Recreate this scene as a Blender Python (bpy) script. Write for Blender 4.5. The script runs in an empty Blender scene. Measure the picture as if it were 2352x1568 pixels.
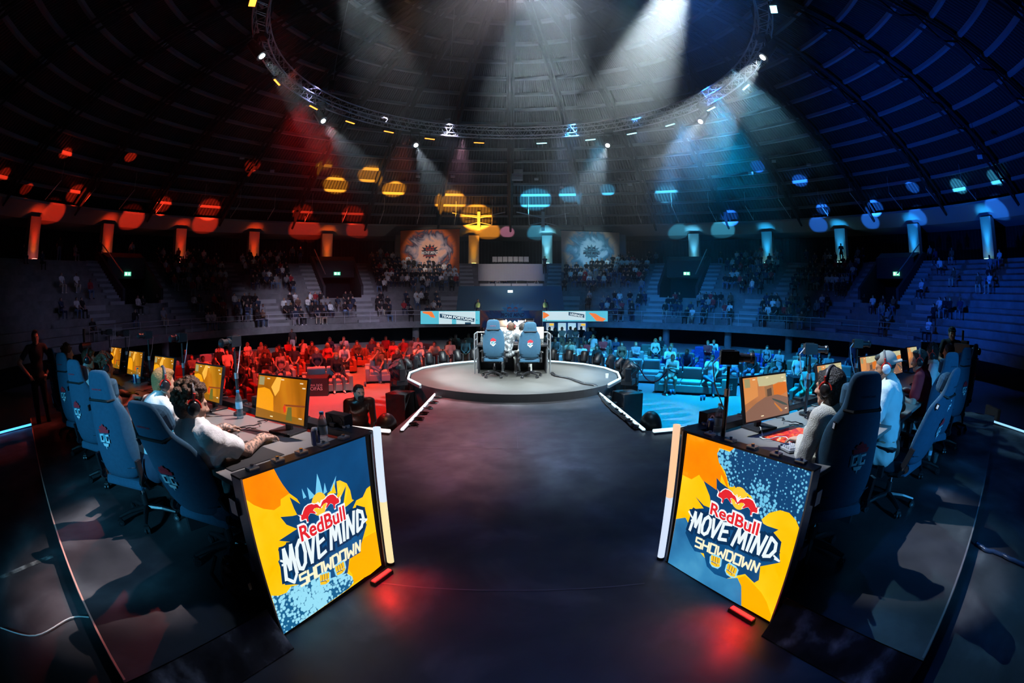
import bpy, math, random
import numpy as np
from mathutils import Vector, Matrix, Euler
from mathutils.geometry import tessellate_polygon
random.seed(7)
sc = bpy.context.scene
PI = math.pi
# ------------------------------------------------------------------ camera (full-frame fisheye, equisolid, about 16 mm)
CAM_H = 1.95
cam = bpy.data.cameras.new('camera')
cam.type = 'PANO'
cam.sensor_width = 36.0
cam.sensor_fit = 'HORIZONTAL'
try:
    cam.panorama_type = 'FISHEYE_EQUISOLID'; cam.fisheye_lens = 15.949; cam.fisheye_fov = math.radians(200)
except Exception:
    cam.cycles.panorama_type = 'FISHEYE_EQUISOLID'; cam.cycles.fisheye_lens = 15.949; cam.cycles.fisheye_fov = math.radians(200)
cam.clip_end = 200
camo = bpy.data.objects.new('camera', cam)
sc.collection.objects.link(camo)
camo.location = (0, 0, CAM_H)
camo.rotation_euler = (PI / 2 - 0.082, 0, -0.0034)
sc.camera = camo
# ------------------------------------------------------------------ world, exposure, sampling quality
world = bpy.data.worlds.new('hall_dark'); sc.world = world; world.use_nodes = True
world.node_tree.nodes['Background'].inputs[0].default_value = (0.10, 0.16, 0.35, 1)
world.node_tree.nodes['Background'].inputs[1].default_value = 0.0012
sc.view_settings.view_transform = 'Standard'; sc.view_settings.look = 'None'
sc.view_settings.exposure = 0.0; sc.view_settings.gamma = 1.0; sc.view_settings.use_curve_mapping = False
cy = sc.cycles
cy.max_bounces = 4; cy.diffuse_bounces = 1; cy.glossy_bounces = 2; cy.transmission_bounces = 3
cy.volume_bounces = 0; cy.transparent_max_bounces = 6; cy.caustics_reflective = False; cy.caustics_refractive = False
cy.use_denoising = True; cy.sample_clamp_indirect = 3.0; cy.sample_clamp_direct = 0.0
cy.use_adaptive_sampling = True; cy.adaptive_threshold = 0.04
cy.volume_step_rate = 1.0; cy.volume_max_steps = 64
try: cy.denoising_input_passes = 'RGB_ALBEDO_NORMAL'
except Exception: pass

# ------------------------------------------------------------------ places shared by everything below
YC, RH, DK = 14.66, 32.0, 0.2364          # centre, radius and column spacing of the round hall
FZ = -1.0                                  # arena floor (the stage top is z = 0)
RZ = 0.225                                 # players' risers
SX, SY, SR, SZ = 0.09, 11.45, 2.62, 0.17   # round stage
RX, RY, RR, RZT = 0.05, 11.3, 7.0, 9.1     # lighting ring
_F = 1042.0; _p = -0.082
def ray(u, v):
    x = u - 1172.5; y = 784 - v; r = math.hypot(x, y) + 1e-9; th = 2 * math.asin(min(1, r / (2 * _F))); s = math.sin(th) / r
    f = Vector((0, math.cos(_p), math.sin(_p))); up = Vector((0, -math.sin(_p), math.cos(_p)))
    return Vector((1, 0, 0)) * (x * s) + up * (y * s) + f * math.cos(th)
CP = Vector((0, 0, CAM_H))
def onz(u, v, z): d = ray(u, v); return CP + d * ((z - CAM_H) / d.z)
def aty(u, v, Y): d = ray(u, v); return CP + d * (Y / d.y)
def atc(u, v, R, yc=YC, xc=0.0):
    d = ray(u, v); a = d.x ** 2 + d.y ** 2; b = -2 * (d.y * yc + d.x * xc); c = yc * yc + xc * xc - R * R
    return CP + d * ((-b + math.sqrt(max(0, b * b - 4 * a * c))) / (2 * a))
def hall(R, k, z): a = k * DK; return Vector((R * math.sin(a), YC + R * math.cos(a), z))   # k < 0 left, k > 0 right

# ------------------------------------------------------------------ lights
def lamp(name, kind, loc, energy, color, target=None, size=0.3, angle=40, blend=0.3, sx=None, sy=None):
    l = bpy.data.lights.new(name, kind); l.energy = energy; l.color = color
    o = bpy.data.objects.new(name, l); sc.collection.objects.link(o); o.location = loc
    if kind == 'SPOT': l.spot_size = math.radians(angle); l.spot_blend = blend; l.shadow_soft_size = size
    elif kind == 'AREA':
        l.shape = 'RECTANGLE'; l.size = sx or size; l.size_y = sy or size
    else: l.shadow_soft_size = size
    if target is not None:
        o.rotation_euler = (Vector(target) - Vector(loc)).to_track_quat('-Z', 'Y').to_euler()
    return o
WHITE = (0.80, 0.95, 1.0)
# eight white ring spots, plus a ninth added to light the haze: angle round the ring, power
RING_SPOTS = []
for i, (a, en, tgt, ang) in enumerate([(203, 4200, (0.6, 10.9, .2), 24), (161, 4600, (SX, SY, .2), 24), (124, 3900, (SX, SY, .2), 24),
                   (56, 3600, (SX, SY, .2), 24), (19, 4200, (SX, SY, .2), 26), (-23, 4600, (-.3, 10.9, .2), 34),
                   (-63, 9500, (.2, SY + .2, 0.2), 31), (243, 2600, (-.2, SY + .3, .2), 31), (275, 5600, (.1, SY + .2, .2), 34)]):
    p = Vector((RX + 6.95 * math.cos(math.radians(a)), RY + 6.95 * math.sin(math.radians(a)), 8.55))
    RING_SPOTS.append((p, Vector(tgt)))
    d = (Vector(tgt) - p).normalized()
    lamp('ring_spot_light', 'SPOT', p + d * .32, en, WHITE, tgt, .05, ang, .25 if i < 6 else .7)
# key lights for the two rows of players, thrown across the stage from the ring
lamp('player_key_light', 'SPOT', (-3.1, 5.0, 8.7), 10500, (.34, .78, 1.0), (4.4, 1.8, .3), .04, 24, .3)
lamp('player_key_light', 'SPOT', (3.2, 5.0, 8.7), 8000, (1.0, .82, .76), (-4.2, 1.8, .3), .04, 24, .3)
lamp('player_key_light', 'SPOT', (-5.9, 10.2, 8.8), 1900, (1.0, .14, .09), (-3.3, 3.7, 1.1), .05, 17, .5)
lamp('player_key_light', 'SPOT', (1.2, 5.6, 8.7), 6500, (1.0, .86, .86), (-2.3, 2.6, 1.2), .04, 15, .6)
lamp('player_key_light', 'SPOT', (6.1, 10.2, 8.8), 2600, (.25, .75, 1.0), (3.7, 3.3, 1.1), .05, 17, .5)
lamp('player_key_light', 'SPOT', (-1.0, 5.6, 8.7), 6500, (.80, .92, 1.0), (2.6, 2.7, 1.2), .04, 15, .6)
# fill from the house lights behind the stage
lamp('player_fill_light', 'SPOT', (-2.6, -6.5, 3.3), 2900, (.10, .60, 1.0), (-3.6, 2.4, 1.0), .3, 24, .7)
lamp('player_fill_light', 'SPOT', (3.0, -6.5, 3.3), 2700, (.05, .42, 1.0), (3.9, 2.4, 1.0), .3, 24, .7)
lamp('panel_fill_light', 'SPOT', (-.6, 4.2, 8.9), 500, (.55, .75, 1.0), (-2.2, 2.6, .9), .2, 22, .6)
# red and blue washes from the ring
lamp('red_wash_light', 'SPOT', (-6.7, 12.2, 8.8), 9000, (1.0, .004, .002), (-4.9, 10.4, -1), .15, 54, .5)
lamp('red_wash_light', 'SPOT', (-5.2, 7.0, 8.9), 420, (1.0, .06, .05), (-2.6, 6.0, 0), .15, 44, .9)
lamp('red_wash_light', 'SPOT', (-6.4, 14.0, 8.8), 9500, (1.0, .035, .02), (-9, 17.5, -1), .15, 76, .7)
lamp('red_wash_light', 'SPOT', (-4.2, 16.9, 8.8), 3400, (1.0, .16, .07), (-5.2, 18, -1), .15, 56, .7)
lamp('blue_wash_light', 'SPOT', (6.7, 12.2, 8.8), 12500, (.0, .46, 1.0), (5.3, 10.6, -1), .15, 52, .5)
lamp('blue_wash_light', 'SPOT', (2.8, 5.2, 8.9), 500, (.02, .22, 1.0), (4.5, 3.6, 0.3), .15, 74, .8)
lamp('blue_wash_light', 'SPOT', (6.2, 14.6, 8.8), 12500, (.02, .40, 1.0), (9, 18.5, -1), .15, 80, .7)
lamp('blue_wash_light', 'SPOT', (3.6, 17.2, 8.8), 4200, (.12, .62, 1.0), (2.5, 21, -1), .15, 56, .7)
lamp('blue_wash_light', 'SPOT', (.2, 4.4, 8.9), 420, (.02, .20, 1.0), (1.0, 3.4, 0), .15, 56, .9)
lamp('stage_wash_light', 'SPOT', (-2.0, 17.9, 8.9), 2100, (1.0, .46, .60), (-1.0, 7.4, 0), .15, 17, .9)
lamp('stage_wash_light', 'SPOT', (2.0, 17.9, 8.9), 1800, (.42, .64, 1.0), (1.0, 7.4, 0), .15, 17, .9)
# added spots that brighten the stands
lamp('added_stand_light', 'SPOT', (-5, 16.4, 9.6), 9500, (.66, .62, .90), (-14, 32, -1.0), .3, 48, .8)
lamp('added_stand_light', 'SPOT', (5, 16.4, 9.6), 14000, (.03, .30, 1.0), (14, 32, -1.0), .3, 54, .9)
lamp('added_stand_light', 'SPOT', (-6.5, 13.0, 9.6), 1600, (.42, .42, .9), (-26, 18, -2), .3, 52, .9)
lamp('added_stand_light', 'SPOT', (6.5, 13.0, 9.6), 6500, (.012, .14, 1.0), (26, 18, -2), .3, 62, .9)
lamp('added_stand_light', 'SPOT', (-2.5, 17.4, 9.4), 4200, (.62, .60, .85), (-5.5, 38, .5), .2, 46, .8)
lamp('added_stand_light', 'SPOT', (2.5, 17.4, 9.4), 7500, (.04, .36, 1.0), (6, 38, .5), .2, 50, .8)
lamp('added_roof_light', 'SPOT', (11, 13.5, .3), 6500, (.0, .10, 1.0), (25, 12, 12), .3, 90, .9)  # added uplight, gives the right roof the blue of lit haze
lamp('side_red_light', 'SPOT', (-6.4, 9.4, 7.5), 1300, (1, .10, .05), (-8.0, 4.1, 1.5), .1, 16, .6)
lamp('side_blue_light', 'SPOT', (6.4, 9.6, 7.5), 1100, (.25, .7, 1), (7.9, 4.8, 1.6), .1, 16, .6)
lamp('front_amber_light', 'SPOT', (-1.2, 5.2, 8.6), 900, (1, .42, .18), (-2.7, 7.0, 0), .1, 16, .6)
lamp('front_blue_light', 'SPOT', (1.4, 5.2, 8.6), 700, (.3, .8, 1), (3.2, 7.1, -.3), .1, 14, .6)
lamp('booth_light', 'SPOT', (.3, 18.2, 8.7), 6500, (1, .9, .85), (.1, 41.5, 4.4), .1, 16, .8)
# ------------------------------------------------------------------ materials
_M = {}
def mat(name, col=(.5, .5, .5), rough=.6, metal=0.0, emit=None, es=1.0, spec=.5, noise=None, bump=None, trans=0.0, alpha=1.0):
    """Principled material; noise = (scale, amount) varies the colour, bump = (scale, strength)."""
    if name in _M: return _M[name]
    m = bpy.data.materials.new(name); m.use_nodes = True; nt = m.node_tree; b = nt.nodes['Principled BSDF']
    c = (*col, 1)
    b.inputs['Base Color'].default_value = c; b.inputs['Roughness'].default_value = rough; b.inputs['Metallic'].default_value = metal
    b.inputs['Specular IOR Level'].default_value = spec
    if trans: b.inputs['Transmission Weight'].default_value = trans; b.inputs['IOR'].default_value = 1.33
    if alpha < 1: b.inputs['Alpha'].default_value = alpha
    if emit: b.inputs['Emission Color'].default_value = (*emit, 1); b.inputs['Emission Strength'].default_value = es
    if noise or bump:
        tc = nt.nodes.new('ShaderNodeTexCoord')
        if noise:
            n = nt.nodes.new('ShaderNodeTexNoise'); n.inputs['Scale'].default_value = noise[0]; n.inputs['Detail'].default_value = 5
            n.inputs['Roughness'].default_value = .65
            nt.links.new(tc.outputs['Object'], n.inputs['Vector'])
            r = nt.nodes.new('ShaderNodeMapRange'); r.inputs['From Min'].default_value = .3; r.inputs['From Max'].default_value = .7
            r.inputs['To Min'].default_value = 1 - noise[1]; r.inputs['To Max'].default_value = 1 + noise[1]
            nt.links.new(n.outputs['Fac'], r.inputs['Value'])
            mx = nt.nodes.new('ShaderNodeVectorMath'); mx.operation = 'SCALE'; mx.inputs[0].default_value = col
            nt.links.new(r.outputs['Result'], mx.inputs['Scale']); nt.links.new(mx.outputs[0], b.inputs['Base Color'])
        if bump:
            n2 = nt.nodes.new('ShaderNodeTexNoise'); n2.inputs['Scale'].default_value = bump[0]; n2.inputs['Detail'].default_value = 4
            nt.links.new(tc.outputs['Object'], n2.inputs['Vector'])
            bp = nt.nodes.new('ShaderNodeBump'); bp.inputs['Strength'].default_value = bump[1]; bp.inputs['Distance'].default_value = .02
            nt.links.new(n2.outputs['Fac'], bp.inputs['Height']); nt.links.new(bp.outputs['Normal'], b.inputs['Normal'])
    _M[name] = m
    return m
def ramp_mat(name, scale, stops, emit=0.0, detail=4, rough=.6, dist=0.0, kind='NOISE', coords='Object', metal=0.0, cst=False):
    if name in _M: return _M[name]
    m = bpy.data.materials.new(name); m.use_nodes = True; nt = m.node_tree; b = nt.nodes['Principled BSDF']
    tc = nt.nodes.new('ShaderNodeTexCoord')
    if kind == 'NOISE':
        n = nt.nodes.new('ShaderNodeTexNoise'); n.inputs['Scale'].default_value = scale; n.inputs['Detail'].default_value = detail; n.inputs['Distortion'].default_value = dist; o = n.outputs['Fac']
    elif kind == 'VORONOI':
        n = nt.nodes.new('ShaderNodeTexVoronoi'); n.inputs['Scale'].default_value = scale; o = n.outputs['Distance']
    else:
        n = nt.nodes.new('ShaderNodeTexWave'); n.inputs['Scale'].default_value = scale; n.inputs['Distortion'].default_value = dist; n.inputs['Detail'].default_value = detail; o = n.outputs['Fac']
    nt.links.new(tc.outputs[coords], n.inputs['Vector'])
    cr = nt.nodes.new('ShaderNodeValToRGB')
    if cst: cr.color_ramp.interpolation = 'CONSTANT'
    while len(cr.color_ramp.elements) < len(stops): cr.color_ramp.elements.new(.5)
    for e, (p, c) in zip(cr.color_ramp.elements, stops): e.position = p; e.color = (*c, 1)
    nt.links.new(o, cr.inputs['Fac']); nt.links.new(cr.outputs['Color'], b.inputs['Base Color'])
    b.inputs['Roughness'].default_value = rough; b.inputs['Metallic'].default_value = metal
    if emit: nt.links.new(cr.outputs['Color'], b.inputs['Emission Color']); b.inputs['Emission Strength'].default_value = emit
    _M[name] = m
    return m
# ------------------------------------------------------------------ objects
COL = sc.collection
def tag(o, label=None, cat=None, group=None, kind=None):
    if label: o['label'] = label
    if cat: o['category'] = cat
    if group: o['group'] = group
    if kind: o['kind'] = kind
    return o
def empty(name, loc=(0, 0, 0), rz=0.0, label=None, cat=None, group=None):
    o = bpy.data.objects.new(name, None); COL.objects.link(o); o.location = loc; o.rotation_euler = (0, 0, rz); o.empty_display_size = .1
    return tag(o, label, cat, group)
KIDS = {}
def par(o, parent):
    if parent is not None:
        o.parent = parent; KIDS.setdefault(parent.name, []).append(o)
    return o
def mkobj(name, me, parent=None):
    o = bpy.data.objects.new(name, me); COL.objects.link(o)
    return par(o, parent)
def copy_tree(o, parent=None):
    c = o.copy(); COL.objects.link(c)
    c.parent = None
    par(c, parent)
    for ch in KIDS.get(o.name, []): copy_tree(ch, c)
    return c
def basis(d):
    d = Vector(d).normalized(); a = Vector((0, 0, 1)) if abs(d.z) < .9 else Vector((1, 0, 0))
    x = a.cross(d).normalized(); return x, d.cross(x), d
class MB:
    def __init__(s): s.v = []; s.f = []; s.m = []; s.mats = []; s.T = None
    def mi(s, m):
        if m not in s.mats: s.mats.append(m)
        return s.mats.index(m)
    def add(s, vs, fs, m):
        o = len(s.v); i = s.mi(m)
        if s.T is not None: vs = [s.T @ Vector(v) for v in vs]
        s.v += [tuple(v) for v in vs]; s.f += [[o + a for a in f] for f in fs]; s.m += [i] * len(fs)
    def box(s, c, sz, m, rz=0.0, R=None, top=1.0):
        x, y, z = sz[0] / 2, sz[1] / 2, sz[2] / 2
        vs = [Vector((a * x * (top if d > 0 else 1), b * y * (top if d > 0 else 1), d * z)) for d in (-1, 1) for a, b in ((-1, -1), (1, -1), (1, 1), (-1, 1))]
        if R is None: R = Matrix.Rotation(rz, 3, 'Z')
        c = Vector(c); s.add([c + R @ v for v in vs], [[3, 2, 1, 0], [4, 5, 6, 7], [0, 1, 5, 4], [1, 2, 6, 5], [2, 3, 7, 6], [3, 0, 4, 7]], m)
    def cyl(s, a, b, r, m, r2=None, n=12, cap=True):
        a = Vector(a); b = Vector(b); r2 = r if r2 is None else r2; x, y, _ = basis(b - a); vs = []
        for p, q in ((a, r), (b, r2)):
            for i in range(n): t = 2 * PI * i / n; vs.append(p + (x * math.cos(t) + y * math.sin(t)) * q)
        fs = [[i, (i + 1) % n, n + (i + 1) % n, n + i] for i in range(n)]
        if cap: fs += [list(range(n))[::-1], list(range(n, 2 * n))]
        s.add(vs, fs, m)
    def tube(s, pts, r, m, n=6, closed=False):
        pts = [Vector(p) for p in pts]; N = len(pts); vs = []; px = None
        for i, p in enumerate(pts):
            t = (pts[(i + 1) % N] - pts[i - 1]) if closed else (pts[min(i + 1, N - 1)] - pts[max(i - 1, 0)])
            if t.length < 1e-7: t = Vector((0, 0, 1))
            x, y, d = basis(t)
            if px is not None:
                x = (px - d * px.dot(d)).normalized(); y = d.cross(x)
            px = x; q = r[i] if isinstance(r, (list, tuple)) else r
            for k in range(n): a = 2 * PI * k / n; vs.append(p + (x * math.cos(a) + y * math.sin(a)) * q)
        fs = []
        for i in range(N if closed else N - 1):
            j = (i + 1) % N
            for k in range(n): k2 = (k + 1) % n; fs.append([i * n + k, i * n + k2, j * n + k2, j * n + k])
        if not closed: fs += [list(range(n))[::-1], list(range((N - 1) * n, N * n))]
        s.add(vs, fs, m)
    def lathe(s, prof, m, c=(0, 0, 0), n=20, ax=None):
        c = Vector(c); x, y, d = basis(ax or (0, 0, 1)); vs = []
        for r, z in prof:
            for k in range(n): a = 2 * PI * k / n; vs.append(c + (x * math.cos(a) + y * math.sin(a)) * max(r, 1e-5) + d * z)
        fs = [[i * n + k, i * n + (k + 1) % n, (i + 1) * n + (k + 1) % n, (i + 1) * n + k] for i in range(len(prof) - 1) for k in range(n)]
        s.add(vs, fs, m)
    def sph(s, c, r, m, n=10):
        rr = r if isinstance(r, (tuple, list)) else (r, r, r); vs = []; h = n // 2 + 1
        for i in range(h):
            t = PI * i / (h - 1)
            for k in range(n): a = 2 * PI * k / n; vs.append((c[0] + rr[0] * math.sin(t) * math.cos(a), c[1] + rr[1] * math.sin(t) * math.sin(a), c[2] + rr[2] * math.cos(t)))
        s.add(vs, [[i * n + k, (i + 1) * n + k, (i + 1) * n + (k + 1) % n, i * n + (k + 1) % n] for i in range(h - 1) for k in range(n)], m)
    def prism(s, poly, z0, z1, m, mt=None):
        n = len(poly)
        if z0 is not None:
            vs = [(*p[:2], z0) for p in poly] + [(*p[:2], z1) for p in poly]
            s.add(vs, [[i, (i + 1) % n, n + (i + 1) % n, n + i] for i in range(n)] + [list(range(n))[::-1]], m)
        tr = tessellate_polygon([[Vector((p[0], p[1], 0)) for p in poly]])
        fs = []
        for t in tr:
            a, b, c = (Vector((poly[i][0], poly[i][1])) for i in t)
            t = list(t)
            if (b - a).cross(c - a) < 0: t = t[::-1]
            fs.append(t)
        s.add([(*p[:2], z1) for p in poly], fs, mt or m)
    def slab(s, quad, th, m):
        """quad: 4 points; extruded along its normal by th"""
        q = [Vector(p) for p in quad]; n = (q[1] - q[0]).cross(q[3] - q[0]).normalized() * th
        s.add(q + [p + n for p in q], [[3, 2, 1, 0], [4, 5, 6, 7], [0, 1, 5, 4], [1, 2, 6, 5], [2, 3, 7, 6], [3, 0, 4, 7]], m)
    def mesh(s, name, smooth=False):
        me = bpy.data.meshes.new(name); me.from_pydata(s.v, [], s.f)
        for m in s.mats: me.materials.append(m)
        me.polygons.foreach_set('material_index', s.m)
        if smooth: me.polygons.foreach_set('use_smooth', [True] * len(s.f))
        me.update(); return me
    def build(s, name, parent=None, smooth=False, bevel=0.0, **kw):
        o = mkobj(name, s.mesh(name, smooth), parent)
        if bevel:
            b = o.modifiers.new('bevel', 'BEVEL'); b.width = bevel; b.segments = 2; b.limit_method = 'ANGLE'; b.angle_limit = .6
        return tag(o, kw.get('label'), kw.get('cat'), kw.get('group'), kw.get('kind'))
def struct(o, label=None): o['kind'] = 'structure'; (label and o.__setitem__('label', label)); return o
def text_mesh(body, size, m, bold=0.0, shear=0.0, ext=.0005, spacing=1.0):
    cu = bpy.data.curves.new('txt', 'FONT'); cu.body = body; cu.size = size; cu.offset = bold; cu.shear = shear; cu.extrude = ext
    cu.space_character = spacing; cu.resolution_u = 3
    o = bpy.data.objects.new('txt', cu); COL.objects.link(o)
    bpy.context.view_layer.update()
    me = bpy.data.meshes.new_from_object(o.evaluated_get(bpy.context.evaluated_depsgraph_get()))
    bpy.data.objects.remove(o); bpy.data.curves.remove(cu)
    me.materials.clear(); me.materials.append(m)
    return me
def text_on(name, body, parent, m, M, width=None, height=None, **kw):
    """text laid with its lower-left at the origin of matrix M, scaled to width x height"""
    me = text_mesh(body, 1.0, m, **kw); n = len(me.vertices); a = np.empty(n * 3); me.vertices.foreach_get('co', a); a = a.reshape(-1, 3)
    lo, hi = a.min(0), a.max(0); s1 = (width / (hi[0] - lo[0])) if width else 1; s2 = (height / (hi[1] - lo[1])) if height else s1
    if not width: s1 = s2
    a[:, 0] = (a[:, 0] - lo[0]) * s1; a[:, 1] = (a[:, 1] - lo[1]) * s2
    Mn = np.array(M); a = a @ Mn[:3, :3].T + Mn[:3, 3]
    me.vertices.foreach_set('co', a.ravel()); me.update()
    return mkobj(name, me, parent)
# ------------------------------------------------------------------ organic shapes: signed distances of capsules and ellipsoids -> surface nets
def smesh(name, prims, vox, mats, grow=0.0, wob=0.0, only=None, smooth=True):
    """prims: ('c',a,b,ra,rb,tag,k) ('e',c,(rx,ry,rz),R,tag,k) ('b',c,half,R,round,tag,k); tag -1 carves"""
    P = [p for p in prims if only is None or p[-2] in only]
    los, his = [], []
    def bb(p):
        if p[0] == 'c':
            a, b = np.array(p[1], float), np.array(p[2], float); r = max(p[3], p[4]) + grow
            return np.minimum(a, b) - r, np.maximum(a, b) + r
        c = np.array(p[1], float); h = np.array(p[2], float)
        if p[0] == 'b': h = h + p[4]
        if p[3] is not None: h = np.abs(np.array(p[3])) @ h
        return c - h - grow, c + h + grow
    B = [bb(p) for p in P]
    lo = np.min([b[0] for b, p in zip(B, P) if p[-2] >= 0], 0) - 2.5 * vox; hi = np.max([b[1] for b, p in zip(B, P) if p[-2] >= 0], 0) + 2.5 * vox
    n = np.ceil((hi - lo) / vox).astype(int) + 1
    D = np.full(n, 9.0, np.float32); T = np.zeros(n, np.int8)
    ax = [lo[i] + np.arange(n[i]) * vox for i in range(3)]
    for p, (bl, bh) in zip(P, B):
        k = p[-1]; g = k + 2.2 * vox
        i0 = np.maximum(((bl - g - lo) / vox).astype(int), 0); i1 = np.minimum(((bh + g - lo) / vox).astype(int) + 2, n)
        if (i1 <= i0).any(): continue
        sl = tuple(slice(a, b) for a, b in zip(i0, i1))
        X, Y, Z = np.meshgrid(*[ax[i][sl[i]] for i in range(3)], indexing='ij')
        if p[0] == 'c':
            a, b = np.array(p[1], float), np.array(p[2], float); d = b - a; L = d @ d + 1e-12
            t = np.clip(((X - a[0]) * d[0] + (Y - a[1]) * d[1] + (Z - a[2]) * d[2]) / L, 0, 1)
            q = np.sqrt((X - a[0] - t * d[0]) ** 2 + (Y - a[1] - t * d[1]) ** 2 + (Z - a[2] - t * d[2]) ** 2) - (p[3] + (p[4] - p[3]) * t) - grow
        else:
            c = p[1]; X0, Y0, Z0 = X - c[0], Y - c[1], Z - c[2]
            if p[3] is not None:
                R = np.array(p[3]); X0, Y0, Z0 = (R[0, i] * X0 + R[1, i] * Y0 + R[2, i] * Z0 for i in range(3))
            h = p[2]
            if p[0] == 'e':
                h = [q_ + grow for q_ in h]
                k0 = np.sqrt((X0 / h[0]) ** 2 + (Y0 / h[1]) ** 2 + (Z0 / h[2]) ** 2); k1 = np.sqrt((X0 / h[0] ** 2) ** 2 + (Y0 / h[1] ** 2) ** 2 + (Z0 / h[2] ** 2) ** 2) + 1e-9
                q = k0 * (k0 - 1) / k1; q = np.where(k0 < 1e-4, -min(h), q)
            else:
                qx, qy, qz = np.abs(X0) - h[0], np.abs(Y0) - h[1], np.abs(Z0) - h[2]
                q = np.sqrt(np.maximum(qx, 0) ** 2 + np.maximum(qy, 0) ** 2 + np.maximum(qz, 0) ** 2) + np.minimum(np.maximum(np.maximum(qx, qy), qz), 0) - p[4] - grow
        d0 = D[sl]
        if p[-2] < 0:
            A = -d0; hh = np.clip(.5 + .5 * (A - q) / k, 0, 1)
            D[sl] = -(A * (1 - hh) + q * hh - k * hh * (1 - hh))
        else:
            T[sl] = np.where(q < d0, p[-2], T[sl])
            hh = np.clip(.5 + .5 * (q - d0) / k, 0, 1)
            D[sl] = q * (1 - hh) + d0 * hh - k * hh * (1 - hh)
    if wob:
        X, Y, Z = np.meshgrid(*ax, indexing='ij')
        D += wob * (np.sin(X * 47 + Z * 23 + 3 * np.sin(Y * 19)) * np.sin(Y * 41 - Z * 31 + 2 * np.sin(X * 27)) + .6 * np.sin(Z * 61 + X * 35 + 2 * np.sin(Y * 33))).astype(np.float32)
    S = D < 0
    c8 = [(a, b, c) for a in (0, 1) for b in (0, 1) for c in (0, 1)]
    sh = lambda A, a, b, c: A[a:A.shape[0] - 1 + a, b:A.shape[1] - 1 + b, c:A.shape[2] - 1 + c]
    cnt = sum(sh(S, *c).astype(np.int8) for c in c8); act = (cnt > 0) & (cnt < 8)
    idx = np.argwhere(act); vid = np.full(act.shape, -1, np.int64); vid[act] = np.arange(len(idx))
    val = {c: D[idx[:, 0] + c[0], idx[:, 1] + c[1], idx[:, 2] + c[2]] for c in c8}
    acc = np.zeros((len(idx), 3)); w = np.zeros(len(idx))
    for c in c8:
        for a_ in range(3):
            if c[a_]: continue
            e = list(c); e[a_] = 1; e = tuple(e); v0, v1 = val[c], val[e]; mk = (v0 < 0) != (v1 < 0)
            t = np.where(mk, v0 / (v0 - v1 + (v0 == v1)), 0); pt = np.tile(np.array(c, float), (len(idx), 1)); pt[:, a_] += t
            acc += pt * mk[:, None]; w += mk
    V = lo + (idx + acc / w[:, None]) * vox
    tg = np.zeros(len(idx), np.int64); best = np.full(len(idx), 9e9)
    for c in c8:
        mk = val[c] < best; best = np.where(mk, val[c], best); tg = np.where(mk, T[idx[:, 0] + c[0], idx[:, 1] + c[1], idx[:, 2] + c[2]], tg)
    F = []
    for a_ in range(3):
        b_, c_ = (a_ + 1) % 3, (a_ + 2) % 3
        s0 = [slice(None)] * 3; s1 = [slice(None)] * 3; s0[a_] = slice(0, -1); s1[a_] = slice(1, None)
        ch = S[tuple(s0)] != S[tuple(s1)]; e = np.argwhere(ch); e = e[(e[:, b_] > 0) & (e[:, c_] > 0)]
        e = e[(e[:, b_] < act.shape[b_]) & (e[:, c_] < act.shape[c_])]
        ins = S[e[:, 0], e[:, 1], e[:, 2]]
        def at(db, dc): q = e.copy(); q[:, b_] -= db; q[:, c_] -= dc; return vid[q[:, 0], q[:, 1], q[:, 2]]
        q = np.stack([at(1, 1), at(0, 1), at(0, 0), at(1, 0)], 1); q[~ins] = q[~ins][:, ::-1]; F.append(q)
    F = np.concatenate(F); F = F[(F >= 0).all(1)]
    me = bpy.data.meshes.new(name); me.vertices.add(len(V)); me.vertices.foreach_set('co', V.ravel())
    me.loops.add(F.size); me.loops.foreach_set('vertex_index', F.ravel().astype(np.int32))
    me.polygons.add(len(F)); me.polygons.foreach_set('loop_start', (np.arange(len(F)) * 4).astype(np.int32))
    try: me.polygons.foreach_set('loop_total', np.full(len(F), 4, np.int32))
    except Exception: pass
    used = sorted(set(tg.tolist())); 
    for m in mats: me.materials.append(m)
    mi = np.clip(tg[F[:, 0]], 0, len(mats) - 1).astype(np.int32)
    me.polygons.foreach_set('material_index', mi)
    if smooth: me.polygons.foreach_set('use_smooth', np.ones(len(F), bool))
    me.update(calc_edges=True); me.validate()
    return me
# ------------------------------------------------------------------ the hall
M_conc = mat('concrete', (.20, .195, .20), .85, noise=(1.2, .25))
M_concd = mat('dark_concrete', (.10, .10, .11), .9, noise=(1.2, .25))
M_white = mat('painted_beam', (.46, .45, .44), .7)
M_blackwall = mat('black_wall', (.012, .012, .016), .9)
M_floor = ramp_mat('polished_arena_floor', .35, [(.3, (.26, .25, .26)), (.5, (.36, .34, .35)), (.7, (.30, .29, .29))], rough=.38, detail=8)
M_steel = mat('roof_steel', (.30, .33, .37), .45, metal=.3)
M_steeld = mat('dark_roof_steel', (.03, .033, .04), .6)
M_black = mat('matt_black', (.012, .012, .014), .65)
M_blackg = mat('satin_black', (.02, .02, .024), .35)
M_chrome = mat('chrome', (.75, .76, .8), .18, metal=1)
M_alu = mat('aluminium', (.62, .64, .68), .32, metal=.85)
NA = 120
def ring_strip(prof, m, k0=-13.3, k1=13.3, n=NA, close=False, mb=None):
    """sweep a (R,z) profile round the hall"""
    mb = mb or MB(); vs = []; N = len(prof)
    for i in range(n + 1):
        k = k0 + (k1 - k0) * i / n
        for R, z in prof: vs.append(hall(R, k, z))
    fs = [[i * N + j, (i + 1) * N + j, (i + 1) * N + j + 1, i * N + j + 1] for i in range(n) for j in range(N - 1)]
    if close: fs += [[i * N + N - 1, (i + 1) * N + N - 1, (i + 1) * N, i * N] for i in range(n)]
    mb.add(vs, fs, m); return mb
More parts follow.
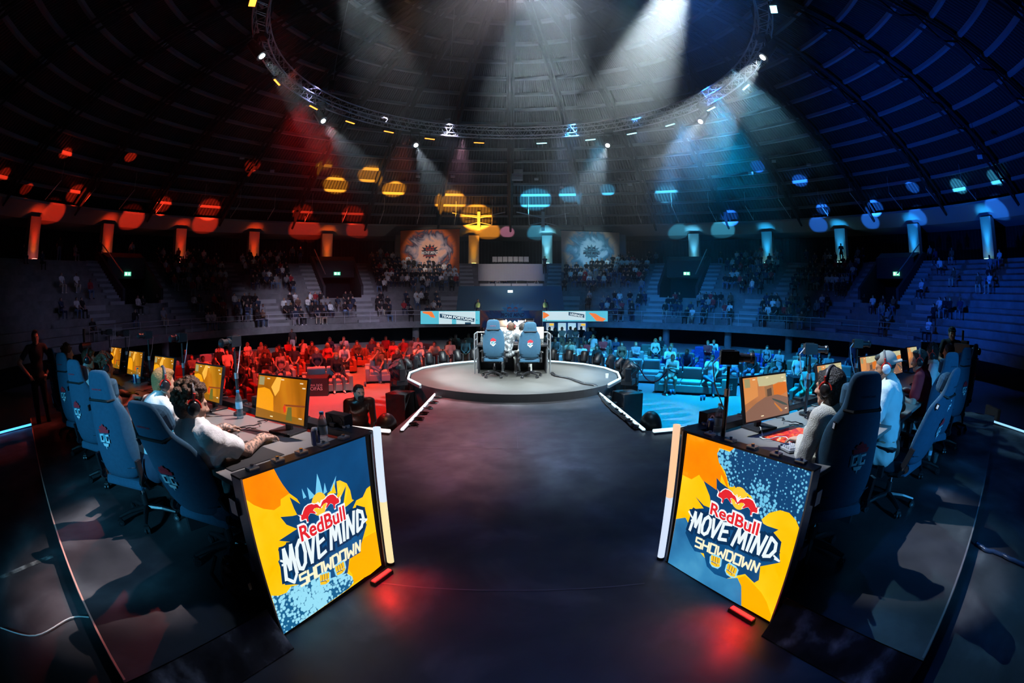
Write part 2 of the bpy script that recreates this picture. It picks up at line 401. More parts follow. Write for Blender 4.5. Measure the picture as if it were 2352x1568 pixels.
# arena floor
mb = MB(); mb.prism([(23.9 * math.sin(2 * PI * i / 90), YC + 23.9 * math.cos(2 * PI * i / 90)) for i in range(90)], FZ - .2, FZ, M_floor)
struct(mb.build('floor'))
# wall behind the floor seating, under the balcony
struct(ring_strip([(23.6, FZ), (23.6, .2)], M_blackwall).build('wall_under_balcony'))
# lower tier: balcony fascia, four rows, wall up to the upper tier
LT = [(21.5, .18), (21.5, .66)]; R = 21.5; z = .66
LOW_ROWS = []
for i in range(4):
    LT.append((R + .75, z)); LOW_ROWS.append((R + .62, z)); R += .85; z += .42
    LT[-1] = (R, z - .42); LT.append((R, z)); LOW_ROWS[-1] = (R - .28, z - .42)
LT.append((25.6, z)); LT.append((25.6, 2.66))
struct(ring_strip([(23.6, .18)] + LT, M_conc).build('lower_tier'))
# upper tier rows in bays between the vomitories
UP_ROWS = []; UT = [(25.6, 2.66)]; R = 25.9; z = 2.66
UT.append((R, z))
for i in range(8):
    UT.append((R, z + .42)); UT.append((R + .70, z + .42)); UP_ROWS.append((R + .1, z + .42)); R += .70; z += .42
UT.append((31.6, 6.02)); UT.append((36, 6.02))
VOM = [s * k for k in (2.45, 5.38, 8.4) for s in (-1, 1)]; VW = .26
edges = [-13.3]
for v in sorted(VOM): edges += [v - VW, v + VW]
edges.append(13.3)
for a, b in zip(edges[::2], edges[1::2]):
    if b - a < 2 and abs((a + b) / 2) < .3: pass
    struct(ring_strip(UT, M_conc, a, b, max(4, int((b - a) * 6))).build('upper_tier'))
# concourse back wall and its soffit
struct(ring_strip([(36, 6.0), (36, 9.4)], M_blackwall).build('wall_concourse'))
M_panelling = mat('dark_panelling', (.03, .032, .042), .7)
mb = MB()
for k in np.arange(-7.4, 7.5, .045): p = hall(35.93, k, 7.5); mb.box(p, (.05, .06, 3.0), M_panelling, rz=-k * DK)
struct(mb.build('wall_concourse_battens'))
# ring beam with its sloping face
struct(ring_strip([(36, 9.05), (32.7, 9.05), (32.55, 9.12), (31.1, 9.86), (31.1, 10.02), (36, 10.2)], M_white).build('ring_beam'))
# vomitories: dark box openings in the upper tier
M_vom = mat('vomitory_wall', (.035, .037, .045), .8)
M_exitg = mat('exit_sign_green', (.02, .3, .15), .5, emit=(.12, .75, .45), es=1.0)
M_exitw = mat('exit_sign_white', (.8, .9, .85), .5, emit=(.8, 1, .9), es=1.6)
for v in VOM:
    if abs(v) > 8: continue
    mb = MB()
    for s in (-1, 1):
        k = v + s * VW; w = v + s * (VW + .035)
        ring = [(25.55, 2.66), (25.55, 3.65), (26.2, 4.0), (31.0, 6.75), (31.6, 6.75), (31.6, 2.66)]
        A = [hall(r, k, z) for r, z in ring]; Bq = [hall(r, w, z) for r, z in ring]; n = len(ring)
        mb.add(A + Bq, [list(range(n)), list(range(n, 2 * n))[::-1]] + [[i, (i + 1) % n, n + (i + 1) % n, n + i] for i in range(n)], M_vom)
    struct(ring_strip([(30.8, 6.7), (29.2, 6.15), (29.2, 4.6), (31.4, 4.6)], M_vom, v - VW, v + VW, 4, mb=mb).build('wall_vomitory'))
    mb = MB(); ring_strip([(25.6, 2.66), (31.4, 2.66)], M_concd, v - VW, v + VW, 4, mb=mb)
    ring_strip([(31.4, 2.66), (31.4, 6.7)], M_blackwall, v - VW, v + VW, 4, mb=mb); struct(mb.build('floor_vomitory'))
    kk = v + .02
    e = empty('exit_sign', hall(29.1, kk, 4.95), -kk * DK, 'green emergency exit sign in the upper tier opening, %s' % ({-5: 'far left block', -2: 'left of the orange banner', 2: 'right of the blue banner', 5: 'far right block'}[int(v)]), 'exit sign')
    mb = MB(); mb.box((0, 0, 0), (.62, .06, .30), M_exitg); mb.build('sign_panel', e)
    mb = MB(); mb.box((-.16, -.035, 0), (.2, .01, .2), M_exitw); mb.box((.13, -.035, .05), (.2, .01, .06), M_exitw); mb.box((.13, -.035, -.06), (.2, .01, .06), M_exitw); mb.build('pictogram', e)
    e = empty('handrail', hall(28, v, 3), 0, 'thin slanted handrail along the opening wall %s' % ('by the far left column' if v < -5 else 'by the far right column' if v > 5 else 'left of the orange banner' if v < 0 else 'right of the blue banner'), 'handrail')
    mb = MB(); mb.tube([hall(31, v + VW * (1 if v > 0 else -1) * .96, 7.4) - e.location, hall(26, v + VW * (1 if v > 0 else -1) * .96, 4.7) - e.location], .05, M_alu); mb.build('rail', e)
# aisle stairs (half-height steps)
M_step = mat('aisle_step', (.34, .34, .36), .8)
UA = [.62, 2.08, 2.83, 3.92, 5.02, 5.75]; LA = [.88, 2.2, 3.6, 4.9, 6.1]
for s in (-1, 1):
    for k in UA:
        mb = MB()
        for i, (r, z) in enumerate(UP_ROWS):
            p = hall(r - .28, s * k, z - .21 + .0); mb.box(p - Vector((0, 0, .11)), (1.25, .36, .22), M_step, rz=-s * k * DK)
            p = hall(r + .25, s * k, z + .015); mb.box(p, (1.25, .68, .03), M_step, rz=-s * k * DK)
        struct(mb.build('aisle_stairs'))
    for k in LA:
        mb = MB()
        for i, (r, z) in enumerate(LOW_ROWS):
            p = hall(r - .02, s * k, z + .1); mb.box(hall(r + .1, s * k, z + .105), (1.7, .36, .21), M_step, rz=-s * k * DK)
        mb.box(hall(25.35, s * k, 2.35), (1.7, .4, .62), M_step, rz=-s * k * DK)
        struct(mb.build('aisle_stairs'))
# columns with their uplighters
M_col = mat('column_paint', (.50, .48, .47), .7)
M_lens = {}
names = {-6.5: 'far left', -5.5: 'second from the left', -4.5: 'third from the left', -3.5: 'fourth from the left', -2.5: 'fifth from the left', -.5: 'left of the control booth', .5: 'right of the control booth', 2.5: 'fifth from the right', 3.5: 'fourth from the right', 4.5: 'third from the right', 5.5: 'second from the right', 6.5: 'far right'}
cols = {-6.5: (1, .030, .006), -5.5: (1, .030, .006), -4.5: (1, .032, .006), -3.5: (1, .045, .006), -2.5: (1, .10, .008), -.5: (1, .34, .012), .5: (.20, .75, 1), 2.5: (.10, .60, 1), 3.5: (.02, .45, 1), 4.5: (.02, .42, 1), 5.5: (.01, .34, 1), 6.5: (.015, .38, 1)}
for k in [x - .5 for x in range(-12, 14)]:
    if abs(k) > 7.6: pass
    p = hall(32.35, k, 0); mb = MB(); lowz = 6.02
    mb.box((p.x, p.y, (9.1 + lowz) / 2), (1.08, .8, 9.1 - lowz), M_col, rz=-k * DK)
    struct(mb.build('column'))
    if abs(k) in (1.5,): continue
    if k in cols:
        c = cols[k]; q = hall(31.55, k, 6.1); cname = 'amber' if k == -.5 else 'red' if k < 0 else 'blue'
        e = empty('uplighter', q, -k * DK, '%s uplighter at the foot of the column %s' % (cname, names[k]), 'uplight', 'column uplighters')
        mb = MB(); mb.box((0, 0, -.02), (.5, .3, .1), M_black); mb.build('housing', e)
        ml = mat('uplight_lens_%s' % cname, c, .4, emit=tuple(min(1, x * 1.3 + .12) for x in c), es=8)
        mb = MB(); mb.box((0, 0, .045), (.42, .22, .03), ml); mb.build('lens', e)
        lum = {'red': 420, 'amber': 380, 'blue': 850}[cname]
        lamp('column_light', 'SPOT', q + Vector((0, 0, .12)), lum, c, hall(32.0, k, 9.4), .12, 34, 1.0)
        lamp('column_light', 'SPOT', q + Vector((0, 0, .12)), 46, tuple(min(1, x + (.10 if i == 1 else .0)) for i, x in enumerate(c)), hall(32.25, k, 8.2), .1, 60, 1.0)
# under-balcony pillars
for u in (378, 530, 955, 1530, 1672, 1812, 240, 1960):
    p = atc(u, 770, 22.2); mb = MB(); mb.cyl((p.x, p.y, FZ), (p.x, p.y, .2), .27, M_conc, n=20); struct(mb.build('pillar'))
# ------------------------------------------------------------------ roof: corrugated dome, purlins, rafters
def dome(R): return 10.15 + 7.4 * (1 - (R / 32.6) ** 2)
M_corr = mat('corrugated_sheet', (.17, .175, .19), .55, metal=.1)
_nt = M_corr.node_tree; _b = _nt.nodes['Principled BSDF']
tc = _nt.nodes.new('ShaderNodeTexCoord'); sp = _nt.nodes.new('ShaderNodeSeparateXYZ'); _nt.links.new(tc.outputs['Object'], sp.inputs[0])
sy = _nt.nodes.new('ShaderNodeMath'); sy.operation = 'SUBTRACT'; sy.inputs[1].default_value = YC; _nt.links.new(sp.outputs['Y'], sy.inputs[0])
at2 = _nt.nodes.new('ShaderNodeMath'); at2.operation = 'ARCTAN2'; _nt.links.new(sp.outputs['X'], at2.inputs[0]); _nt.links.new(sy.outputs[0], at2.inputs[1])
mu = _nt.nodes.new('ShaderNodeMath'); mu.operation = 'MULTIPLY'; mu.inputs[1].default_value = 2 * PI * 96; _nt.links.new(at2.outputs[0], mu.inputs[0])
si = _nt.nodes.new('ShaderNodeMath'); si.operation = 'SINE'; _nt.links.new(mu.outputs[0], si.inputs[0])
bp = _nt.nodes.new('ShaderNodeBump'); bp.inputs['Strength'].default_value = 1.0; bp.inputs['Distance'].default_value = .05; _nt.links.new(si.outputs[0], bp.inputs['Height']); _nt.links.new(bp.outputs['Normal'], _b.inputs['Normal'])
mr = _nt.nodes.new('ShaderNodeMapRange'); mr.inputs['From Min'].default_value = -.7; mr.inputs['From Max'].default_value = .6; _nt.links.new(si.outputs[0], mr.inputs['Value'])
mxc = _nt.nodes.new('ShaderNodeMix'); mxc.data_type = 'RGBA'; mxc.inputs['A'].default_value = (.02, .02, .025, 1); mxc.inputs['B'].default_value = (.05, .052, .056, 1)
_nt.links.new(mr.outputs['Result'], mxc.inputs['Factor']); _nt.links.new(mxc.outputs['Result'], _b.inputs['Base Color'])
struct(ring_strip([(r, dome(r)) for r in (32.6, 29, 25, 21, 17, 13, 9, 5, 1.2, .02)], M_corr, n=180).build('ceiling'))
M_purlin = mat('purlin_paint', (.20, .22, .25), .5)
mb = MB(); mbk = MB()
purl = [30.6, 28.9, 27.2, 25.5, 23.8, 22.1, 20.4, 18.7, 17.0, 15.2, 13.4, 11.6, 9.8, 8.0, 6.0, 4.0]
for r in purl:
    z = dome(r) - .14
    ring_strip([(r + .1, z - .11), (r - .1, z - .11), (r - .1, z + .1), (r + .1, z + .1)], M_purlin, n=156, close=True, mb=mb)
struct(mb.build('trim_purlins'))
for i in range(27):
    k = -13 + i * 1.0
    mbk = MB()
    for w in (-.16, .16):
        pts = [hall(r, k, dome(r) - .42) for r in (31.8, 26, 20, 14, 8, 2)]
        side = Vector((math.cos(k * DK), -math.sin(k * DK), 0)) * w
        mbk.tube([p + side for p in pts], .10, M_steeld, n=4)
    pts = [hall(r, k, dome(r) - 1.15) for r in (31.6, 26, 20, 14, 8, 2)]
    mbk.tube(pts, .11, M_steeld, n=4)
    rs = np.linspace(31.4, 3, 24)
    for j in range(23): mbk.tube([hall(rs[j], k, dome(rs[j]) - (.42 if j % 2 else 1.15)), hall(rs[j + 1], k, dome(rs[j + 1]) - (1.15 if j % 2 else .42))], .05, M_steeld, n=4)
    struct(mbk.build('trim_rafter'))
# thin radial strip lamps hung under the eaves, switched off
ORDS = ['first', 'second', 'third', 'fourth', 'fifth', 'sixth', 'seventh', 'eighth', 'ninth', 'tenth'] + ['%dth' % i for i in range(11, 40)]
ORDS[20:23] = ['21st', '22nd', '23rd']
M_strip = mat('strip_lamp_metal', (.85, .86, .88), .35, metal=.2)
for i in range(26):
    k = -6.5 + i * .52
    mb = MB(); L = random.uniform(2.2, 3.4); r0 = 30.6; o = hall(r0, k, 10.0)
    e = empty('strip_lamp', o, 0, 'thin unlit strip lamp hung under the roof eaves, %s from the left' % ORDS[i], 'lamp', 'strip lamps under the %s eaves' % ('left' if k < -.6 else 'right' if k > .6 else 'middle'))
    mb.tube([Vector((0, 0, 0)), hall(r0 - L, k, 10.0 + .28 * L) - o], .035, M_strip, n=5); mb.build('tube', e)
    mb = MB(); mb.tube([hall(r0 - L, k, 10.0 + .28 * L) - o, hall(r0 - L, k, dome(r0 - L) - .1) - o], .012, M_strip, n=4); mb.build('hanger', e); mb = MB(); mb.tube([Vector((0, 0, 0)), Vector((0, 0, .5))], .012, M_strip, n=4); mb.build('hanger', e)
# small floodlights and boxes hanging in the roof
M_box = mat('floodlight_casing', (.6, .62, .66), .5)
FLS = [1188, 1232, 960, 690, 556, 625, 1530, 1586, 1641, 1777, 1857, 1724, 1447, 1500, 1425, 895, 1040, 1290, 2250]
for j, (u, v, w) in enumerate([(1188, 403, .95), (1232, 411, .3), (960, 405, .3), (690, 382, .35), (556, 362, .35), (625, 393, .3), (1530, 411, .3), (1586, 413, .4), (1641, 389, .3), (1777, 370, .3), (1857, 378, .3), (1724, 398, .35), (1447, 423, .3), (1500, 404, .4), (1425, 409, .4), (895, 407, .3), (1040, 405, .3), (1290, 430, .3), (2250, 360, .3)]):
    p = aty(u, v, 38.0) if abs(u - 1172) < 500 else atc(u, v, 24)
    e = empty('roof_floodlight', p, math.atan2(-(p.x), p.y), ('stack of three pale boxes hanging from the roof above the control booth' if w > .6 else 'small pale unlit floodlight in the roof trusses, %s from the left' % ORDS[sorted(FLS).index(u)]), 'floodlight', 'floodlights in the roof on the %s side' % ('left' if u < 1100 else 'right' if u > 1250 else 'middle'))
    mb = MB()
    if w > .6:
        for dz in (-.3, .05, .4): mb.box((0, 0, dz), (w, .35, .28), M_box)
    else: mb.box((0, 0, 0), (w * 1.2, .25, w * .6), M_box)
    mb.build('casing', e, bevel=.02)
    mb = MB(); zt = dome(min(31, math.hypot(p.x, p.y - YC))) - p.z - .2
    mb.tube([(0, 0, .1), (0, 0, max(.3, zt))], .02, M_steeld, n=4); mb.build('hanger', e)
# two steel king posts over the far side with diagonal braces
for u in (1100, 1247):
    p = aty(u, 480, 44.0); e = empty('king_post', (p.x, p.y, 9.9), 0, 'dark steel post with diagonal braces over the control booth, %s' % ('amber lit' if u < 1176 else 'blue lit'), 'roof post')
    mb = MB(); mb.box((0, 0, .25), (.3, .3, 1.9), M_steel); mb.build('post', e)
    for s in (-1, 1):
        mb = MB(); mb.tube([(s * .15, 0, .6), (s * 2.6, -.3, 1.1)], .06, M_steel, n=6); mb.build('brace', e); mb = MB(); mb.tube([(s * .15, 0, .1), (s * 1.3, -.3, -.2)], .05, M_steel, n=6); mb.build('brace', e)
# coloured beams thrown at the roof and the ring beam by the floor fixtures
GOB = 9.0
def splash(u, v, c, en, ang, src=None, R=None):
    d = ray(u, v); t = 5.0; hit = None
    while t < 70:
        p = CP + d * t; r = math.hypot(p.x, p.y - YC)
        if r > 32.0 or p.z > dome(r) - .15: hit = p; break
        t += .15
    side = -1 if hit.x < 0 else 1
    s = src or (Vector((side * 10.5, 15.5, .5)) if abs(hit.x) > 12 else Vector((hit.x * .35 + side * 1.5, 23.0, .2)))
    lamp('roof_gobo_light', 'SPOT', s, en * GOB, c, hit, .04, ang * .92, .4)
RD, AM, BL, CY = (1, .035, .01), (1, .33, .02), (.02, .20, 1), (.08, .62, 1)
for u, v, c, en, a in [(150, 352, RD, 12000, 3.2), (300, 362, RD, 12000, 3.2), (10, 400, RD, 9000, 3.0), (60, 434, RD, 7000, 3), (175, 445, RD, 12000, 5), (372, 470, RD, 12000, 5), (480, 478, RD, 12000, 6), (580, 380, RD, 9000, 4.2), (695, 487, RD, 9000, 5), (810, 492, RD, 9000, 5),
                      (770, 425, AM, 24000, 6.0), (905, 434, AM, 24000, 7.0), (850, 400, AM, 14000, 7.5), (1035, 462, AM, 22000, 9.0), (1095, 495, AM, 24000, 9.0), (745, 378, AM, 5000, 4),
                      (1230, 458, CY, 22000, 9.0), (1310, 447, CY, 20000, 6.5), (1395, 436, CY, 14000, 4.6), (1530, 445, CY, 22000, 5.4), (1740, 382, BL, 16000, 4.0), (1837, 415, BL, 26000, 4.2), (1675, 497, BL, 20000, 4.4), (1890, 480, BL, 16000, 3.6), (2010, 475, BL, 22000, 4.2), (2095, 430, BL, 22000, 3.6), (2200, 428, CY, 20000, 4.2), (2285, 408, CY, 16000, 4.0)]:
    splash(u, v, c, en, a)
GOB = 1.3
for u, v, c, en, a in [(120, 490, RD, 16000, 6.5), (300, 500, RD, 18000, 7), (470, 510, RD, 18000, 7), (700, 530, RD, 18000, 8), (820, 530, RD, 14000, 5), (1120, 530, AM, 30000, 7), (1165, 532, (1, .35, .55), 14000, 4), (1240, 535, CY, 14000, 7), (1560, 535, CY, 18000, 5), (1660, 528, CY, 22000, 6), (1880, 515, BL, 22000, 5), (2000, 505, BL, 22000, 5), (2110, 495, BL, 22000, 5), (2290, 480, BL, 22000, 6)]:
    splash(u, v, c, en, a)
# ------------------------------------------------------------------ main stage, runway, round stage
M_deck = ramp_mat('scuffed_stage_vinyl', 1.1, [(.35, (.022, .021, .025)), (.52, (.045, .043, .050)), (.63, (.10, .098, .108)), (.74, (.20, .195, .205))], rough=.42, detail=12, dist=.4)
_nt = M_deck.node_tree; _b = _nt.nodes['Principled BSDF']
_n = _nt.nodes.new('ShaderNodeTexNoise'); _n.inputs['Scale'].default_value = 3.0; _n.inputs['Detail'].default_value = 10
_r = _nt.nodes.new('ShaderNodeMapRange'); _r.inputs['To Min'].default_value = .22; _r.inputs['To Max'].default_value = .75
_tc = _nt.nodes.new('ShaderNodeTexCoord'); _nt.links.new(_tc.outputs['Object'], _n.inputs['Vector']); _nt.links.new(_n.outputs['Fac'], _r.inputs['Value']); _nt.links.new(_r.outputs['Result'], _b.inputs['Roughness'])
M_rdeck = ramp_mat('round_stage_vinyl', 1.6, [(.3, (.060, .057, .054)), (.6, (.082, .078, .073)), (.8, (.10, .096, .09))], rough=.5, detail=8)
M_skirt = mat('black_stage_skirt', (.03, .03, .036), .6)
M_lip = ramp_mat('black_lip_painted_shine', 5, [(.35, (.02, .02, .022)), (.52, (.05, .05, .055)), (.62, (.22, .23, .25)), (.7, (.5, .5, .52))], rough=.28, detail=12)  # pale flecks put the kerb's shine into the colour
M_tape = mat('pale_floor_tape', (.75, .70, .68), .6)
M_redtape = mat('pinkish_edge_trim', (.85, .42, .34), .5)
A_L = Vector((-1.41, 1.87, 0)); A_R = Vector((1.665, 1.895, 0)); EF_L = Vector((.40, .9165, 0)); ER_L = Vector((-.9165, .40, 0)); EF_R = Vector((-.40, .9165, 0)); ER_R = Vector((.9165, .40, 0))
class Side:
    def __init__(s, A, er, ef, sg): s.A, s.er, s.ef, s.sg = A, er, ef, sg; s.rz = math.atan2(-ef.x, ef.y)   # local +y = the players' facing direction
    def p(s, a, t, z): return s.A + s.er * a + s.ef * t + Vector((0, 0, z))
    def loc(s, x, y): return (x, y)
LE = Side(A_L, ER_L, EF_L, -1); RI = Side(A_R, ER_R, EF_R, 1)
PW = 1.09   # LED panel edge length
# main stage: wide deck from behind the camera to the front edge, runway to the round stage
fy = 6.62
outl = [(-9.3, -2.5), (-9.25, 3.2), (-8.75, 5.1), (-6.3, 6.35), (-3.4, fy + .05), (-1.85, fy), (-1.62, 9.72), (1.9, 9.72), (2.08, fy), (3.5, fy + .05), (6.4, 6.35), (9.2, 5.3), (9.35, 3.2), (9.35, -2.5)]
mb = MB(); mb.prism(outl, FZ + .001, 0, M_skirt, M_deck); struct(mb.build('stage_deck'), None)
# seam lines of the deck vinyl
mb = MB()
def flatline(pts, w, z, m, mb):
    pts = [Vector((*p[:2], z)) for p in pts]
    for a, b in zip(pts[:-1], pts[1:]):
        d = (b - a).normalized(); n = Vector((-d.y, d.x, 0)) * w / 2; mb.add([a - n, b - n, b + n, a + n], [[0, 1, 2, 3]], m)
M_seam = mat('deck_seam', (.14, .13, .15), .7)
seam = [onz(u, v, 0) for u, v in ((870, 1338), (960, 1348), (1060, 1354), (1176, 1356), (1290, 1354), (1400, 1348), (1480, 1340))]
flatline(seam, .012, .003, M_seam, mb)
flatline([(-1.7, 5.9), (1.95, 5.9)], .012, .003, M_seam, mb); flatline([(.1, 5.9), (.1, 8.9)], .008, .003, M_seam, mb)
flatline([(-1.75, 8.1), (1.9, 8.1)], .01, .003, M_seam, mb)
struct(mb.build('trim_deck_seams'))
# two risers for the players
for S, nm in ((LE, 'left'), (RI, 'right')):
    mb = MB(); q = [S.p(.02, -1.12, 0), S.p(-.02, .02, 0), S.p(-.02, PW - .1, 0), S.p(7.6, PW - .1, 0), S.p(7.9, -1.25, 0)]
    q = [S.p(.02, -3.2, 0), S.p(.02, PW - .1, 0), S.p(7.8, PW + .3, 0), S.p(7.9, -1.02, 0), S.p(-.0 + .5, -1.02 - .12, 0)] if False else [S.p(.0, -1.16, 0), S.p(.02, PW - .12, 0), S.p(7.6, PW + .2, 0), S.p(7.6, -.95, 0)]
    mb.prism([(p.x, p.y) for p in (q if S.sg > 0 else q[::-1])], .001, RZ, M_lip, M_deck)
    struct(mb.build('riser_platform'))
    mb = MB()   # sloping rubber kerb along the open end of the riser
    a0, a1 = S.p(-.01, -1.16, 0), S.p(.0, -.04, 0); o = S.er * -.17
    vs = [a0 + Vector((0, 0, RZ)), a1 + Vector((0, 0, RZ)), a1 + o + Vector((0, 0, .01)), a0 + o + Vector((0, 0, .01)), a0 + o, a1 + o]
    mb.add(vs, [[0, 1, 2, 3], [3, 2, 5, 4]], M_lip); mb.build('rubber_ramp', None, label='black rubber kerb ramp with painted shine at the open end of the %s riser' % nm, cat='ramp')
    mb = MB(); flatline([S.p(.02, -1.145, 0), S.p(7.6, -.94, 0)], .016, RZ + .003, M_redtape if S.sg < 0 else M_seam, mb)
    struct(mb.build('trim_riser_edge'))
# LED strips along the stage edges
def led(name, a, b, c, st, label, z=.035, r=.03, cat='light strip', grp=None):
    a = Vector(a); b = Vector(b); o = (a + b) / 2; e = empty(name, o, 0, label, cat, grp)
    ml = mat('strip_light_%s' % c[0], c[1], .4, emit=c[1], es=st)
    mb = MB(); mb.cyl(a - o, b - o, r * .62, ml, n=8); mb.build('diffuser', e)
    d = (b - a).normalized(); mb = MB(); mb.box((0, 0, -r), (r * 2.2, (b - a).length, r * .9), M_alu, rz=math.atan2(-d.x, d.y)); mb.build('profile', e)
    return e
WL = ('cool', (.75, .88, 1)); BLU = ('blue', (.05, .35, 1))
led('edge_light', onz(922, 986, .04), onz(1000, 903, .04), ('coolb', (.85, .88, .95)), 1.3, 'pale light bar along the left edge of the runway')
led('edge_light', onz(1480, 986, .04), onz(1378, 903, .04), ('coolc', (.62, .9, 1)), 1.6, 'pale blue light bar along the right edge of the runway')
led('edge_light', onz(775, 977, .05), onz(896, 989, .05), ('warmw', (1, .88, .85)), 1.5, 'white light bar on the stage front left of the runway', r=.04)
led('edge_light', onz(1500, 989, .05), onz(1612, 978, .05), ('coolc', (.62, .9, 1)), 1.6, 'white light bar on the stage front right of the runway', r=.04)
led('edge_light', onz(-40, 1003, .03), onz(132, 958, .03), BLU, 3.0, 'blue light strip on the far left edge of the stage')
led('edge_light', onz(2207, 944, .03), onz(2300, 974, .03), ('coolb2', (.3, .65, 1)), 1.2, 'pale blue light strip on the far right stage edge, inner length')
led('edge_light', onz(2300, 974, .03), onz(2400, 1008, .03), ('coolb2', (.3, .65, 1)), 1.2, 'pale blue light strip on the far right stage edge, outer length')
# round stage, a sixteen-sided drum
def rs(a, r=SR, z=SZ): return Vector((SX + r * math.cos(a), SY + r * math.sin(a), z))
mb = MB(); N = 64; mb.prism([rs(2 * PI * i / N)[:2] for i in range(N)], FZ + .001, SZ, M_skirt, M_rdeck); struct(mb.build('round_stage'))
# light frame round it: straight aluminium lengths, open at the runway
NS = 18
e = empty('stage_rim_light', (SX, SY, 0), 0, 'pale light rail running round the edge of the round stage', 'light rail')
for i in range(NS):
    a0, a1 = 2 * PI * i / NS, 2 * PI * (i + 1) / NS; am = (a0 + a1) / 2
    if abs((am - 1.5 * PI)) < .80: continue
    p, q = rs(a0, SR + .09, SZ + .03), rs(a1, SR + .09, SZ + .03); o = Vector((SX, SY, 0))
    mb = MB(); mb.cyl(p - o, q - o, .022, mat('strip_light_rim', (.75, .92, 1), .4, emit=(.6, .9, 1), es=1.0), n=8); d = q - p
    mb.box((p + q) / 2 - o - Vector((0, 0, .05)), (.05, d.length, .06), M_alu, rz=math.atan2(-d.x, d.y)); mb.build('rail_length', e)
# cable bundle over the round stage and down the runway edge
def cable(pts, r, m, name, label, cat='cable', n=5, wob=.0):
    P = []; pts = [Vector(p) for p in pts]
    for i in range(len(pts) - 1):
        p0, p1, p2, p3 = pts[max(i - 1, 0)], pts[i], pts[i + 1], pts[min(i + 2, len(pts) - 1)]
        for s in range(6):
            t = s / 6; q = .5 * ((2 * p1) + (p2 - p0) * t + (2 * p0 - 5 * p1 + 4 * p2 - p3) * t * t + (3 * p1 - p0 - 3 * p2 + p3) * t ** 3)
            P.append(q + Vector((random.uniform(-wob, wob), random.uniform(-wob, wob), 0)))
    P.append(pts[-1]); mb = MB(); mb.tube(P, r, m, n=n)
    return mb.build(name, None, smooth=True, label=label, cat=cat)
zc = SZ + .02
BUN = empty('cable_bundle', (0, 0, 0), 0, 'bundle of black cables running from the stage desk down the right runway edge', 'cable bundle')
for j, off in enumerate((-.03, 0, .03)):
    _c = cable([onz(u, v, zc) + Vector((off, off * .6, 0)) for u, v in ((1268, 855), (1276, 862), (1310, 869), (1340, 880), (1366, 884))] + [onz(1372, 893, .12), onz(1378, 905, .03)] + [onz(u, v, .02) + Vector((off, 0, 0)) for u, v in ((1392, 925), (1410, 942), (1440, 965), (1462, 985))], .016, M_blackg, 'cable', None, None, wob=.012); par(_c, BUN)
cable([onz(u, v, .02) for u, v in ((2242, 1248), (2262, 1262), (2290, 1270), (2320, 1284), (2360, 1300))], .022, mat('glossy_blue_black', (.03, .05, .1), .2), 'power_cable', 'thick glossy cable bundle on the deck at the far right', wob=.01)
cable([onz(u, v, .02) for u, v in ((0, 1440), (80, 1458), (160, 1418), (205, 1416))], .006, M_tape, 'thin_cable', 'thin pale cable curling over the deck at the lower left')
mb = MB(); flatline([onz(u, v, 0) for u, v in ((0, 1326), (60, 1300), (120, 1276))], .07, .004, ramp_mat('worn_tape', 8, [(.4, (.05, .05, .05)), (.7, (.5, .48, .46))], rough=.7), mb); mb.build('floor_tape', None, label='worn grey tape strip on the deck at the lower left', cat='tape')
# little cable clamps along the runway edges
for (u0, v0, u1, v1, nm, n_) in ((1012, 905, 945, 980, 'left', 6), (1388, 905, 1466, 985, 'right', 6)):
    for i in range(n_):
        p = onz(u0 + (u1 - u0) * (i + .5) / n_, v0 + (v1 - v0) * (i + .5) / n_, .03)
        mb = MB()
        for j in range(3): a = random.uniform(0, 6); mb.tube([p + Vector((.10 * math.cos(a + t) * (1 - .1 * t), .07 * math.sin(a + t), -.01 + .01 * j)) - p for t in np.linspace(0, 5, 9)], .010, M_blackg, n=4)
        o = mb.build('cable_coil', None, label='small black cable coil beside the %s runway edge, %s towards the camera' % (nm, ('first', 'second', 'third', 'fourth', 'fifth', 'sixth')[i]), cat='cable', group='cable coils along the %s runway edge' % nm); o.location = p
# ------------------------------------------------------------------ lighting ring: box truss with fixtures
e = empty('ring_truss', (RX, RY, RZT), 0, 'huge round aluminium lighting truss hanging over the round stage', 'truss')
for i in range(16):
    mb = MB(); a0, a1 = 2 * PI * i / 16, 2 * PI * (i + 1) / 16; n = 6
    def P(r, a, z): return Vector((r * math.cos(a), r * math.sin(a), z))
    for r in (RR - .19, RR + .19):
        for z in (0, .38): mb.tube([P(r, a0 + (a1 - a0) * j / n, z) for j in range(n + 1)], .026, M_alu, n=6)
    for j in range(n):
        b0, b1 = a0 + (a1 - a0) * j / n, a0 + (a1 - a0) * (j + 1) / n; bm = (b0 + b1) / 2
        for (r1, z1), (r2, z2) in (((RR - .19, 0), (RR - .19, .38)), ((RR + .19, 0), (RR + .19, .38)), ((RR - .19, 0), (RR + .19, 0)), ((RR - .19, .38), (RR + .19, .38))):
            mb.tube([P(r1, b0, z1), P(r2, bm, z2), P(r1, b1, z1)], .013, M_alu, n=4)
    for r in (RR - .19, RR + .19):
        for z in (0, .38): mb.cyl(P(r, a0 - .006, z), P(r, a0 + .006, z), .04, M_alu, n=8)
    mb.build('truss_section', e)
for i in range(8):
    a = 2 * PI * (i + .5) / 8; p = Vector((RX + RR * math.cos(a), RY + RR * math.sin(a), RZT + .4)); mb = MB()
    mb.tube([(0, 0, 0), (0, 0, dome(math.hypot(p.x, p.y - YC)) - p.z - 1.35)], .012, M_steel, n=5)
    mb.box((0, 0, .5), (.22, .22, .4), M_black)
    o = mb.build('chain_hoist', None, label='thin hoist chain with black motor above the ring truss, ' + ('right rear', 'far rear right', 'far rear left', 'left rear', 'left front', 'nearest left', 'nearest right', 'right front')[i], cat='hoist', group='hoists of the ring truss'); o.location = p
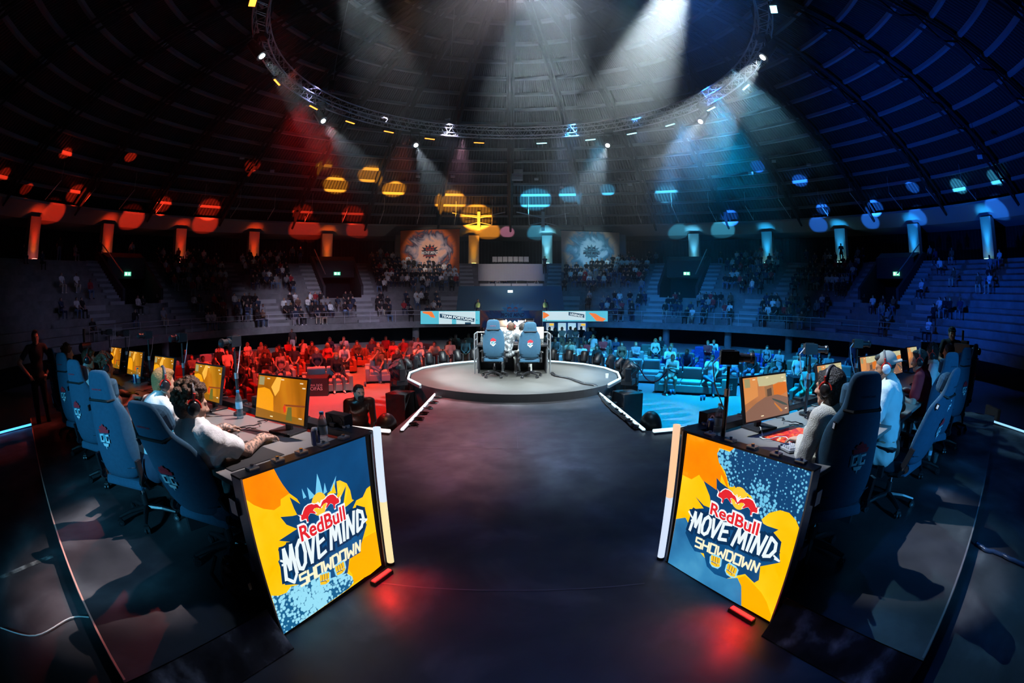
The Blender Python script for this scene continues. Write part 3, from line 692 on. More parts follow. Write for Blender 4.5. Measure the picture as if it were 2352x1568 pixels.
M_lamp = mat('spot_lens', (1, 1, 1), .3, emit=(.82, .95, 1), es=30)
where = ['far left', 'second from the left', 'third from the left', 'third from the right', 'second from the right', 'far right', 'nearest right', 'nearest left', 'nearest middle, added unseen']
for i, (p, t) in enumerate(RING_SPOTS):
    d = (t - p).normalized(); e = empty('profile_spotlight', p, 0, 'black spotlight with a glaring white lens under the ring truss, %s' % where[i], 'spotlight', 'white spotlights under the ring truss')
    mb = MB(); mb.cyl(-d * .35, d * .27, .13, M_blackg, .17, n=16); mb.build('body', e, smooth=False)
    mb = MB(); mb.cyl(d * .272, d * .285, .085, M_lamp, n=20); mb.build('lens', e)
    mb = MB(); x, y, _ = basis(d); h = Vector((0, 0, 1))
    side = d.cross(h).normalized(); mb.tube([side * .2, side * .2 + h * .38, -side * .2 + h * .38, -side * .2], .02, M_black, n=5); mb.box((0, 0, .46), (.34, .24, .14), M_black); mb.build('yoke', e)
# small LED battens on the ring, amber on the left and cyan on the right
bat = [(636, 188), (720, 246), (804, 280), (893, 302), (987, 318), (1100, 327), (1244, 328), (1356, 320), (1451, 306), (1539, 286), (1633, 249), (1713, 199)]
bat += [(580, 5), (1776, 20)]
for j, (u, v) in enumerate(bat):
    p = onz(u, v, 8.75) if j < 12 else onz(u, v, 8.9); lf = u < 1176
    ctr = Vector((RX, RY, p.z)); a = math.atan2(p.y - RY, p.x - RX)
    e = empty('led_batten', p, a + PI / 2, '%s glowing LED batten on the ring truss, %s' % ('amber' if lf else 'cyan', ('%s from the left' % ('first', 'second', 'third', 'fourth', 'fifth', 'sixth')[j] if j < 6 else '%s from the right' % ('sixth', 'fifth', 'fourth', 'third', 'second', 'first')[j - 6]) if j < 12 else 'at the top of the picture'), 'led light', 'LED battens on the ring truss')
    big = j >= 12; w = .42 if not big else .34
    mb = MB(); mb.box((0, 0, .04), (w + .06, .12, .1) if not big else (.4, .2, .1), M_black); mb.tube([(0, 0, .08), (0, 0, RZT - p.z)], .015, M_black, n=4); mb.build('housing', e)
    ml = mat('batten_%s' % ('amber' if lf else 'cyan'), (1, .4, .1) if lf else (.5, .9, 1), .4, emit=(1, .27, .03) if lf else (.35, .85, 1), es=4.0)
    mb = MB()
    if big:
        for q in (-.12, -.04, .04, .12): mb.box((q, 0, -.02), (.055, .17, .02), ml)
    else: mb.box((0, 0, -.02), (w, .05, .02), ml)
    mb.build('diffuser', e)
# ------------------------------------------------------------------ moving heads round the round stage
def moving_head(parent, tilt, pan):
    mb = MB(); mb.box((0, 0, .06), (.34, .26, .12), M_blackg); mb.build('base', parent, bevel=.01)
    R = Matrix.Rotation(pan, 3, 'Z'); mb = MB()
    for s in (-1, 1): mb.box(R @ Vector((s * .16, 0, .24)), (.05, .14, .28), M_blackg, R=R)
    mb.box(R @ Vector((0, 0, .13)), (.34, .16, .05), M_blackg, R=R); mb.build('yoke', parent, bevel=.008)
    R2 = R @ Matrix.Rotation(tilt, 3, 'X'); c = Vector((0, 0, .32)); d = R2 @ Vector((0, 0, 1)); mb = MB()
    mb.lathe([(0, -.17), (.09, -.16), (.115, -.08), (.12, .04), (.125, .12), (.11, .17), (.0, .17)], M_blackg, c, 18, d); mb.build('head', parent, smooth=True)
    mb = MB(); mb.cyl(c + d * .168, c + d * .18, .085, mat('dark_lens', (.35, .38, .42), .08, metal=.6), n=18); mb.build('lens', parent)
for side in (-1, 1):
    for j in range(11):
        a = PI / 2 - side * (math.radians(14) + j * math.radians(10.6)); r = SR + .38
        p = Vector((SX + r * math.cos(a), SY + r * math.sin(a), SZ - .13))
        if j == 10: p.z = SZ - .02
        e = empty('moving_head_light', p, a - PI / 2, 'black moving head lamp, %s rim of the round stage, %s from the back' % ('left' if side < 0 else 'right', ('first', 'second', 'third', 'fourth', 'fifth', 'sixth', 'seventh', 'eighth', 'ninth', 'tenth', 'last')[j]), 'moving light', 'moving head lamps round the round stage')
        moving_head(e, -.5 + random.uniform(-.2, .2), random.uniform(-.4, .4))
        if j < 10:
            mb = MB(); mb.box((0, 0, (FZ - p.z) / 2), (.3, .24, -(FZ - p.z)), M_skirt); o = mb.build('lamp_plinth', None, label='black draped plinth under a moving head lamp, %s rim, %s from the back' % ('left' if side < 0 else 'right', ('first', 'second', 'third', 'fourth', 'fifth', 'sixth', 'seventh', 'eighth', 'ninth', 'tenth')[j]), cat='plinth', group='plinths under the moving heads'); o.location = p; o.rotation_euler.z = a
    p = onz(935 if side < 0 else 1432, 963 if side < 0 else 955, FZ); p = Vector((SX + side * 2.62, 10.05, FZ))
    mb = MB(); mb.box((0, 0, .48), (.52, .55, .96), M_skirt, rz=side * .3); o = mb.build('draped_box', None, bevel=.015, label='tall black draped box standing at the %s side of the round stage' % ('left' if side < 0 else 'right'), cat='box'); o.location = p
# ------------------------------------------------------------------ LED end panels with their artwork
def em(name, c, s=1.0): return mat('led_' + name, tuple(x * .2 for x in c), .5, emit=c, es=s)
E_YEL = ramp_mat('led_yellow', 3.2, [(.35, (1, .52, .0)), (.6, (1, .60, .01)), (.8, (1, .72, .10))], emit=1.05, rough=.5)
E_ORG = ramp_mat('led_orange', 4.5, [(.35, (1, .22, .0)), (.6, (1, .27, .0)), (.78, (1, .45, .02))], emit=1.05, rough=.5)
E_NAVY = ramp_mat('led_navy', 2.2, [(.3, (.002, .04, .13)), (.55, (.003, .065, .20)), (.8, (.01, .12, .33))], emit=1.0, rough=.5)
E_BLUE = ramp_mat('led_blue_fade', 2.0, [(.3, (.01, .10, .28)), (.6, (.04, .25, .50)), (.8, (.10, .42, .68))], emit=1.0, rough=.5)
E_CYAN = em('cyan', (.18, .62, .90)); E_LC = em('light_cyan', (.30, .74, .95))
E_WHITE = em('white', (.92, .97, 1)); E_RED = em('red', (.80, .02, .03)); E_SUN = em('sun_yellow', (1, .62, .04))
E_FIST = em('fist_yellow', (1, .58, .02)); E_DARK = em('outline_navy', (.002, .03, .10)); E_PALE = em('pale', (.85, .95, .98))
def dots_mat(name, scale, cut, a, b_):
    m = bpy.data.materials.new(name); m.use_nodes = True; nt = m.node_tree; b = nt.nodes['Principled BSDF']
    tc = nt.nodes.new('ShaderNodeTexCoord'); v = nt.nodes.new('ShaderNodeTexVoronoi'); v.inputs['Scale'].default_value = scale; v.inputs['Randomness'].default_value = .75; v.voronoi_dimensions = '3D'
    n = nt.nodes.new('ShaderNodeTexNoise'); n.inputs['Scale'].default_value = 3.2; n.inputs['Detail'].default_value = 6
    nt.links.new(tc.outputs['Object'], v.inputs['Vector']); nt.links.new(tc.outputs['Object'], n.inputs['Vector'])
    mr = nt.nodes.new('ShaderNodeMapRange'); mr.inputs['From Min'].default_value = .36; mr.inputs['From Max'].default_value = .62; mr.inputs['To Min'].default_value = .20; mr.inputs['To Max'].default_value = cut
    nt.links.new(n.outputs['Fac'], mr.inputs['Value'])
    lt = nt.nodes.new('ShaderNodeMath'); lt.operation = 'SUBTRACT'; nt.links.new(mr.outputs['Result'], lt.inputs[0]); nt.links.new(v.outputs['Distance'], lt.inputs[1])
    m2 = nt.nodes.new('ShaderNodeMapRange'); m2.inputs['From Min'].default_value = -.04; m2.inputs['From Max'].default_value = .12; nt.links.new(lt.outputs[0], m2.inputs['Value'])
    mx = nt.nodes.new('ShaderNodeMix'); mx.data_type = 'RGBA'; mx.inputs['A'].default_value = (*a, 1); mx.inputs['B'].default_value = (*b_, 1); nt.links.new(m2.outputs['Result'], mx.inputs['Factor'])
    nt.links.new(mx.outputs['Result'], b.inputs['Emission Color']); b.inputs['Emission Strength'].default_value = 1.0
    b.inputs['Base Color'].default_value = (.02, .05, .1, 1); return m
E_DOTS = dots_mat('led_blue_dots', 42, .62, (.004, .055, .17), (.16, .58, .85))
E_DOTS2 = dots_mat('led_pale_dots', 38, .80, (.01, .12, .28), (.32, .76, .95))
class Art:
    """flat artwork on a panel: x to the viewer's right, y up, metres, lower-left corner at the origin"""
    def __init__(s, parent, o, ex, n, crop=None): s.par, s.o, s.ex, s.n, s.crop, s.z = parent, Vector(o), Vector(ex), Vector(n), crop, .004; s.parts = {}
    def uv(s, X, Y):
        d = ray(s.crop[0] + X / s.crop[2], s.crop[1] + Y / s.crop[2]); o = s.o + s.n * .03
        P = CP + d * ((o - CP).dot(s.n) / d.dot(s.n)) - o; return (P.dot(s.ex), P.z)
    def add(s, name, poly, m, z, uv=True):
        if uv: poly = [s.uv(*p) for p in poly]
        poly = [(min(max(p[0], 0.004), PW - .004), min(max(p[1], .004), PW - .004)) for p in poly]
        mb = s.parts.setdefault(name, MB()); tr = tessellate_polygon([[Vector((*p, 0)) for p in poly]]); fs = []
        for t in tr:
            t = list(t); a, b, c = (Vector(poly[i]) for i in t)
            if (b.x - a.x) * (c.y - a.y) - (b.y - a.y) * (c.x - a.x) < 0: t = t[::-1]
            fs.append(t)
        mb.add([(p[0], p[1], z) for p in poly], fs, m)
    def stroke(s, name, pts, w, m, z, uv=True):
        if uv: pts = [s.uv(*p) for p in pts]
        for a, b in zip(pts[:-1], pts[1:]):
            a, b = Vector(a), Vector(b); d = (b - a)
            if d.length < 1e-6: continue
            d.normalize(); n = Vector((-d.y, d.x)) * w / 2; a = a - d * w * .3; b = b + d * w * .3
            s.add(name, [tuple(a - n), tuple(b - n), tuple(b + n), tuple(a + n)], m, z, uv=False); z += .00002
    def finish(s):
        M = Matrix((s.ex, Vector((0, 0, 1)), s.n)).transposed().to_4x4(); M.translation = s.o - s.par.matrix_world.translation + s.n * .0275
        s.M = M
        for nme, mb in s.parts.items():
            mb.v = [tuple(M @ Vector(v)) for v in mb.v]; mb.build(nme, s.par)
# letter shapes as strokes on a 1 x 1 box
LET = {'M': [[(0, 0), (.18, 1), (.5, .25), (.82, 1), (1, 0)]], 'O': [[(.5, 1), (.12, .82), (0, .45), (.14, .08), (.5, 0), (.86, .14), (1, .5), (.88, .86), (.5, 1)]],
       'V': [[(0, 1), (.38, 0), (1, 1)]], 'E': [[(1, 1), (.1, .95), (0, 0), (.9, .06)], [(.06, .5), (.8, .55)]], 'I': [[(.5, 1), (.5, 0)]],
       'N': [[(0, 0), (.12, 1), (.8, .02), (1, 1)]], 'D': [[(.1, 0), (.22, 1), (.85, .8), (1, .45), (.7, .1), (.1, 0)]],
       'S': [[(1, 1), (0, 1), (0, .55), (1, .5), (1, 0), (0, 0)]], 'H': [[(0, 0), (0, 1)], [(1, 0), (1, 1)], [(0, .5), (1, .5)]],
       'o': [[(0, 0), (0, 1), (1, 1), (1, 0), (0, 0)]], 'W': [[(0, 1), (.12, 0), (.5, .55), (.88, 0), (1, 1)]], 'w': [[(0, 1), (0, 0), (.5, 0), (.5, .8)], [(.5, 0), (1, 0), (1, 1)]],
       'd': [[(0, 0), (0, 1), (.8, 1), (1, .7), (1, .25), (.8, 0), (0, 0)]], 'n': [[(0, 0), (0, 1), (1, .1), (1, 1)]]}
def word(art, name, txt, p0, p1, h, w, m, z, shear=.0, gap=.24, narrow='I', h2=None, base=0.0):
    """letters from p0 to p1 (uv) along a baseline"""
    p0, p1 = Vector(p0), Vector(p1); d = (p1 - p0); L = d.length; d.normalize(); up = Vector((-d.y, d.x))
    ws = [.35 if c in narrow else 1.15 if c in 'MWw' else .5 if c == ' ' else .9 for c in txt]; tot = sum(ws) + gap * (len(txt) - 1); u = L / tot; x = 0
    for i, (c, wd) in enumerate(zip(txt, ws)):
        hh = h + ((h2 or h) - h) * i / max(1, len(txt) - 1)
        if c != ' ':
            for st in LET[c]: art.stroke(name, [tuple(p0 + d * (x + px * wd * u + shear * py * hh) + up * (py * hh)) for px, py in st], w, m, z + .00004 * i, uv=False)
        x += (wd + gap) * u
BULL = [(0, .30), (.06, .42), (.16, .48), (.24, .62), (.40, .74), (.58, .78), (.74, .70), (.86, .60), (.92, .66), (.98, .78), (.94, .60), (1.0, .52), (1.03, .40), (.95, .34), (.86, .30), (.80, .22), (.86, .08), (.78, .02), (.72, .18), (.66, .26), (.52, .30), (.44, .20), (.36, .06), (.28, .0), (.30, .14), (.34, .28), (.24, .30), (.12, .22), (.04, .10), (.0, .0), (-.06, .02), (-.02, .16)]
def bull(art, c, s, flip, rot, z):
    def tf(k, dx=0, dy=0, g=1.0):
        out = []
        for x, y in BULL:
            x = (x - .5) * g; y = (y - .4) * g
            if flip: x = -x
            X, Y = x * s, y * s * .8; out.append((c[0] + X * math.cos(rot) - Y * math.sin(rot), c[1] + X * math.sin(rot) + Y * math.cos(rot)))
        return out if not flip else out[::-1]
    art.add('bulls_outline', tf(0, g=1.16), E_WHITE, z, uv=False); art.add('bulls', tf(0), E_RED, z + .0006, uv=False)
    e = -1 if flip else 1     # raised tail and horns
    q = Vector((c[0] - e * s * .52, c[1] - .04 * s)); art.stroke('bulls_outline', [tuple(q), tuple(q + Vector((-e * .08 * s, .16 * s))), tuple(q + Vector((e * .02 * s, .28 * s)))], .035 * s, E_WHITE, z + .0003, uv=False)
def fist(art, c, s, rot, z):
    nf = 'left_fist' if 'left_fist' not in art.parts else 'right_fist'
    cr, sr = math.cos(rot), math.sin(rot); T = lambda x, y: (c[0] + (x * cr - y * sr) * s, c[1] + (x * sr + y * cr) * s)
    art.add(nf + '_outline', [T(*p) for p in ((-.62, -.35), (-.3, -.62), (.35, -.6), (.66, -.25), (.66, .4), (.3, .58), (-.4, .56), (-.66, .2))], E_LC, z, uv=False)
    for i in range(4):
        x = -.5 + i * .26; art.add(nf, [T(x, -.1), T(x + .22, -.1), T(x + .24, .3), T(x + .18, .44), T(x + .04, .44), T(x - .02, .3)], E_FIST, z + .0005, uv=False)
    art.add(nf, [T(-.5, -.14), T(-.44, -.42), (T(.1, -.5)), T(.5, -.36), T(.54, -.14)], E_FIST, z + .0005, uv=False)
    for i in range(3): art.stroke(nf + '_lines', [T(-.26 + i * .26, .4), T(-.25 + i * .26, -.12)], .05 * s, E_DARK, z + .0009, uv=False)
    art.stroke(nf + '_lines', [T(-.45, -.15), T(.1, -.2), T(.2, -.34)], .05 * s, E_DARK, z + .0009, uv=False)
def led_panel(S, crop, corner_far):
    lab = 'glowing LED screen with yellow and blue event artwork closing the %s desk row' % ('left' if S.sg < 0 else 'right')
    o = S.A if S.sg < 0 else S.A + S.ef * PW; ex = S.ef if S.sg < 0 else -S.ef; n = -S.er
    e = empty('led_screen', o, 0, lab, 'led panel'); bpy.context.view_layer.update()
    R = Matrix((ex, Vector((0, 0, 1)), n)).transposed(); c = o + ex * PW / 2 + Vector((0, 0, PW / 2)) - o
    mb = MB(); mb.box(c - n * .03, (PW, PW, .11), M_black, R=R)
    for dx, dy, w, h in ((0, PW / 2, PW + .02, .012), (0, -PW / 2, PW + .02, .012), (PW / 2, 0, .012, PW), (-PW / 2, 0, .012, PW)):
        mb.box(c + ex * dx + Vector((0, 0, dy)) - n * .02, (w, h, .10), M_alu if abs(dx) > 0 else M_blackg, R=R)
    mb.build('cabinet', e)
    mb = MB()
    back = c - ex * PW / 2 if S.sg < 0 else c + ex * PW / 2
    for z in (-.45, -.02, .35): mb = MB(); mb.box(back + Vector((0, 0, z)) - n * .09, (.05, .09, .07), M_alu, R=R); mb.build('latch', e)
    a = Art(e, o, ex, n, crop); return e, a
# ---- left panel
e, a = led_panel(LE, (500, 950, 2.851), None)
a.add('background', [(160, 425), (965, 135), (1072, 990), (430, 1442)], E_YEL, .0)
a.add('shapes', [(160, 425), (366, 352), (400, 420), (430, 468), (470, 520), (412, 560), (412, 600), (370, 630), (300, 622), (235, 596), (185, 560)], E_ORG, .001)
a.add('shapes', [(366, 352), (965, 135), (1000, 470), (975, 490), (950, 545), (905, 568), (880, 560), (868, 500), (845, 455), (800, 435), (760, 448), (745, 500), (700, 540), (600, 560), (520, 556), (470, 520), (420, 455), (385, 395)], E_NAVY, .001)
a.add('shapes', [(350, 1190), (400, 1190), (450, 1170), (480, 1130), (560, 1110), (660, 1070), (770, 1050), (840, 1040), (880, 1065), (890, 1100), (860, 1140), (820, 1170), (430, 1442)], E_DOTS2, .0012)
a.add('shapes', [(930, 850), (960, 810), (1035, 770), (1072, 990), (1000, 1050), (890, 1110), (880, 1050), (850, 1010), (880, 920)], mat('led_gold', (.2, .1, 0), .5, emit=(1, .46, 0), es=1.0), .0008)
burst = [(520, 660), (490, 668), (410, 675), (450, 725), (520, 752), (400, 830), (505, 840), (455, 900), (395, 965), (430, 1060), (440, 1120), (500, 1115), (560, 1120), (640, 1075), (740, 1075), (850, 1040), (862, 950), (935, 905), (940, 850), (975, 725), (930, 620), (880, 625), (920, 540), (850, 600), (820, 620), (840, 470), (790, 580), (775, 405), (735, 560), (650, 390), (635, 540), (555, 485), (575, 560), (510, 540), (540, 590), (470, 545), (500, 620)]
a.add('burst', burst, E_NAVY, .0018)
for sp in ([(640, 530), (650, 390), (668, 440), (690, 530)], [(580, 545), (550, 488), (560, 555)], [(600, 560), (585, 480), (640, 540)], [(735, 500), (775, 405), (760, 520)], [(690, 530), (700, 450), (715, 510)]): a.add('flames', sp, E_CYAN, .0022)
for sp in ([(770, 560), (800, 480), (805, 570)], [(830, 590), (850, 490), (880, 560), (850, 590)], [(740, 520), (760, 450), (775, 520)]): a.add('flame_tips', sp, E_YEL, .0024)
c = a.uv(665, 590); a.add('sun', [(c[0] + .068 * math.cos(t), c[1] + .078 * math.sin(t)) for t in np.linspace(0, 2 * PI, 25)[:-1]], E_SUN, .0026, uv=False)
r = math.atan2(a.uv(795, 570)[1] - a.uv(600, 640)[1], a.uv(795, 570)[0] - a.uv(600, 640)[0])
bull(a, a.uv(600, 638), .155, True, r + .5, .003); bull(a, a.uv(738, 572), .155, False, r - .35, .003)
p0, p1 = Vector(a.uv(545, 835)), Vector(a.uv(836, 690)); q0 = Vector(a.uv(522, 745))
word(a, 'title_outline', 'MOVE', a.uv(448, 1085), a.uv(712, 905), .20, .075, E_DARK, .0032, shear=.18, h2=.20); word(a, 'title_outline', 'MIND', a.uv(742, 885), a.uv(955, 740), .19, .075, E_DARK, .0032, shear=.18, h2=.15)
word(a, 'title', 'MOVE', a.uv(448, 1085), a.uv(712, 905), .20, .027, E_PALE, .0038, shear=.18, h2=.19); word(a, 'title', 'MIND', a.uv(742, 885), a.uv(955, 740), .18, .027, E_PALE, .0038, shear=.18, h2=.15)
a.stroke('title', [(410, 960), (450, 975), (420, 990)], .014, E_PALE, .0039); a.stroke('title', [(930, 690), (975, 690), (945, 720)], .014, E_PALE, .0039)
a.stroke('title', [(452, 1080), (500, 1100), (515, 1050)], .022, E_PALE, .0039)
word(a, 'subtitle', 'SHoWdoWN', a.uv(545, 1125), a.uv(935, 893), .080, .018, em('pale_yellow', (1, .93, .62)), .0044, shear=.1, gap=.30)
fist(a, a.uv(697, 1078), .088, r - .15, .0048); fist(a, a.uv(799, 1012), .088, r + .1, .0048)
a.finish()
def redbull(art, q0, p0, p1, z):
    L = (p1 - p0).length; ang = math.atan2(p1.y - p0.y, p1.x - p0.x); h = (q0 - p0).length
    for m, bold, zz, nm in ((E_WHITE, .085, z, 'name_outline'), (E_RED, .022, z + .0006, 'name')):
        M = art.M @ Matrix.Translation((p0.x, p0.y, zz)) @ Matrix.Rotation(ang, 4, 'Z')
        if nm == 'name_outline': M = M @ Matrix.Translation((-.010, -.012, 0))
        text_on(nm, 'Red Bull'.replace(' ', ''), art.par, m, M, width=L + (.02 if bold > .05 else 0), height=h + (.026 if bold > .05 else 0), bold=bold)
redbull(a, Vector(a.uv(520, 742)), Vector(a.uv(547, 838)), Vector(a.uv(836, 690)), .0045)
EP_L = e
# ---- right panel
e, a = led_panel(RI, (1500, 950, 2.851), None)
a.add('background', [(222, 130), (1048, 375), (778, 1370), (95, 975)], E_YEL, .0)
a.add('shapes', [(222, 130), (530, 225), (525, 250), (490, 240), (430, 225), (420, 270), (440, 340), (480, 420), (490, 500), (445, 400), (430, 500), (395, 500), (370, 490), (325, 440), (300, 400), (250, 430), (190, 400)], E_ORG, .001)
a.add('shapes', [(530, 225), (1048, 375), (955, 750), (935, 700), (890, 650), (830, 632), (760, 650), (700, 700), (690, 640), (640, 540), (560, 480), (500, 480), (470, 380), (430, 320), (418, 260), (440, 228), (500, 250)], E_DOTS, .0012)
a.add('shapes', [(148, 690), (210, 680), (250, 760), (260, 850), (380, 1000), (480, 1080), (550, 1075), (575, 1130), (575, 1260), (95, 975)], E_BLUE, .0011)
a.add('shapes', [(555, 1075), (600, 1060), (650, 1110), (705, 1170), (740, 1230), (770, 1320), (765, 1365), (575, 1255), (575, 1140)], mat('led_gold', (.2, .1, 0), .5), .0009)
burst = [(380, 620), (330, 600), (275, 540), (330, 620), (235, 625), (255, 680), (230, 720), (210, 780), (240, 850), (270, 900), (330, 915), (350, 1000), (400, 1050), (480, 1080), (550, 1060), (600, 1050), (660, 1108), (690, 1090), (700, 1000), (830, 975), (820, 860), (770, 825), (745, 800), (820, 760), (745, 735), (720, 720), (690, 650), (640, 560), (545, 480), (530, 470), (520, 510), (440, 450), (415, 420), (415, 500), (330, 440), (370, 540)]
a.add('burst', burst, E_NAVY, .0018)
for sp in ([(530, 470), (550, 500), (520, 510)],): a.add('flame_tips', sp, E_YEL, .0024)
c = a.uv(563, 555); a.add('sun', [(c[0] + .068 * math.cos(t), c[1] + .078 * math.sin(t)) for t in np.linspace(0, 2 * PI, 25)[:-1]], E_SUN, .0026, uv=False)
r = math.atan2(a.uv(640, 605)[1] - a.uv(485, 545)[1], a.uv(640, 605)[0] - a.uv(485, 545)[0])
bull(a, a.uv(485, 540), .155, True, r + .3, .003); bull(a, a.uv(625, 600), .155, False, r - .35, .003)
word(a, 'title_outline', 'MOVE', a.uv(240, 760), a.uv(480, 835), .15, .075, E_DARK, .0032, shear=.25, h2=.13); word(a, 'title_outline', 'MIND', a.uv(515, 860), a.uv(775, 950), .14, .075, E_DARK, .0032, shear=.25, h2=.14)
word(a, 'title', 'MOVE', a.uv(240, 760), a.uv(480, 835), .15, .025, E_PALE, .0038, shear=.25, h2=.13); word(a, 'title', 'MIND', a.uv(515, 860), a.uv(775, 950), .14, .025, E_PALE, .0038, shear=.25, h2=.14)
a.stroke('title', [(235, 640), (262, 690), (250, 700)], .014, E_PALE, .0039); a.stroke('title', [(790, 930), (825, 965), (795, 950)], .014, E_PALE, .0039)
word(a, 'subtitle', 'SHoWdoWN', a.uv(275, 865), a.uv(680, 1040), .072, .016, mat('led_pale_yellow'), .0044, shear=.1, gap=.30)
fist(a, a.uv(408, 965), .088, r + .1, .0048); fist(a, a.uv(512, 1025), .088, r - .1, .0048)
a.finish(); redbull(a, Vector(a.uv(378, 577)), Vector(a.uv(372, 655)), Vector(a.uv(683, 800)), .0045)
EP_R = e
# ---- LED tubes beside the panels
for S, nm, c1, c2 in ((LE, 'left', (.72, .85, 1), (1, .82, .42)), (RI, 'right', (1, .62, .36), (.68, .80, 1))):
    p = S.p(-.035, PW + .06, 0); e = empty('led_tube', p, 0, 'upright LED tube beside the %s end panel, %s' % (nm, 'bluish above and yellow below' if S.sg < 0 else 'peach above and bluish below'), 'led tube')
    mb = MB(); mb.cyl((0, 0, .02), (0, 0, .56), .028, mat('tube_lower_' + nm, c2, .4, emit=c2, es=.95), n=14); mb.build('lower_diffuser', e, smooth=True)
    mb = MB(); mb.cyl((0, 0, .56), (0, 0, 1.12), .028, mat('tube_upper_' + nm, c1, .4, emit=c1, es=.95), n=14); mb.build('upper_diffuser', e, smooth=True)
    mb = MB(); mb.cyl((0, 0, 0), (0, 0, .025), .03, M_blackg, n=14); mb.build('end_cap', e)
# added red strips that cast the glow on the floor under the panels
for S, nm in ((LE, 'left'), (RI, 'right')):
    t = (PW - .15) if S.sg < 0 else .2
    q = S.p(-.11, t, .03); e = empty('added_floor_light', q, S.rz, 'added small red floor light at the foot of the %s end panel' % nm, 'floor light')
    mb = MB(); mb.box((0, 0, -.012), (.05, .22, .03), M_black); mb.build('housing', e); mb = MB(); mb.box((0, 0, .006), (.03, .2, .008), mat('red_led', (1, .02, .02), .5, emit=(1, .01, .01), es=6)); mb.build('lens', e)
    lamp('added_floor_glow', 'SPOT', q + Vector((0, 0, .22)) + S.er * .0, 15, (1, .015, .015), q - S.er * .16 + Vector((0, 0, -.03)), .05, 110, .9)
# ------------------------------------------------------------------ gaming chairs
M_fab = mat('blue_chair_fabric', (.030, .105, .185), .85, noise=(30, .10), bump=(420, .35))
M_fabd = mat('dark_chair_fabric', (.02, .05, .085), .85, bump=(420, .35))
M_plast = mat('chair_plastic', (.015, .015, .018), .35)
M_logr = mat('logo_red', (.75, .03, .05), .6); M_logw = mat('logo_white', (.80, .86, .90), .6); M_logc = mat('logo_teal', (.12, .42, .5), .6)
def chair_back():
    """lofted shell with wings and head part; back faces -y, pivot at the origin"""
    prof = []   # z, half width, bolster forward, thickness
    for z, w, bo, th, y in ((.0, .20, .03, .07, .0), (.06, .235, .05, .09, -.015), (.18, .27, .09, .10, -.03), (.32, .275, .11, .095, -.035), (.46, .265, .10, .09, -.025), (.56, .255, .09, .09, -.015), (.64, .235, .06, .085, -.01), (.70, .19, .035, .08, -.008), (.75, .165, .02, .08, -.006), (.84, .158, .015, .075, 0), (.91, .145, .01, .065, .005), (.945, .115, .005, .045, .008), (.955, .07, .0, .02, .01)):
        prof.append((z, w, bo, th, y))
    n = 20; vs = []
    for z, w, bo, th, y in prof:
        for i in range(n):
            t = 2 * PI * i / n; c, s = math.cos(t), math.sin(t)
            x = w * math.copysign(abs(c) ** .55, c); yy = y + th * .5 * math.copysign(abs(s) ** .8, s) + bo * abs(x / w) ** 3 - (.0 if s > 0 else .0)
            vs.append((x, yy, z))
    fs = [[i * n + k, i * n + (k + 1) % n, (i + 1) * n + (k + 1) % n, (i + 1) * n + k] for i in range(len(prof) - 1) for k in range(n)]
    fs += [list(range(n))[::-1], list(range((len(prof) - 1) * n, len(prof) * n))]
    return vs, fs
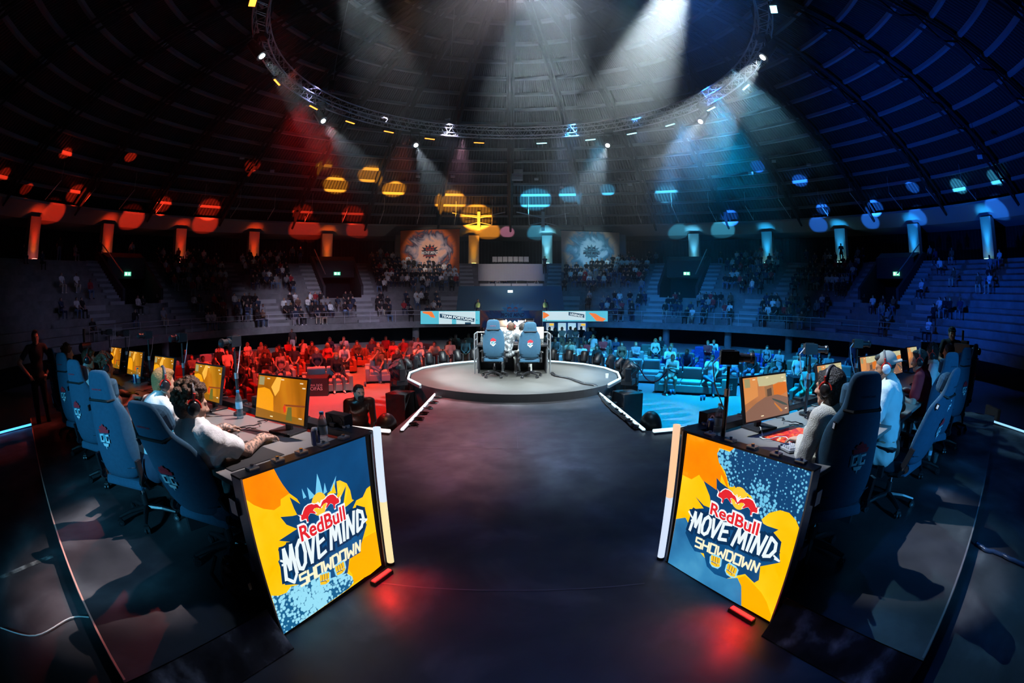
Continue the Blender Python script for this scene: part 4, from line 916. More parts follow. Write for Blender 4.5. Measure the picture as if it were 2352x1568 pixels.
def make_chair(recline=.16, label=None, group='gaming chairs'):
    e = empty('gaming_chair', (0, 0, 0), 0, label, 'chair', group)
    mb = MB(); mb.box((0, .0, .455), (.50, .50, .09), M_fab, top=.94)
    for s in (-1, 1): mb.box((s * .225, .01, .475), (.09, .46, .12), M_fabd, top=.8)
    mb.build('seat', e, bevel=.025)
    mb = MB(); mb.box((0, 0, .385), (.26, .30, .05), M_plast); mb.build('seat_plate', e)
    T = Matrix.Translation((0, -.23, .50)) @ Matrix.Rotation(recline, 4, 'X')
    vs, fs = chair_back(); mb = MB(); mb.T = T; mb.add(vs, fs, M_fab)
    back = mb.build('backrest', e, smooth=True); sb = back.modifiers.new('smooth', 'SUBSURF'); sb.levels = 1; sb.render_levels = 1
    # seam and lower flap on the back shell
    mb = MB(); mb.T = T; mb.tube([(x, -.055 + .05 * abs(x / .25) ** 3, .13) for x in np.linspace(-.24, .24, 9)], .005, M_fabd, n=5); mb.build('seam', back)
    mb = MB(); mb.T = T
    hw, y0 = .168, .048; mb.tube([(-hw, .0, .715), (-.13, -y0 - .002, .715), (.13, -y0 - .002, .715), (hw, .0, .715), (.13, y0, .715), (-.13, y0, .715)], .011, M_black, n=6, closed=True); mb.build('pillow_strap', back)
    mb = MB(); mb.T = T; mb.box((0, .085, .78), (.27, .10, .17), M_fab); mb.build('head_pillow', e, bevel=.04)
    # emblem on the back: red crest over a white and teal badge
    def on(p, m, z=0.0): return [(x, -.058 - z + .02 * abs(x / .2) ** 2, y) for x, y in p]
    mb = MB(); mb.T = T
    def flat(poly, m, z=0.0):
        mb.add([(x, -(.0745 + .085 * max(0, .46 - y)) - z, y) for x, y in poly], [list(range(len(poly)))[::-1]], m)
    cx, cz = 0, .40
    flat([(-.055, .485), (-.035, .505), (-.02, .50), (0, .525), (.02, .50), (.035, .505), (.055, .485), (.03, .475), (-.03, .475)], M_logr)
    flat([(-.07, .472), (.075, .478), (.065, .447), (-.06, .440)], M_logr)
    for i, (x0, x1) in enumerate(((-.062, -.012), (.012, .062))):
        flat([(x0, .43), (x1, .436), (x1, .42), (x0 + .014, .416), (x0 + .014, .376), (x1 - .012, .378), (x1 - .012, .392), (x1, .395), (x1, .362), (x0, .36)], M_logw)
        flat([(x0 - .005, .438), (x0 - .005, .352), (x0 - .012, .36), (x0 - .012, .43)], M_logc)
    flat([(-.02, .425), (0, .44), (.02, .425), (.012, .372), (-.012, .372)], M_logc, .001)
    flat([(-.04, .352), (.04, .354), (.03, .33), (.006, .326), (0, .30), (-.006, .326), (-.03, .33)], M_logw)
    mb.build('emblem', back)
    text_on('brand_text', 'SECRETLAB', back, M_logr if (label or '').find('right') < 0 and recline else M_fabd, T @ Matrix.Translation((-.065, -.0475, .80)) @ Matrix.Rotation(PI / 2, 4, 'X'), width=.13, height=.014)
    mb = MB(); mb.T = T; mb.box((-.225, .0, .62), (.012, .03, .05), M_black); mb.box((-.232, 0, .62), (.004, .02, .035), M_logw); mb.build('side_label', back)
    for s in (-1, 1):
        mb = MB(); mb.cyl((s * .262, -.23, .50), (s * .29, -.23, .50), .045, M_plast, n=14)
        mb.tube([(s * .275, -.23, .50), (s * .275, -.18, .43), (s * .24, -.05, .40)], .026, M_plast, n=6)
        mb.box((s * .278, -.24, .60), (.028, .055, .20), M_plast, R=Matrix.Rotation(recline, 3, 'X')); mb.build('hinge_cover', e)
        mb = MB(); mb.box((s * .31, .02, .50), (.04, .07, .26), M_plast); mb.box((s * .27, .02, .39), (.1, .06, .03), M_plast); mb.build('armrest_post', e, bevel=.008)
        mb = MB(); mb.box((s * .31, .04, .645), (.095, .27, .03), M_plast); mb.build('armrest_pad', e, bevel=.012)
    mb = MB(); mb.cyl((0, 0, .12), (0, 0, .26), .035, M_plast, n=14); mb.cyl((0, 0, .25), (0, 0, .37), .018, M_chrome, n=12); mb.build('gas_lift', e)
    for i in range(5):
        a = 2 * PI * i / 5 + .3; d = Vector((math.cos(a), math.sin(a), 0)); mb = MB(); mb.tube([d * .02 + Vector((0, 0, .125)), d * .18 + Vector((0, 0, .115)), d * .315 + Vector((0, 0, .085))], [.032, .026, .018], M_plast, n=8); g = mb.build('leg', e)
        q = d * .315; n = Vector((-d.y, d.x, 0)); mb = MB()
        for s in (-1, 1): mb.cyl(q + n * s * .008 + Vector((0, 0, .031)), q + n * s * .03 + Vector((0, 0, .031)), .031, M_blackg, n=14); mb.cyl(q + n * s * .030 + Vector((0, 0, .031)), q + n * s * .032 + Vector((0, 0, .031)), .014, M_chrome, n=10)
        mb.box(q + Vector((0, 0, .06)), (.03, .05, .03), M_plast, rz=a); mb.build('caster', g)
    return e
PLACE_CH = []
def seat_at(S, s_, t_, yaw=0.0, recline=.16, label='', sc_=1.0, z=RZ):
    c = make_chair(recline, label); p = S.p(s_, t_, z) if S else None
    c.location = p; c.rotation_euler.z = S.rz + yaw; c.scale = (sc_, sc_, sc_ * (.94 if S.sg < 0 else .975)); return c
ordn = ['nearest the end panel', 'second from the end panel', 'third from the end panel', 'fourth from the end panel', 'farthest from the end panel']
SLOT = [.70, 1.93, 3.18, 4.42, 5.66]          # places along the desk row
CH_L = []; CH_R = []; CPOS_L = []; CPOS_R = []
for i in range(5):
    CPOS_L.append(((.70, 1.80, 3.08, 4.32, 5.56)[i], (.20, -.09, -.10, -.12, -.15)[i], (.36, .50, .42, .45, .30)[i], (.44, .12, .14, .12, .12)[i]))
    CPOS_R.append(((.58, 1.92, 3.19, 4.40, 5.64)[i], (.17, -.02, -.04, -.10, -.12)[i], (-.50, -.12, -.50, -.40, -.2)[i], (.10, .36, .13, .12, .12)[i]))
    s_, t_, yw, rc = CPOS_L[i]; CH_L.append(seat_at(LE, s_, t_, yw, rc, 'blue fabric gaming chair%s in the left row, %s' % (' tipped far back' if i == 0 else '', ordn[i]), .98))
    s_, t_, yw, rc = CPOS_R[i]; CH_R.append(seat_at(RI, s_, t_, yw, rc, 'blue fabric gaming chair%s in the right row, %s' % (' tipped back' if i == 1 else '', ordn[i]), .98))
CT = Vector((SX, SY, 0))
class Stg: rz = 0.0
for i, (u, x) in enumerate(((1137, -.45), (1214, .39))):
    c = make_chair(.12, 'blue gaming chair on the round stage, %s of the two' % ('left' if i == 0 else 'right')); c.location = (onz(u, 860, SZ).x, 11.05, SZ); c.rotation_euler.z = (-.05, .03)[i]; c.scale = (.98, .98, .98 if i == 0 else .94)
# ------------------------------------------------------------------ people
M_skin = mat('skin_light', (.62, .36, .26), .55, noise=(9, .08)); M_skin2 = mat('skin_tan', (.46, .25, .16), .55, noise=(9, .08)); M_skin3 = mat('skin_brown', (.20, .105, .07), .55)
M_hairb = mat('hair_dark', (.018, .012, .010), .45, bump=(90, .8)); M_hairbr = mat('hair_brown', (.09, .035, .015), .45, bump=(70, .9)); M_hairbl = mat('hair_blond', (.42, .22, .08), .5, bump=(90, .8))
M_lip = mat('lips', (.42, .14, .12), .5); M_eye = mat('eyes', (.04, .03, .03), .2); M_eyew = mat('eye_white', (.7, .68, .65), .3)
TAGS = ('skin', 'shirt', 'trousers', 'hair', 'shoes', 'lip', 'eye')
SK, SH, TR, HA, SO, LP, EY = range(7)
def V(*a): return Vector(a)
def elbow(sh, wr, l1, l2, hint):
    d = wr - sh; L = min(d.length, (l1 + l2) * .995); d.normalize(); a = (l1 * l1 - l2 * l2 + L * L) / (2 * L); hgt = math.sqrt(max(0, l1 * l1 - a * a))
    h = hint - d * hint.dot(d); h.normalize(); return sh + d * a + h * hgt
def head(c, R, detail=1, hair='short', jaw=1.0, nose=1.0, skin=SK):
    """R: 3x3, face towards local +y"""
    c = Vector(c); f = lambda x, y, z: tuple(c + R @ V(x, y, z)); Rn = np.array(R)
    P = [('e', f(0, -.012, .028), (.074, .094, .088), Rn, skin, .02), ('e', f(0, .028, -.028), (.058 * jaw, .060, .078), Rn, skin, .025),
         ('c', f(0, .058, -.088), f(0, .052, -.084), .021, .024, skin, .02)]
    if detail:
        for s in (-1, 1):
            P += [('c', f(s * .052, -.002, -.045), f(s * .012, .062, -.09), .020, .018, skin, .02), ('c', f(s * .034, .070, -.018), f(s * .048, .046, -.022), .014, .012, skin, .02)]
        P += [('c', f(-.036, .078, .022), f(.036, .078, .022), .011, .011, skin, .012),
              ('c', f(0, .084, .012), f(0, .106 * nose, -.028), .007, .0125, skin, .009), ('c', f(-.011, .094, -.031), f(.011, .094, -.031), .009, .009, skin, .006)]
        if detail > 1:
            for s in (-1, 1): P += [('e', f(s * .031, .100, .002), (.016, .018, .010), Rn, -1, .008)]
            for s in (-1, 1): P += [('e', f(s * .030, .078, .003), (.012, .010, .009), Rn, EY, .002)]
            P += [('c', f(-.018, .083, -.053), f(.018, .083, -.053), .0062, .0062, LP, .004), ('c', f(-.016, .081, -.062), f(.016, .081, -.062), .0068, .0068, LP, .004)]
        for s in (-1, 1): P += [('e', f(s * .076, -.006, -.004), (.010, .019, .030), Rn, skin, .006)]
    return P, f, Rn
def hair_prims(f, Rn, kind, seed=0, tg=HA):
    rg = random.Random(seed); P = []
    if kind in ('short', 'fade'):
        P = [('e', f(0, -.020, .040), (.081, .096, .088), Rn, tg, .01), ('e', f(0, .045, .092), (.056, .045, .026), Rn, tg, .02)]
        if kind == 'short': P += [('e', f(0, -.06, -.01), (.068, .05, .06), Rn, tg, .02)]
    elif kind == 'bob':
        P = [('e', f(0, -.022, .040), (.088, .098, .090), Rn, tg, .01), ('c', f(-.07, -.02, .0), f(-.075, -.02, -.10), .03, .025, tg, .03), ('c', f(.07, -.02, .0), f(.075, -.02, -.10), .03, .025, tg, .03), ('e', f(0, -.065, -.05), (.075, .05, .09), Rn, tg, .03)]
    elif kind == 'long':
        P = [('e', f(0, -.020, .040), (.086, .100, .090), Rn, tg, .01)]
        for x in (-.068, -.045, -.02, .0, .02, .045, .068):
            P.append(('c', f(x, -.055 + .35 * abs(x), .02), f(x * 1.15, -.075 + .5 * abs(x), -.26), .038, .024, tg, .02))
        for s in (-1, 1): P.append(('c', f(s * .045, .05, .085), f(s * .082, .015, -.05), .022, .016, tg, .02))
    elif kind == 'curly':
        P = [('e', f(0, -.018, .045), (.085, .098, .085), Rn, tg, .01), ('e', f(0, -.07, -.01), (.072, .05, .07), Rn, tg, .02)]
        for i in range(150):
            th = rg.uniform(0, 2 * PI); ph = rg.uniform(.0, 2.05) if math.sin(th) < .3 else rg.uniform(0, 1.12)
            x, y, z = math.sin(ph) * math.cos(th), math.sin(ph) * math.sin(th), math.cos(ph)
            r = rg.uniform(.012, .021); q = 1.0 + rg.uniform(-.02, .10); P.append(('c', f(x * .088 * q, -.016 + y * .104 * q, .045 + z * .090 * q), f(x * .094 * q + rg.uniform(-.014, .014), -.016 + y * .112 * q, .042 + z * .098 * q + rg.uniform(-.012, .012)), r, r * .8, tg, .004))
    elif kind == 'spiky':
        P = [('e', f(0, -.020, .042), (.082, .097, .088), Rn, tg, .01), ('e', f(0, -.06, -.01), (.068, .05, .06), Rn, tg, .02)]
        for i in range(60):
            th = rg.uniform(0, 2 * PI); ph = rg.uniform(0, 1.3); x, y, z = math.sin(ph) * math.cos(th), math.sin(ph) * math.sin(th), math.cos(ph)
            P.append(('c', f(x * .078, -.02 + y * .09, .045 + z * .08), f(x * .10, -.02 + y * .12, .05 + z * .118), .016, .004, tg, .008))
    elif kind == 'bun':
        P = [('e', f(0, -.020, .040), (.082, .096, .088), Rn, tg, .01), ('e', f(0, -.09, .08), (.035, .035, .035), Rn, tg, .01)]
    return P
def hand(w, d, up, side, curl=.5, spread=.12, scale=1.0, fr=.0082, tg=SK, thumb=1):
    """w wrist, d pointing direction, up back-of-hand normal, side +1: thumb towards d x up"""
    w, d, up = Vector(w), Vector(d).normalized(), Vector(up); up = (up - d * up.dot(d)).normalized(); sd = d.cross(up) * side; g = scale
    R = Matrix((sd, d, up)).transposed(); P = [('b', tuple(w + d * .045 * g), (.030 * g, .036 * g, .003 * g), np.array(R), .011 * g, tg, .012)]
    P.append(('c', tuple(w - d * .02 * g), tuple(w + d * .02 * g), .026 * g, .026 * g, tg, .02))
    for i, (x, L, dy) in enumerate(((.031, .068, .0), (.0105, .076, .006), (-.0105, .071, .003), (-.030, .056, -.008))):
        b = w + sd * x * g + d * (.082 + dy) * g; dr = (d + sd * (x / .031) * spread * .6).normalized(); c = curl * (.8 + .12 * i)
        p = b
        for k, (fl, an) in enumerate(((.44, .45), (.32, 1.25), (.24, 1.8))):
            a = c * an; dd = dr * math.cos(a) - up * math.sin(a); q = p + dd * L * fl * g; r = fr * g * (1 - .09 * k); P.append(('c', tuple(p), tuple(q), r, r * .93, tg, .003)); p = q
    b = w + sd * .024 * g + d * .018 * g; q1 = b + (sd * .75 + d * .75 - up * .25) * .042 * g * thumb; q2 = q1 + (sd * .25 + d * 1.0 - up * .3).normalized() * .032 * g; q3 = q2 + (d - sd * .1 - up * .2).normalized() * .024 * g
    P += [('c', tuple(b), tuple(q1), .014 * g, .0105 * g, tg, .008), ('c', tuple(q1), tuple(q2), .0105 * g, .0095 * g, tg, .003), ('c', tuple(q2), tuple(q3), .0095 * g, .008 * g, tg, .003)]
    return P
def headrot(yaw, pitch=0, roll=0): return Matrix.Rotation(yaw, 3, 'Z') @ Matrix.Rotation(pitch, 3, 'X') @ Matrix.Rotation(roll, 3, 'Y')
def body(pel, chest_h=.40, lean=.1, side=0.0, yaw=0.0, hd=(0, 0, 0), wrists=None, hips=None, knees=None, ankles=None, feet=None, sex='m', sleeves='long', elb=None, hair='short', seed=0, detail=1, hands=True, curl=.5, hup=None, hdir=None, neck=.11, hoff=(0, .02, 0), fat=1.0, standing=False, bare=False):
    """returns primitives; the trunk leans forward by `lean`; wrists etc. are points in the person's frame (facing +y)"""
    pel = Vector(pel); up = V(math.sin(side), math.sin(lean), math.cos(lean)); up.normalize(); rt = (V(math.cos(yaw), math.sin(yaw), 0)); rt = (rt - up * rt.dot(up)).normalized(); fw = up.cross(rt)
    R = Matrix((rt, fw, up)).transposed(); Rn = np.array(R); m = 1.0 if sex == 'm' else .9
    ch = pel + up * chest_h; sw = .185 * m
    P = [('e', tuple(pel + up * .02), (.165 * fat, .125 * fat, .12), Rn, TR, .03), ('e', tuple(pel + up * chest_h * .42), (.145 * fat, .115 * fat, .17), Rn, SH, .05), ('e', tuple(ch - up * .02), (.165 * m * fat, .115 * fat, .17), Rn, SH, .05),
         ('c', tuple(ch + up * .085 - rt * (sw - .03)), tuple(ch + up * .085 + rt * (sw - .03)), .058, .058, SH, .05), ('c', tuple(ch + up * .08 - fw * .01), tuple(ch + up * .15 - fw * .0), .085, .055, SH, .04)]
    nb = ch + up * .13; hc = nb + up * neck + Vector(hoff) ; Rh = headrot(*hd)
    P.append(('c', tuple(nb), tuple(hc + Rh @ V(0, -.02, -.05)), .052 * m, .050 * m, SK, .02))
    hp, f, Rhn = head(hc, Rh, detail); P += hp
    if sex == 'f': P += [('e', tuple(ch - up * .03 + fw * .09 + rt * s * .07), (.06, .055, .06), Rn, SH, .03) for s in (-1, 1)]
    info = dict(head=hc, Rh=Rh, f=f, Rhn=Rhn, ch=ch, up=up, rt=rt, fw=fw)
    hairP = hair_prims(f, Rhn, hair, seed)
    for i, s in enumerate((-1, 1)):
        sh = ch + up * .075 + rt * s * sw; wr = Vector(wrists[i]) if wrists else pel + V(s * .1, .35, .05)
        hint = Vector(elb[i]) if elb else V(s * .8, -.3, -.8)
        if (wr - sh).length > .56: wr = sh + (wr - sh).normalized() * .555
        el = elbow(sh, wr, .30, .27, hint)
        sl = sleeves
        P += [('c', tuple(sh), tuple(el), .054 * m, .043 * m, SH if sl != 'none' else SK, .03)]
        if sl == 'short': P[-1] = ('c', tuple(sh), tuple(sh + (el - sh) * .62), .056 * m, .056 * m, SH, .03); P.append(('c', tuple(sh + (el - sh) * .5), tuple(el), .045 * m, .040 * m, SK, .008))
        P += [('c', tuple(el), tuple(wr), .041 * m, .027 * m, SH if sl == 'long' else SK, .015)]
        hdv = (Vector(hdir[i]) if hdir else (wr - el)); hu = Vector(hup[i]) if hup else V(0, 0, 1)
        if hands == 2: P += hand(wr, hdv, hu, -s, curl, scale=m if sex == 'f' else 1.0)
        elif hands: P += [('e', tuple(wr + hdv.normalized() * .055), (.036, .05, .028), None, SK, .02)] + [('c', tuple(wr + hdv.normalized() * .07 + V(x, 0, 0)), tuple(wr + hdv.normalized() * .115 + V(x * 1.3, 0, -.02)), .011, .009, SK, .006) for x in (-.025, 0, .025)]
        hip = pel + rt * s * .095 - up * .01; kn = Vector(knees[i]) if knees else hip + V(s * .06, .43, .02); an = Vector(ankles[i]) if ankles else kn + V(0, .02, -.40)
        P += [('c', tuple(hip), tuple(kn), .088 * fat, .062, TR, .04), ('c', tuple(kn), tuple(an), .060, .042, TR, .02)]
        if bare: P += [('c', tuple(kn + (an - kn) * .75), tuple(an), .036, .034, SK, .01)]
        ft = Vector(feet[i]) if feet else an + V(s * .03, .15, -.06)
        P += [('c', tuple(an + V(0, -.03, -.045)), tuple(ft), .042, .034, SO, .015)]
        info['el%d' % i] = el; info['wr%d' % i] = wr; info['sh%d' % i] = sh
    return P, hairP, info
def person(name, P, hairP, info, mats, vox, label, group=None, vh=None, layered=False, wob=.0025, cat='person'):
    if not layered:
        me = smesh(name, P + hairP, vox, mats); o = mkobj(name, me); return tag(o, label, cat, group)
    sk = mats[0]; skm = [sk] * 5 + [mats[5], mats[6]]
    o = mkobj(name, smesh(name, P, vox, skm)); tag(o, label, cat, group)
    mkobj('shirt', smesh('shirt', P, vox * 1.25, [mats[1]] * 7, grow=.012, wob=wob, only=(SH,)), o)
    mkobj('trousers', smesh('trousers', P, vox * 1.4, [mats[2]] * 7, grow=.012, wob=wob, only=(TR,)), o)
    for q_ in [p for p in P if p[-2] == SO]: mkobj('shoe', smesh('shoe', [q_], vox * 1.3, [mats[4]] * 7, grow=.008), o)
    if hairP: mkobj('hair', smesh('hair', hairP, vh or vox, [mats[3]] * 7, only=(HA,), wob=.0), o)
    return o
def headset(o, info, col, cup_col, mic=True, s=1.0):
    f = info['f']; R = info['Rh']; r = mkobj('headset', bpy.data.meshes.new('headset'), o)
    mb = MB(); pts = [f(math.sin(a) * .098 * s, -.012, .01 + math.cos(a) * .115 * s) for a in np.linspace(-1.62, 1.62, 15)]
    mb.tube(pts, .0095, mat('headband_grey', (.10, .09, .10), .45), n=8); pts2 = [f(math.sin(a) * .104 * s, -.012, .01 + math.cos(a) * .122 * s) for a in np.linspace(-1.1, 1.1, 11)]
    mb.tube(pts2, .012, mat('headband_grey'), n=8)
    r.data = mb.mesh('headset', True)
    for sd in (-1, 1):
        c = Vector(f(sd * .092, -.012, -.005)); ax = R @ V(sd, 0, -.06); mb = MB()
        mb.lathe([(0, .018), (.030, .018), (.040, .010), (.044, -.004), (.040, -.016), (.0, -.018)], cup_col, c, 22, ax); mb.build('ear_cup', r, smooth=True)
        mb = MB(); mb.tube([tuple(c + (R @ V(0, math.cos(a) * .047, math.sin(a) * .05)) + ax * .004) for a in np.linspace(.1, PI - .1, 12)], .0065, col, n=6)
        mb.tube([f(sd * .098, -.012, .045), f(sd * .103, -.012, .08)], .010, col, n=6); mb.build('yoke', r)
        mb = MB(); mb.lathe([(.0, -.022), (.036, -.022), (.043, -.012), (.030, -.008)], M_black, c, 20, ax); mb.build('cushion', r, smooth=True)
    if mic:
        mb = MB(); mb.tube([f(-.094, .01, -.02), f(-.088, .06, -.055), f(-.05, .105, -.066)], .0035, M_black, n=5); mb.sph(f(-.046, .108, -.066), .009, M_black, 8); mb.build('microphone', r)
    return r
# ---- player row
DZ = .815      # desk top above the riser
def seat_person(S, i, cp, cfg, label):
    """person built in the chair's frame; wrist targets are given along the desk (s offset, t) and turned into that frame"""
    s_, t_, yaw, rc = cp; rz = S.rz + cfg.get('yaw', 0); SCP = 1.06; o = S.p(s_ + cfg.get('ds', 0), t_, RZ) + Matrix.Rotation(rz, 3, 'Z') @ V(0, cfg.get('dy', 0), 0)
    inv = Matrix.Rotation(-rz, 3, 'Z')
    def L(ds, t, z): return (inv @ (S.p(SLOT[i] + ds, t, z) - o)) / SCP
    wr = [L(*w) - V(0, 0, 0) for w in cfg['wr']]
    for w in wr: pass
    wr = [V(w.x, w.y, w.z) for w in wr]
    P, H, inf = body((0, cfg.get('py', -.06), cfg.get('pz', .505)), cfg.get('ch', .36), cfg.get('lean', .12), hd=cfg.get('hd', (0, -.1, 0)), wrists=wr, elb=[V(-.7, -.4, -.7), V(.7, -.4, -.7)], sex=cfg.get('sex', 'm'), sleeves=cfg.get('sl', 'short'), hair=cfg.get('hair', 'short'), seed=i, detail=2, hands=2, curl=.55,
                     hdir=[inv @ S.ef * 1.0 + V(0, 0, -.12)] * 2, hup=[V(0, 0, 1)] * 2, knees=[V(-.17, .40, .52), V(.17, .40, .52)], ankles=[V(-.17, .38, .12), V(.17, .42, .12)], feet=[V(-.19, .54, .05), V(.19, .58, .05)], neck=cfg.get('neck', .115), hoff=cfg.get('hoff', (0, .03, 0)))
    P = [p for p in P]; 
    o2 = person('person', P, H, inf, cfg['mats'], cfg.get('vox', .009), label, 'players at the %s desk row' % ('left' if S.sg < 0 else 'right'), layered=True, vh=cfg.get('vh', .007), wob=cfg.get('wob', .003))
    o2.location = o; o2.rotation_euler.z = rz; o2.scale = (SCP,) * 3
    if cfg.get('hs'): headset(o2, inf, *cfg['hs'])
    return o2, inf
M_tee = mat('white_tshirt', (.78, .78, .78), .8, noise=(14, .06), bump=(60, .2)); M_knit = mat('cream_knit', (.74, .70, .63), .9, bump=(160, .8)); M_jean = mat('dark_jeans', (.04, .06, .11), .8); M_blkcloth = mat('black_cloth', (.015, .015, .018), .8)
M_sneak = mat('white_sneakers', (.75, .76, .78), .6); M_mint = mat('pale_jersey', (.60, .74, .76), .8, bump=(60, .2)); M_redcl = mat('red_jersey', (.55, .02, .03), .8); M_greycl = mat('grey_cloth', (.3, .3, .32), .85); M_stone = mat('stone_trousers', (.62, .62, .60), .8)
M_tat = ramp_mat('tattooed_skin', 26, [(.40, (.10, .075, .07)), (.48, (.30, .19, .15)), (.56, (.58, .35, .26))], rough=.5, detail=8, dist=1.6)
M_redh = mat('headset_red', (.80, .03, .02), .4); M_blkh = mat('headset_black', (.02, .02, .024), .3); M_whiteh = mat('headset_white', (.85, .85, .88), .35)
mL = [M_skin, M_tee, M_jean, M_hairbr, M_sneak, M_lip, M_eye]
def mats(skin=M_skin, shirt=M_tee, tr=M_jean, hair=M_hairb, shoes=M_sneak): return [skin, shirt, tr, hair, shoes, M_lip, M_eye]
P1, I1 = seat_person(LE, 0, CPOS_L[0], dict(vox=.0065, vh=.0055, py=-.06, ds=-.16, lean=-.22, pz=.49, yaw=.05, ch=.39, hd=(-.25, -.14, 0), hoff=(.0, .03, .0), wr=[(.30, .50, RZ + DZ + .05), (-.16, .56, RZ + DZ + .045)], hair='curly', hs=(M_redh, M_blkh, False), mats=mats(M_skin, M_tee, M_jean, M_hairbr), wob=.004),
    'seated gamer with curly brown hair, white t-shirt, tattooed arm and red-black headset')
# tattooed right forearm: recolour the skin faces beyond the sleeve on that arm
me = P1.data; me.materials.append(M_tat); ti = len(me.materials) - 1
n = len(me.polygons); cen = np.empty(n * 3); me.polygons.foreach_get('center', cen); cen = cen.reshape(-1, 3); mi = np.empty(n, np.int32); me.polygons.foreach_get('material_index', mi)
for k in (0, 1):
    el, wr, sh = (np.array(I1[q + str(k)]) for q in ('el', 'wr', 'sh'))
    for a, b, r in ((el, wr + (wr - el) * .3, .09), (sh, el, .08)):
        d = b - a; t = np.clip(((cen - a) @ d) / (d @ d), 0, 1); dist = np.linalg.norm(cen - a - t[:, None] * d, axis=1)
        if k == 1 or r > .085: mi[(dist < r) & (cen[:, 2] < sh[2] + .02) & (t > (.35 if r < .085 else (-1 if k else .45))) & (np.linalg.norm(cen - np.array(I1['head']), axis=1) > .2)] = ti
me.polygons.foreach_set('material_index', mi)
cfgL = [None, dict(yaw=.12, py=.08, ds=-.24, lean=.34, ch=.38, hd=(-.25, -.12, 0), wr=[(.26, .30, RZ + DZ + .045), (-.24, .40, RZ + DZ + .045)], sl='long', hair='short', hs=(M_redh, M_blkh, False), mats=mats(M_skin, M_tee, M_jean, M_hairbl)),
        dict(yaw=.05, lean=.25, ch=.40, hd=(-.1, -.1, 0), wr=[(.25, .3, RZ + DZ + .045), (-.22, .34, RZ + DZ + .045)], hair='curly', hs=(M_redh, M_blkh, True), mats=mats(M_skin2, M_tee, M_blkcloth, M_hairbr), vox=.011, vh=.009),
        dict(yaw=-.05, lean=.3, ch=.41, hd=(-.3, -.1, 0), wr=[(.25, .3, RZ + DZ + .045), (-.22, .34, RZ + DZ + .045)], hair='short', hs=(M_redh, M_blkh, True), mats=mats(M_skin2, M_tee, M_blkcloth, M_hairbr), vox=.011, vh=.009),
        dict(yaw=.0, lean=.1, ch=.40, hd=(0, 0, 0), wr=[(.25, .3, RZ + DZ + .045), (-.22, .34, RZ + DZ + .045)], hair='spiky', mats=mats(M_skin, M_tee, M_blkcloth, M_hairbr), vox=.012, vh=.01)]
labL = ['', 'seated gamer with short blond hair, headset and white long-sleeved jersey leaning over the left desk', 'seated gamer with tousled reddish hair and white top, third in the left row', 'seated gamer with brown hair and red headset leaning forward, fourth in the left row', 'seated gamer half hidden behind the farthest chairs of the left row']
for i in range(1, 5): seat_person(LE, i, CPOS_L[i], cfgL[i], labL[i])
cfgR = [dict(yaw=-.10, ds=-.08, py=-.02, lean=.04, ch=.42, sex='f', sl='long', hair='long', hd=(.10, -.08, 0), hoff=(0, .03, 0), wr=[(-.26, .36, RZ + DZ + .06), (.24, .36, RZ + DZ + .045)], hs=(M_redh, M_blkh, False), mats=mats(M_skin, M_knit, M_jean, M_hairb), vox=.0068, vh=.0065, wob=.0015),
        dict(yaw=.10, py=.08, ds=-.14, pz=.52, lean=.10, ch=.44, hd=(.2, -.25, 0), hoff=(0, .05, 0), wr=[(-.24, .36, RZ + DZ + .045), (.24, .36, RZ + DZ + .045)], sl='short', hair='fade', hs=(M_redh, M_whiteh, True), mats=mats(M_skin2, M_mint, M_stone, M_hairb), vox=.009, wob=.004),
        dict(yaw=.0, py=.05, lean=.15, ch=.42, hd=(.15, -.1, 0), wr=[(-.22, .34, RZ + DZ + .045), (.22, .36, RZ + DZ + .045)], hair='short', hs=(M_redh, M_blkh, True), mats=mats(M_skin, M_redcl, M_stone, M_hairb), vox=.011),
        dict(yaw=.1, py=.12, lean=.22, ch=.42, hd=(.1, -.05, 0), wr=[(-.22, .36, RZ + DZ + .045), (.22, .36, RZ + DZ + .045)], hair='spiky', hs=(M_redh, M_blkh, True), mats=mats(M_skin, M_tee, M_blkcloth, M_hairb), vox=.011),
        dict(yaw=.0, py=.10, lean=.15, ch=.40, hd=(.0, -.05, 0), wr=[(-.22, .36, RZ + DZ + .045), (.22, .36, RZ + DZ + .045)], hair='bob', mats=mats(M_skin, M_mint, M_blkcloth, M_hairb), vox=.012)]
labR = ['seated woman with long dark hair, red-black headset and cream knit sweater at the right desk', 'seated gamer with a backwards grey cap, white ear cups and oversized pale t-shirt', 'seated gamer in red shirt with dark hair and chin mic, third in the right row', 'seated gamer with spiky dark hair and pale t-shirt, fourth in the right row', 'seated gamer with shaggy hair, farthest in the right row']
for i in range(5):
    o, inf = seat_person(RI, i, CPOS_R[i], cfgR[i], labR[i])
    if i == 1:
        f, Rn = inf['f'], inf['Rhn']
        c = mkobj('cap', smesh('cap', [('e', f(0, -.022, .055), (.088, .100, .080), Rn, 0, .01), ('b', f(0, -.125, .03), (.062, .045, .002), Rn, .006, 0, .02)], .007, [mat('grey_cap', (.28, .29, .28), .8)]), o)
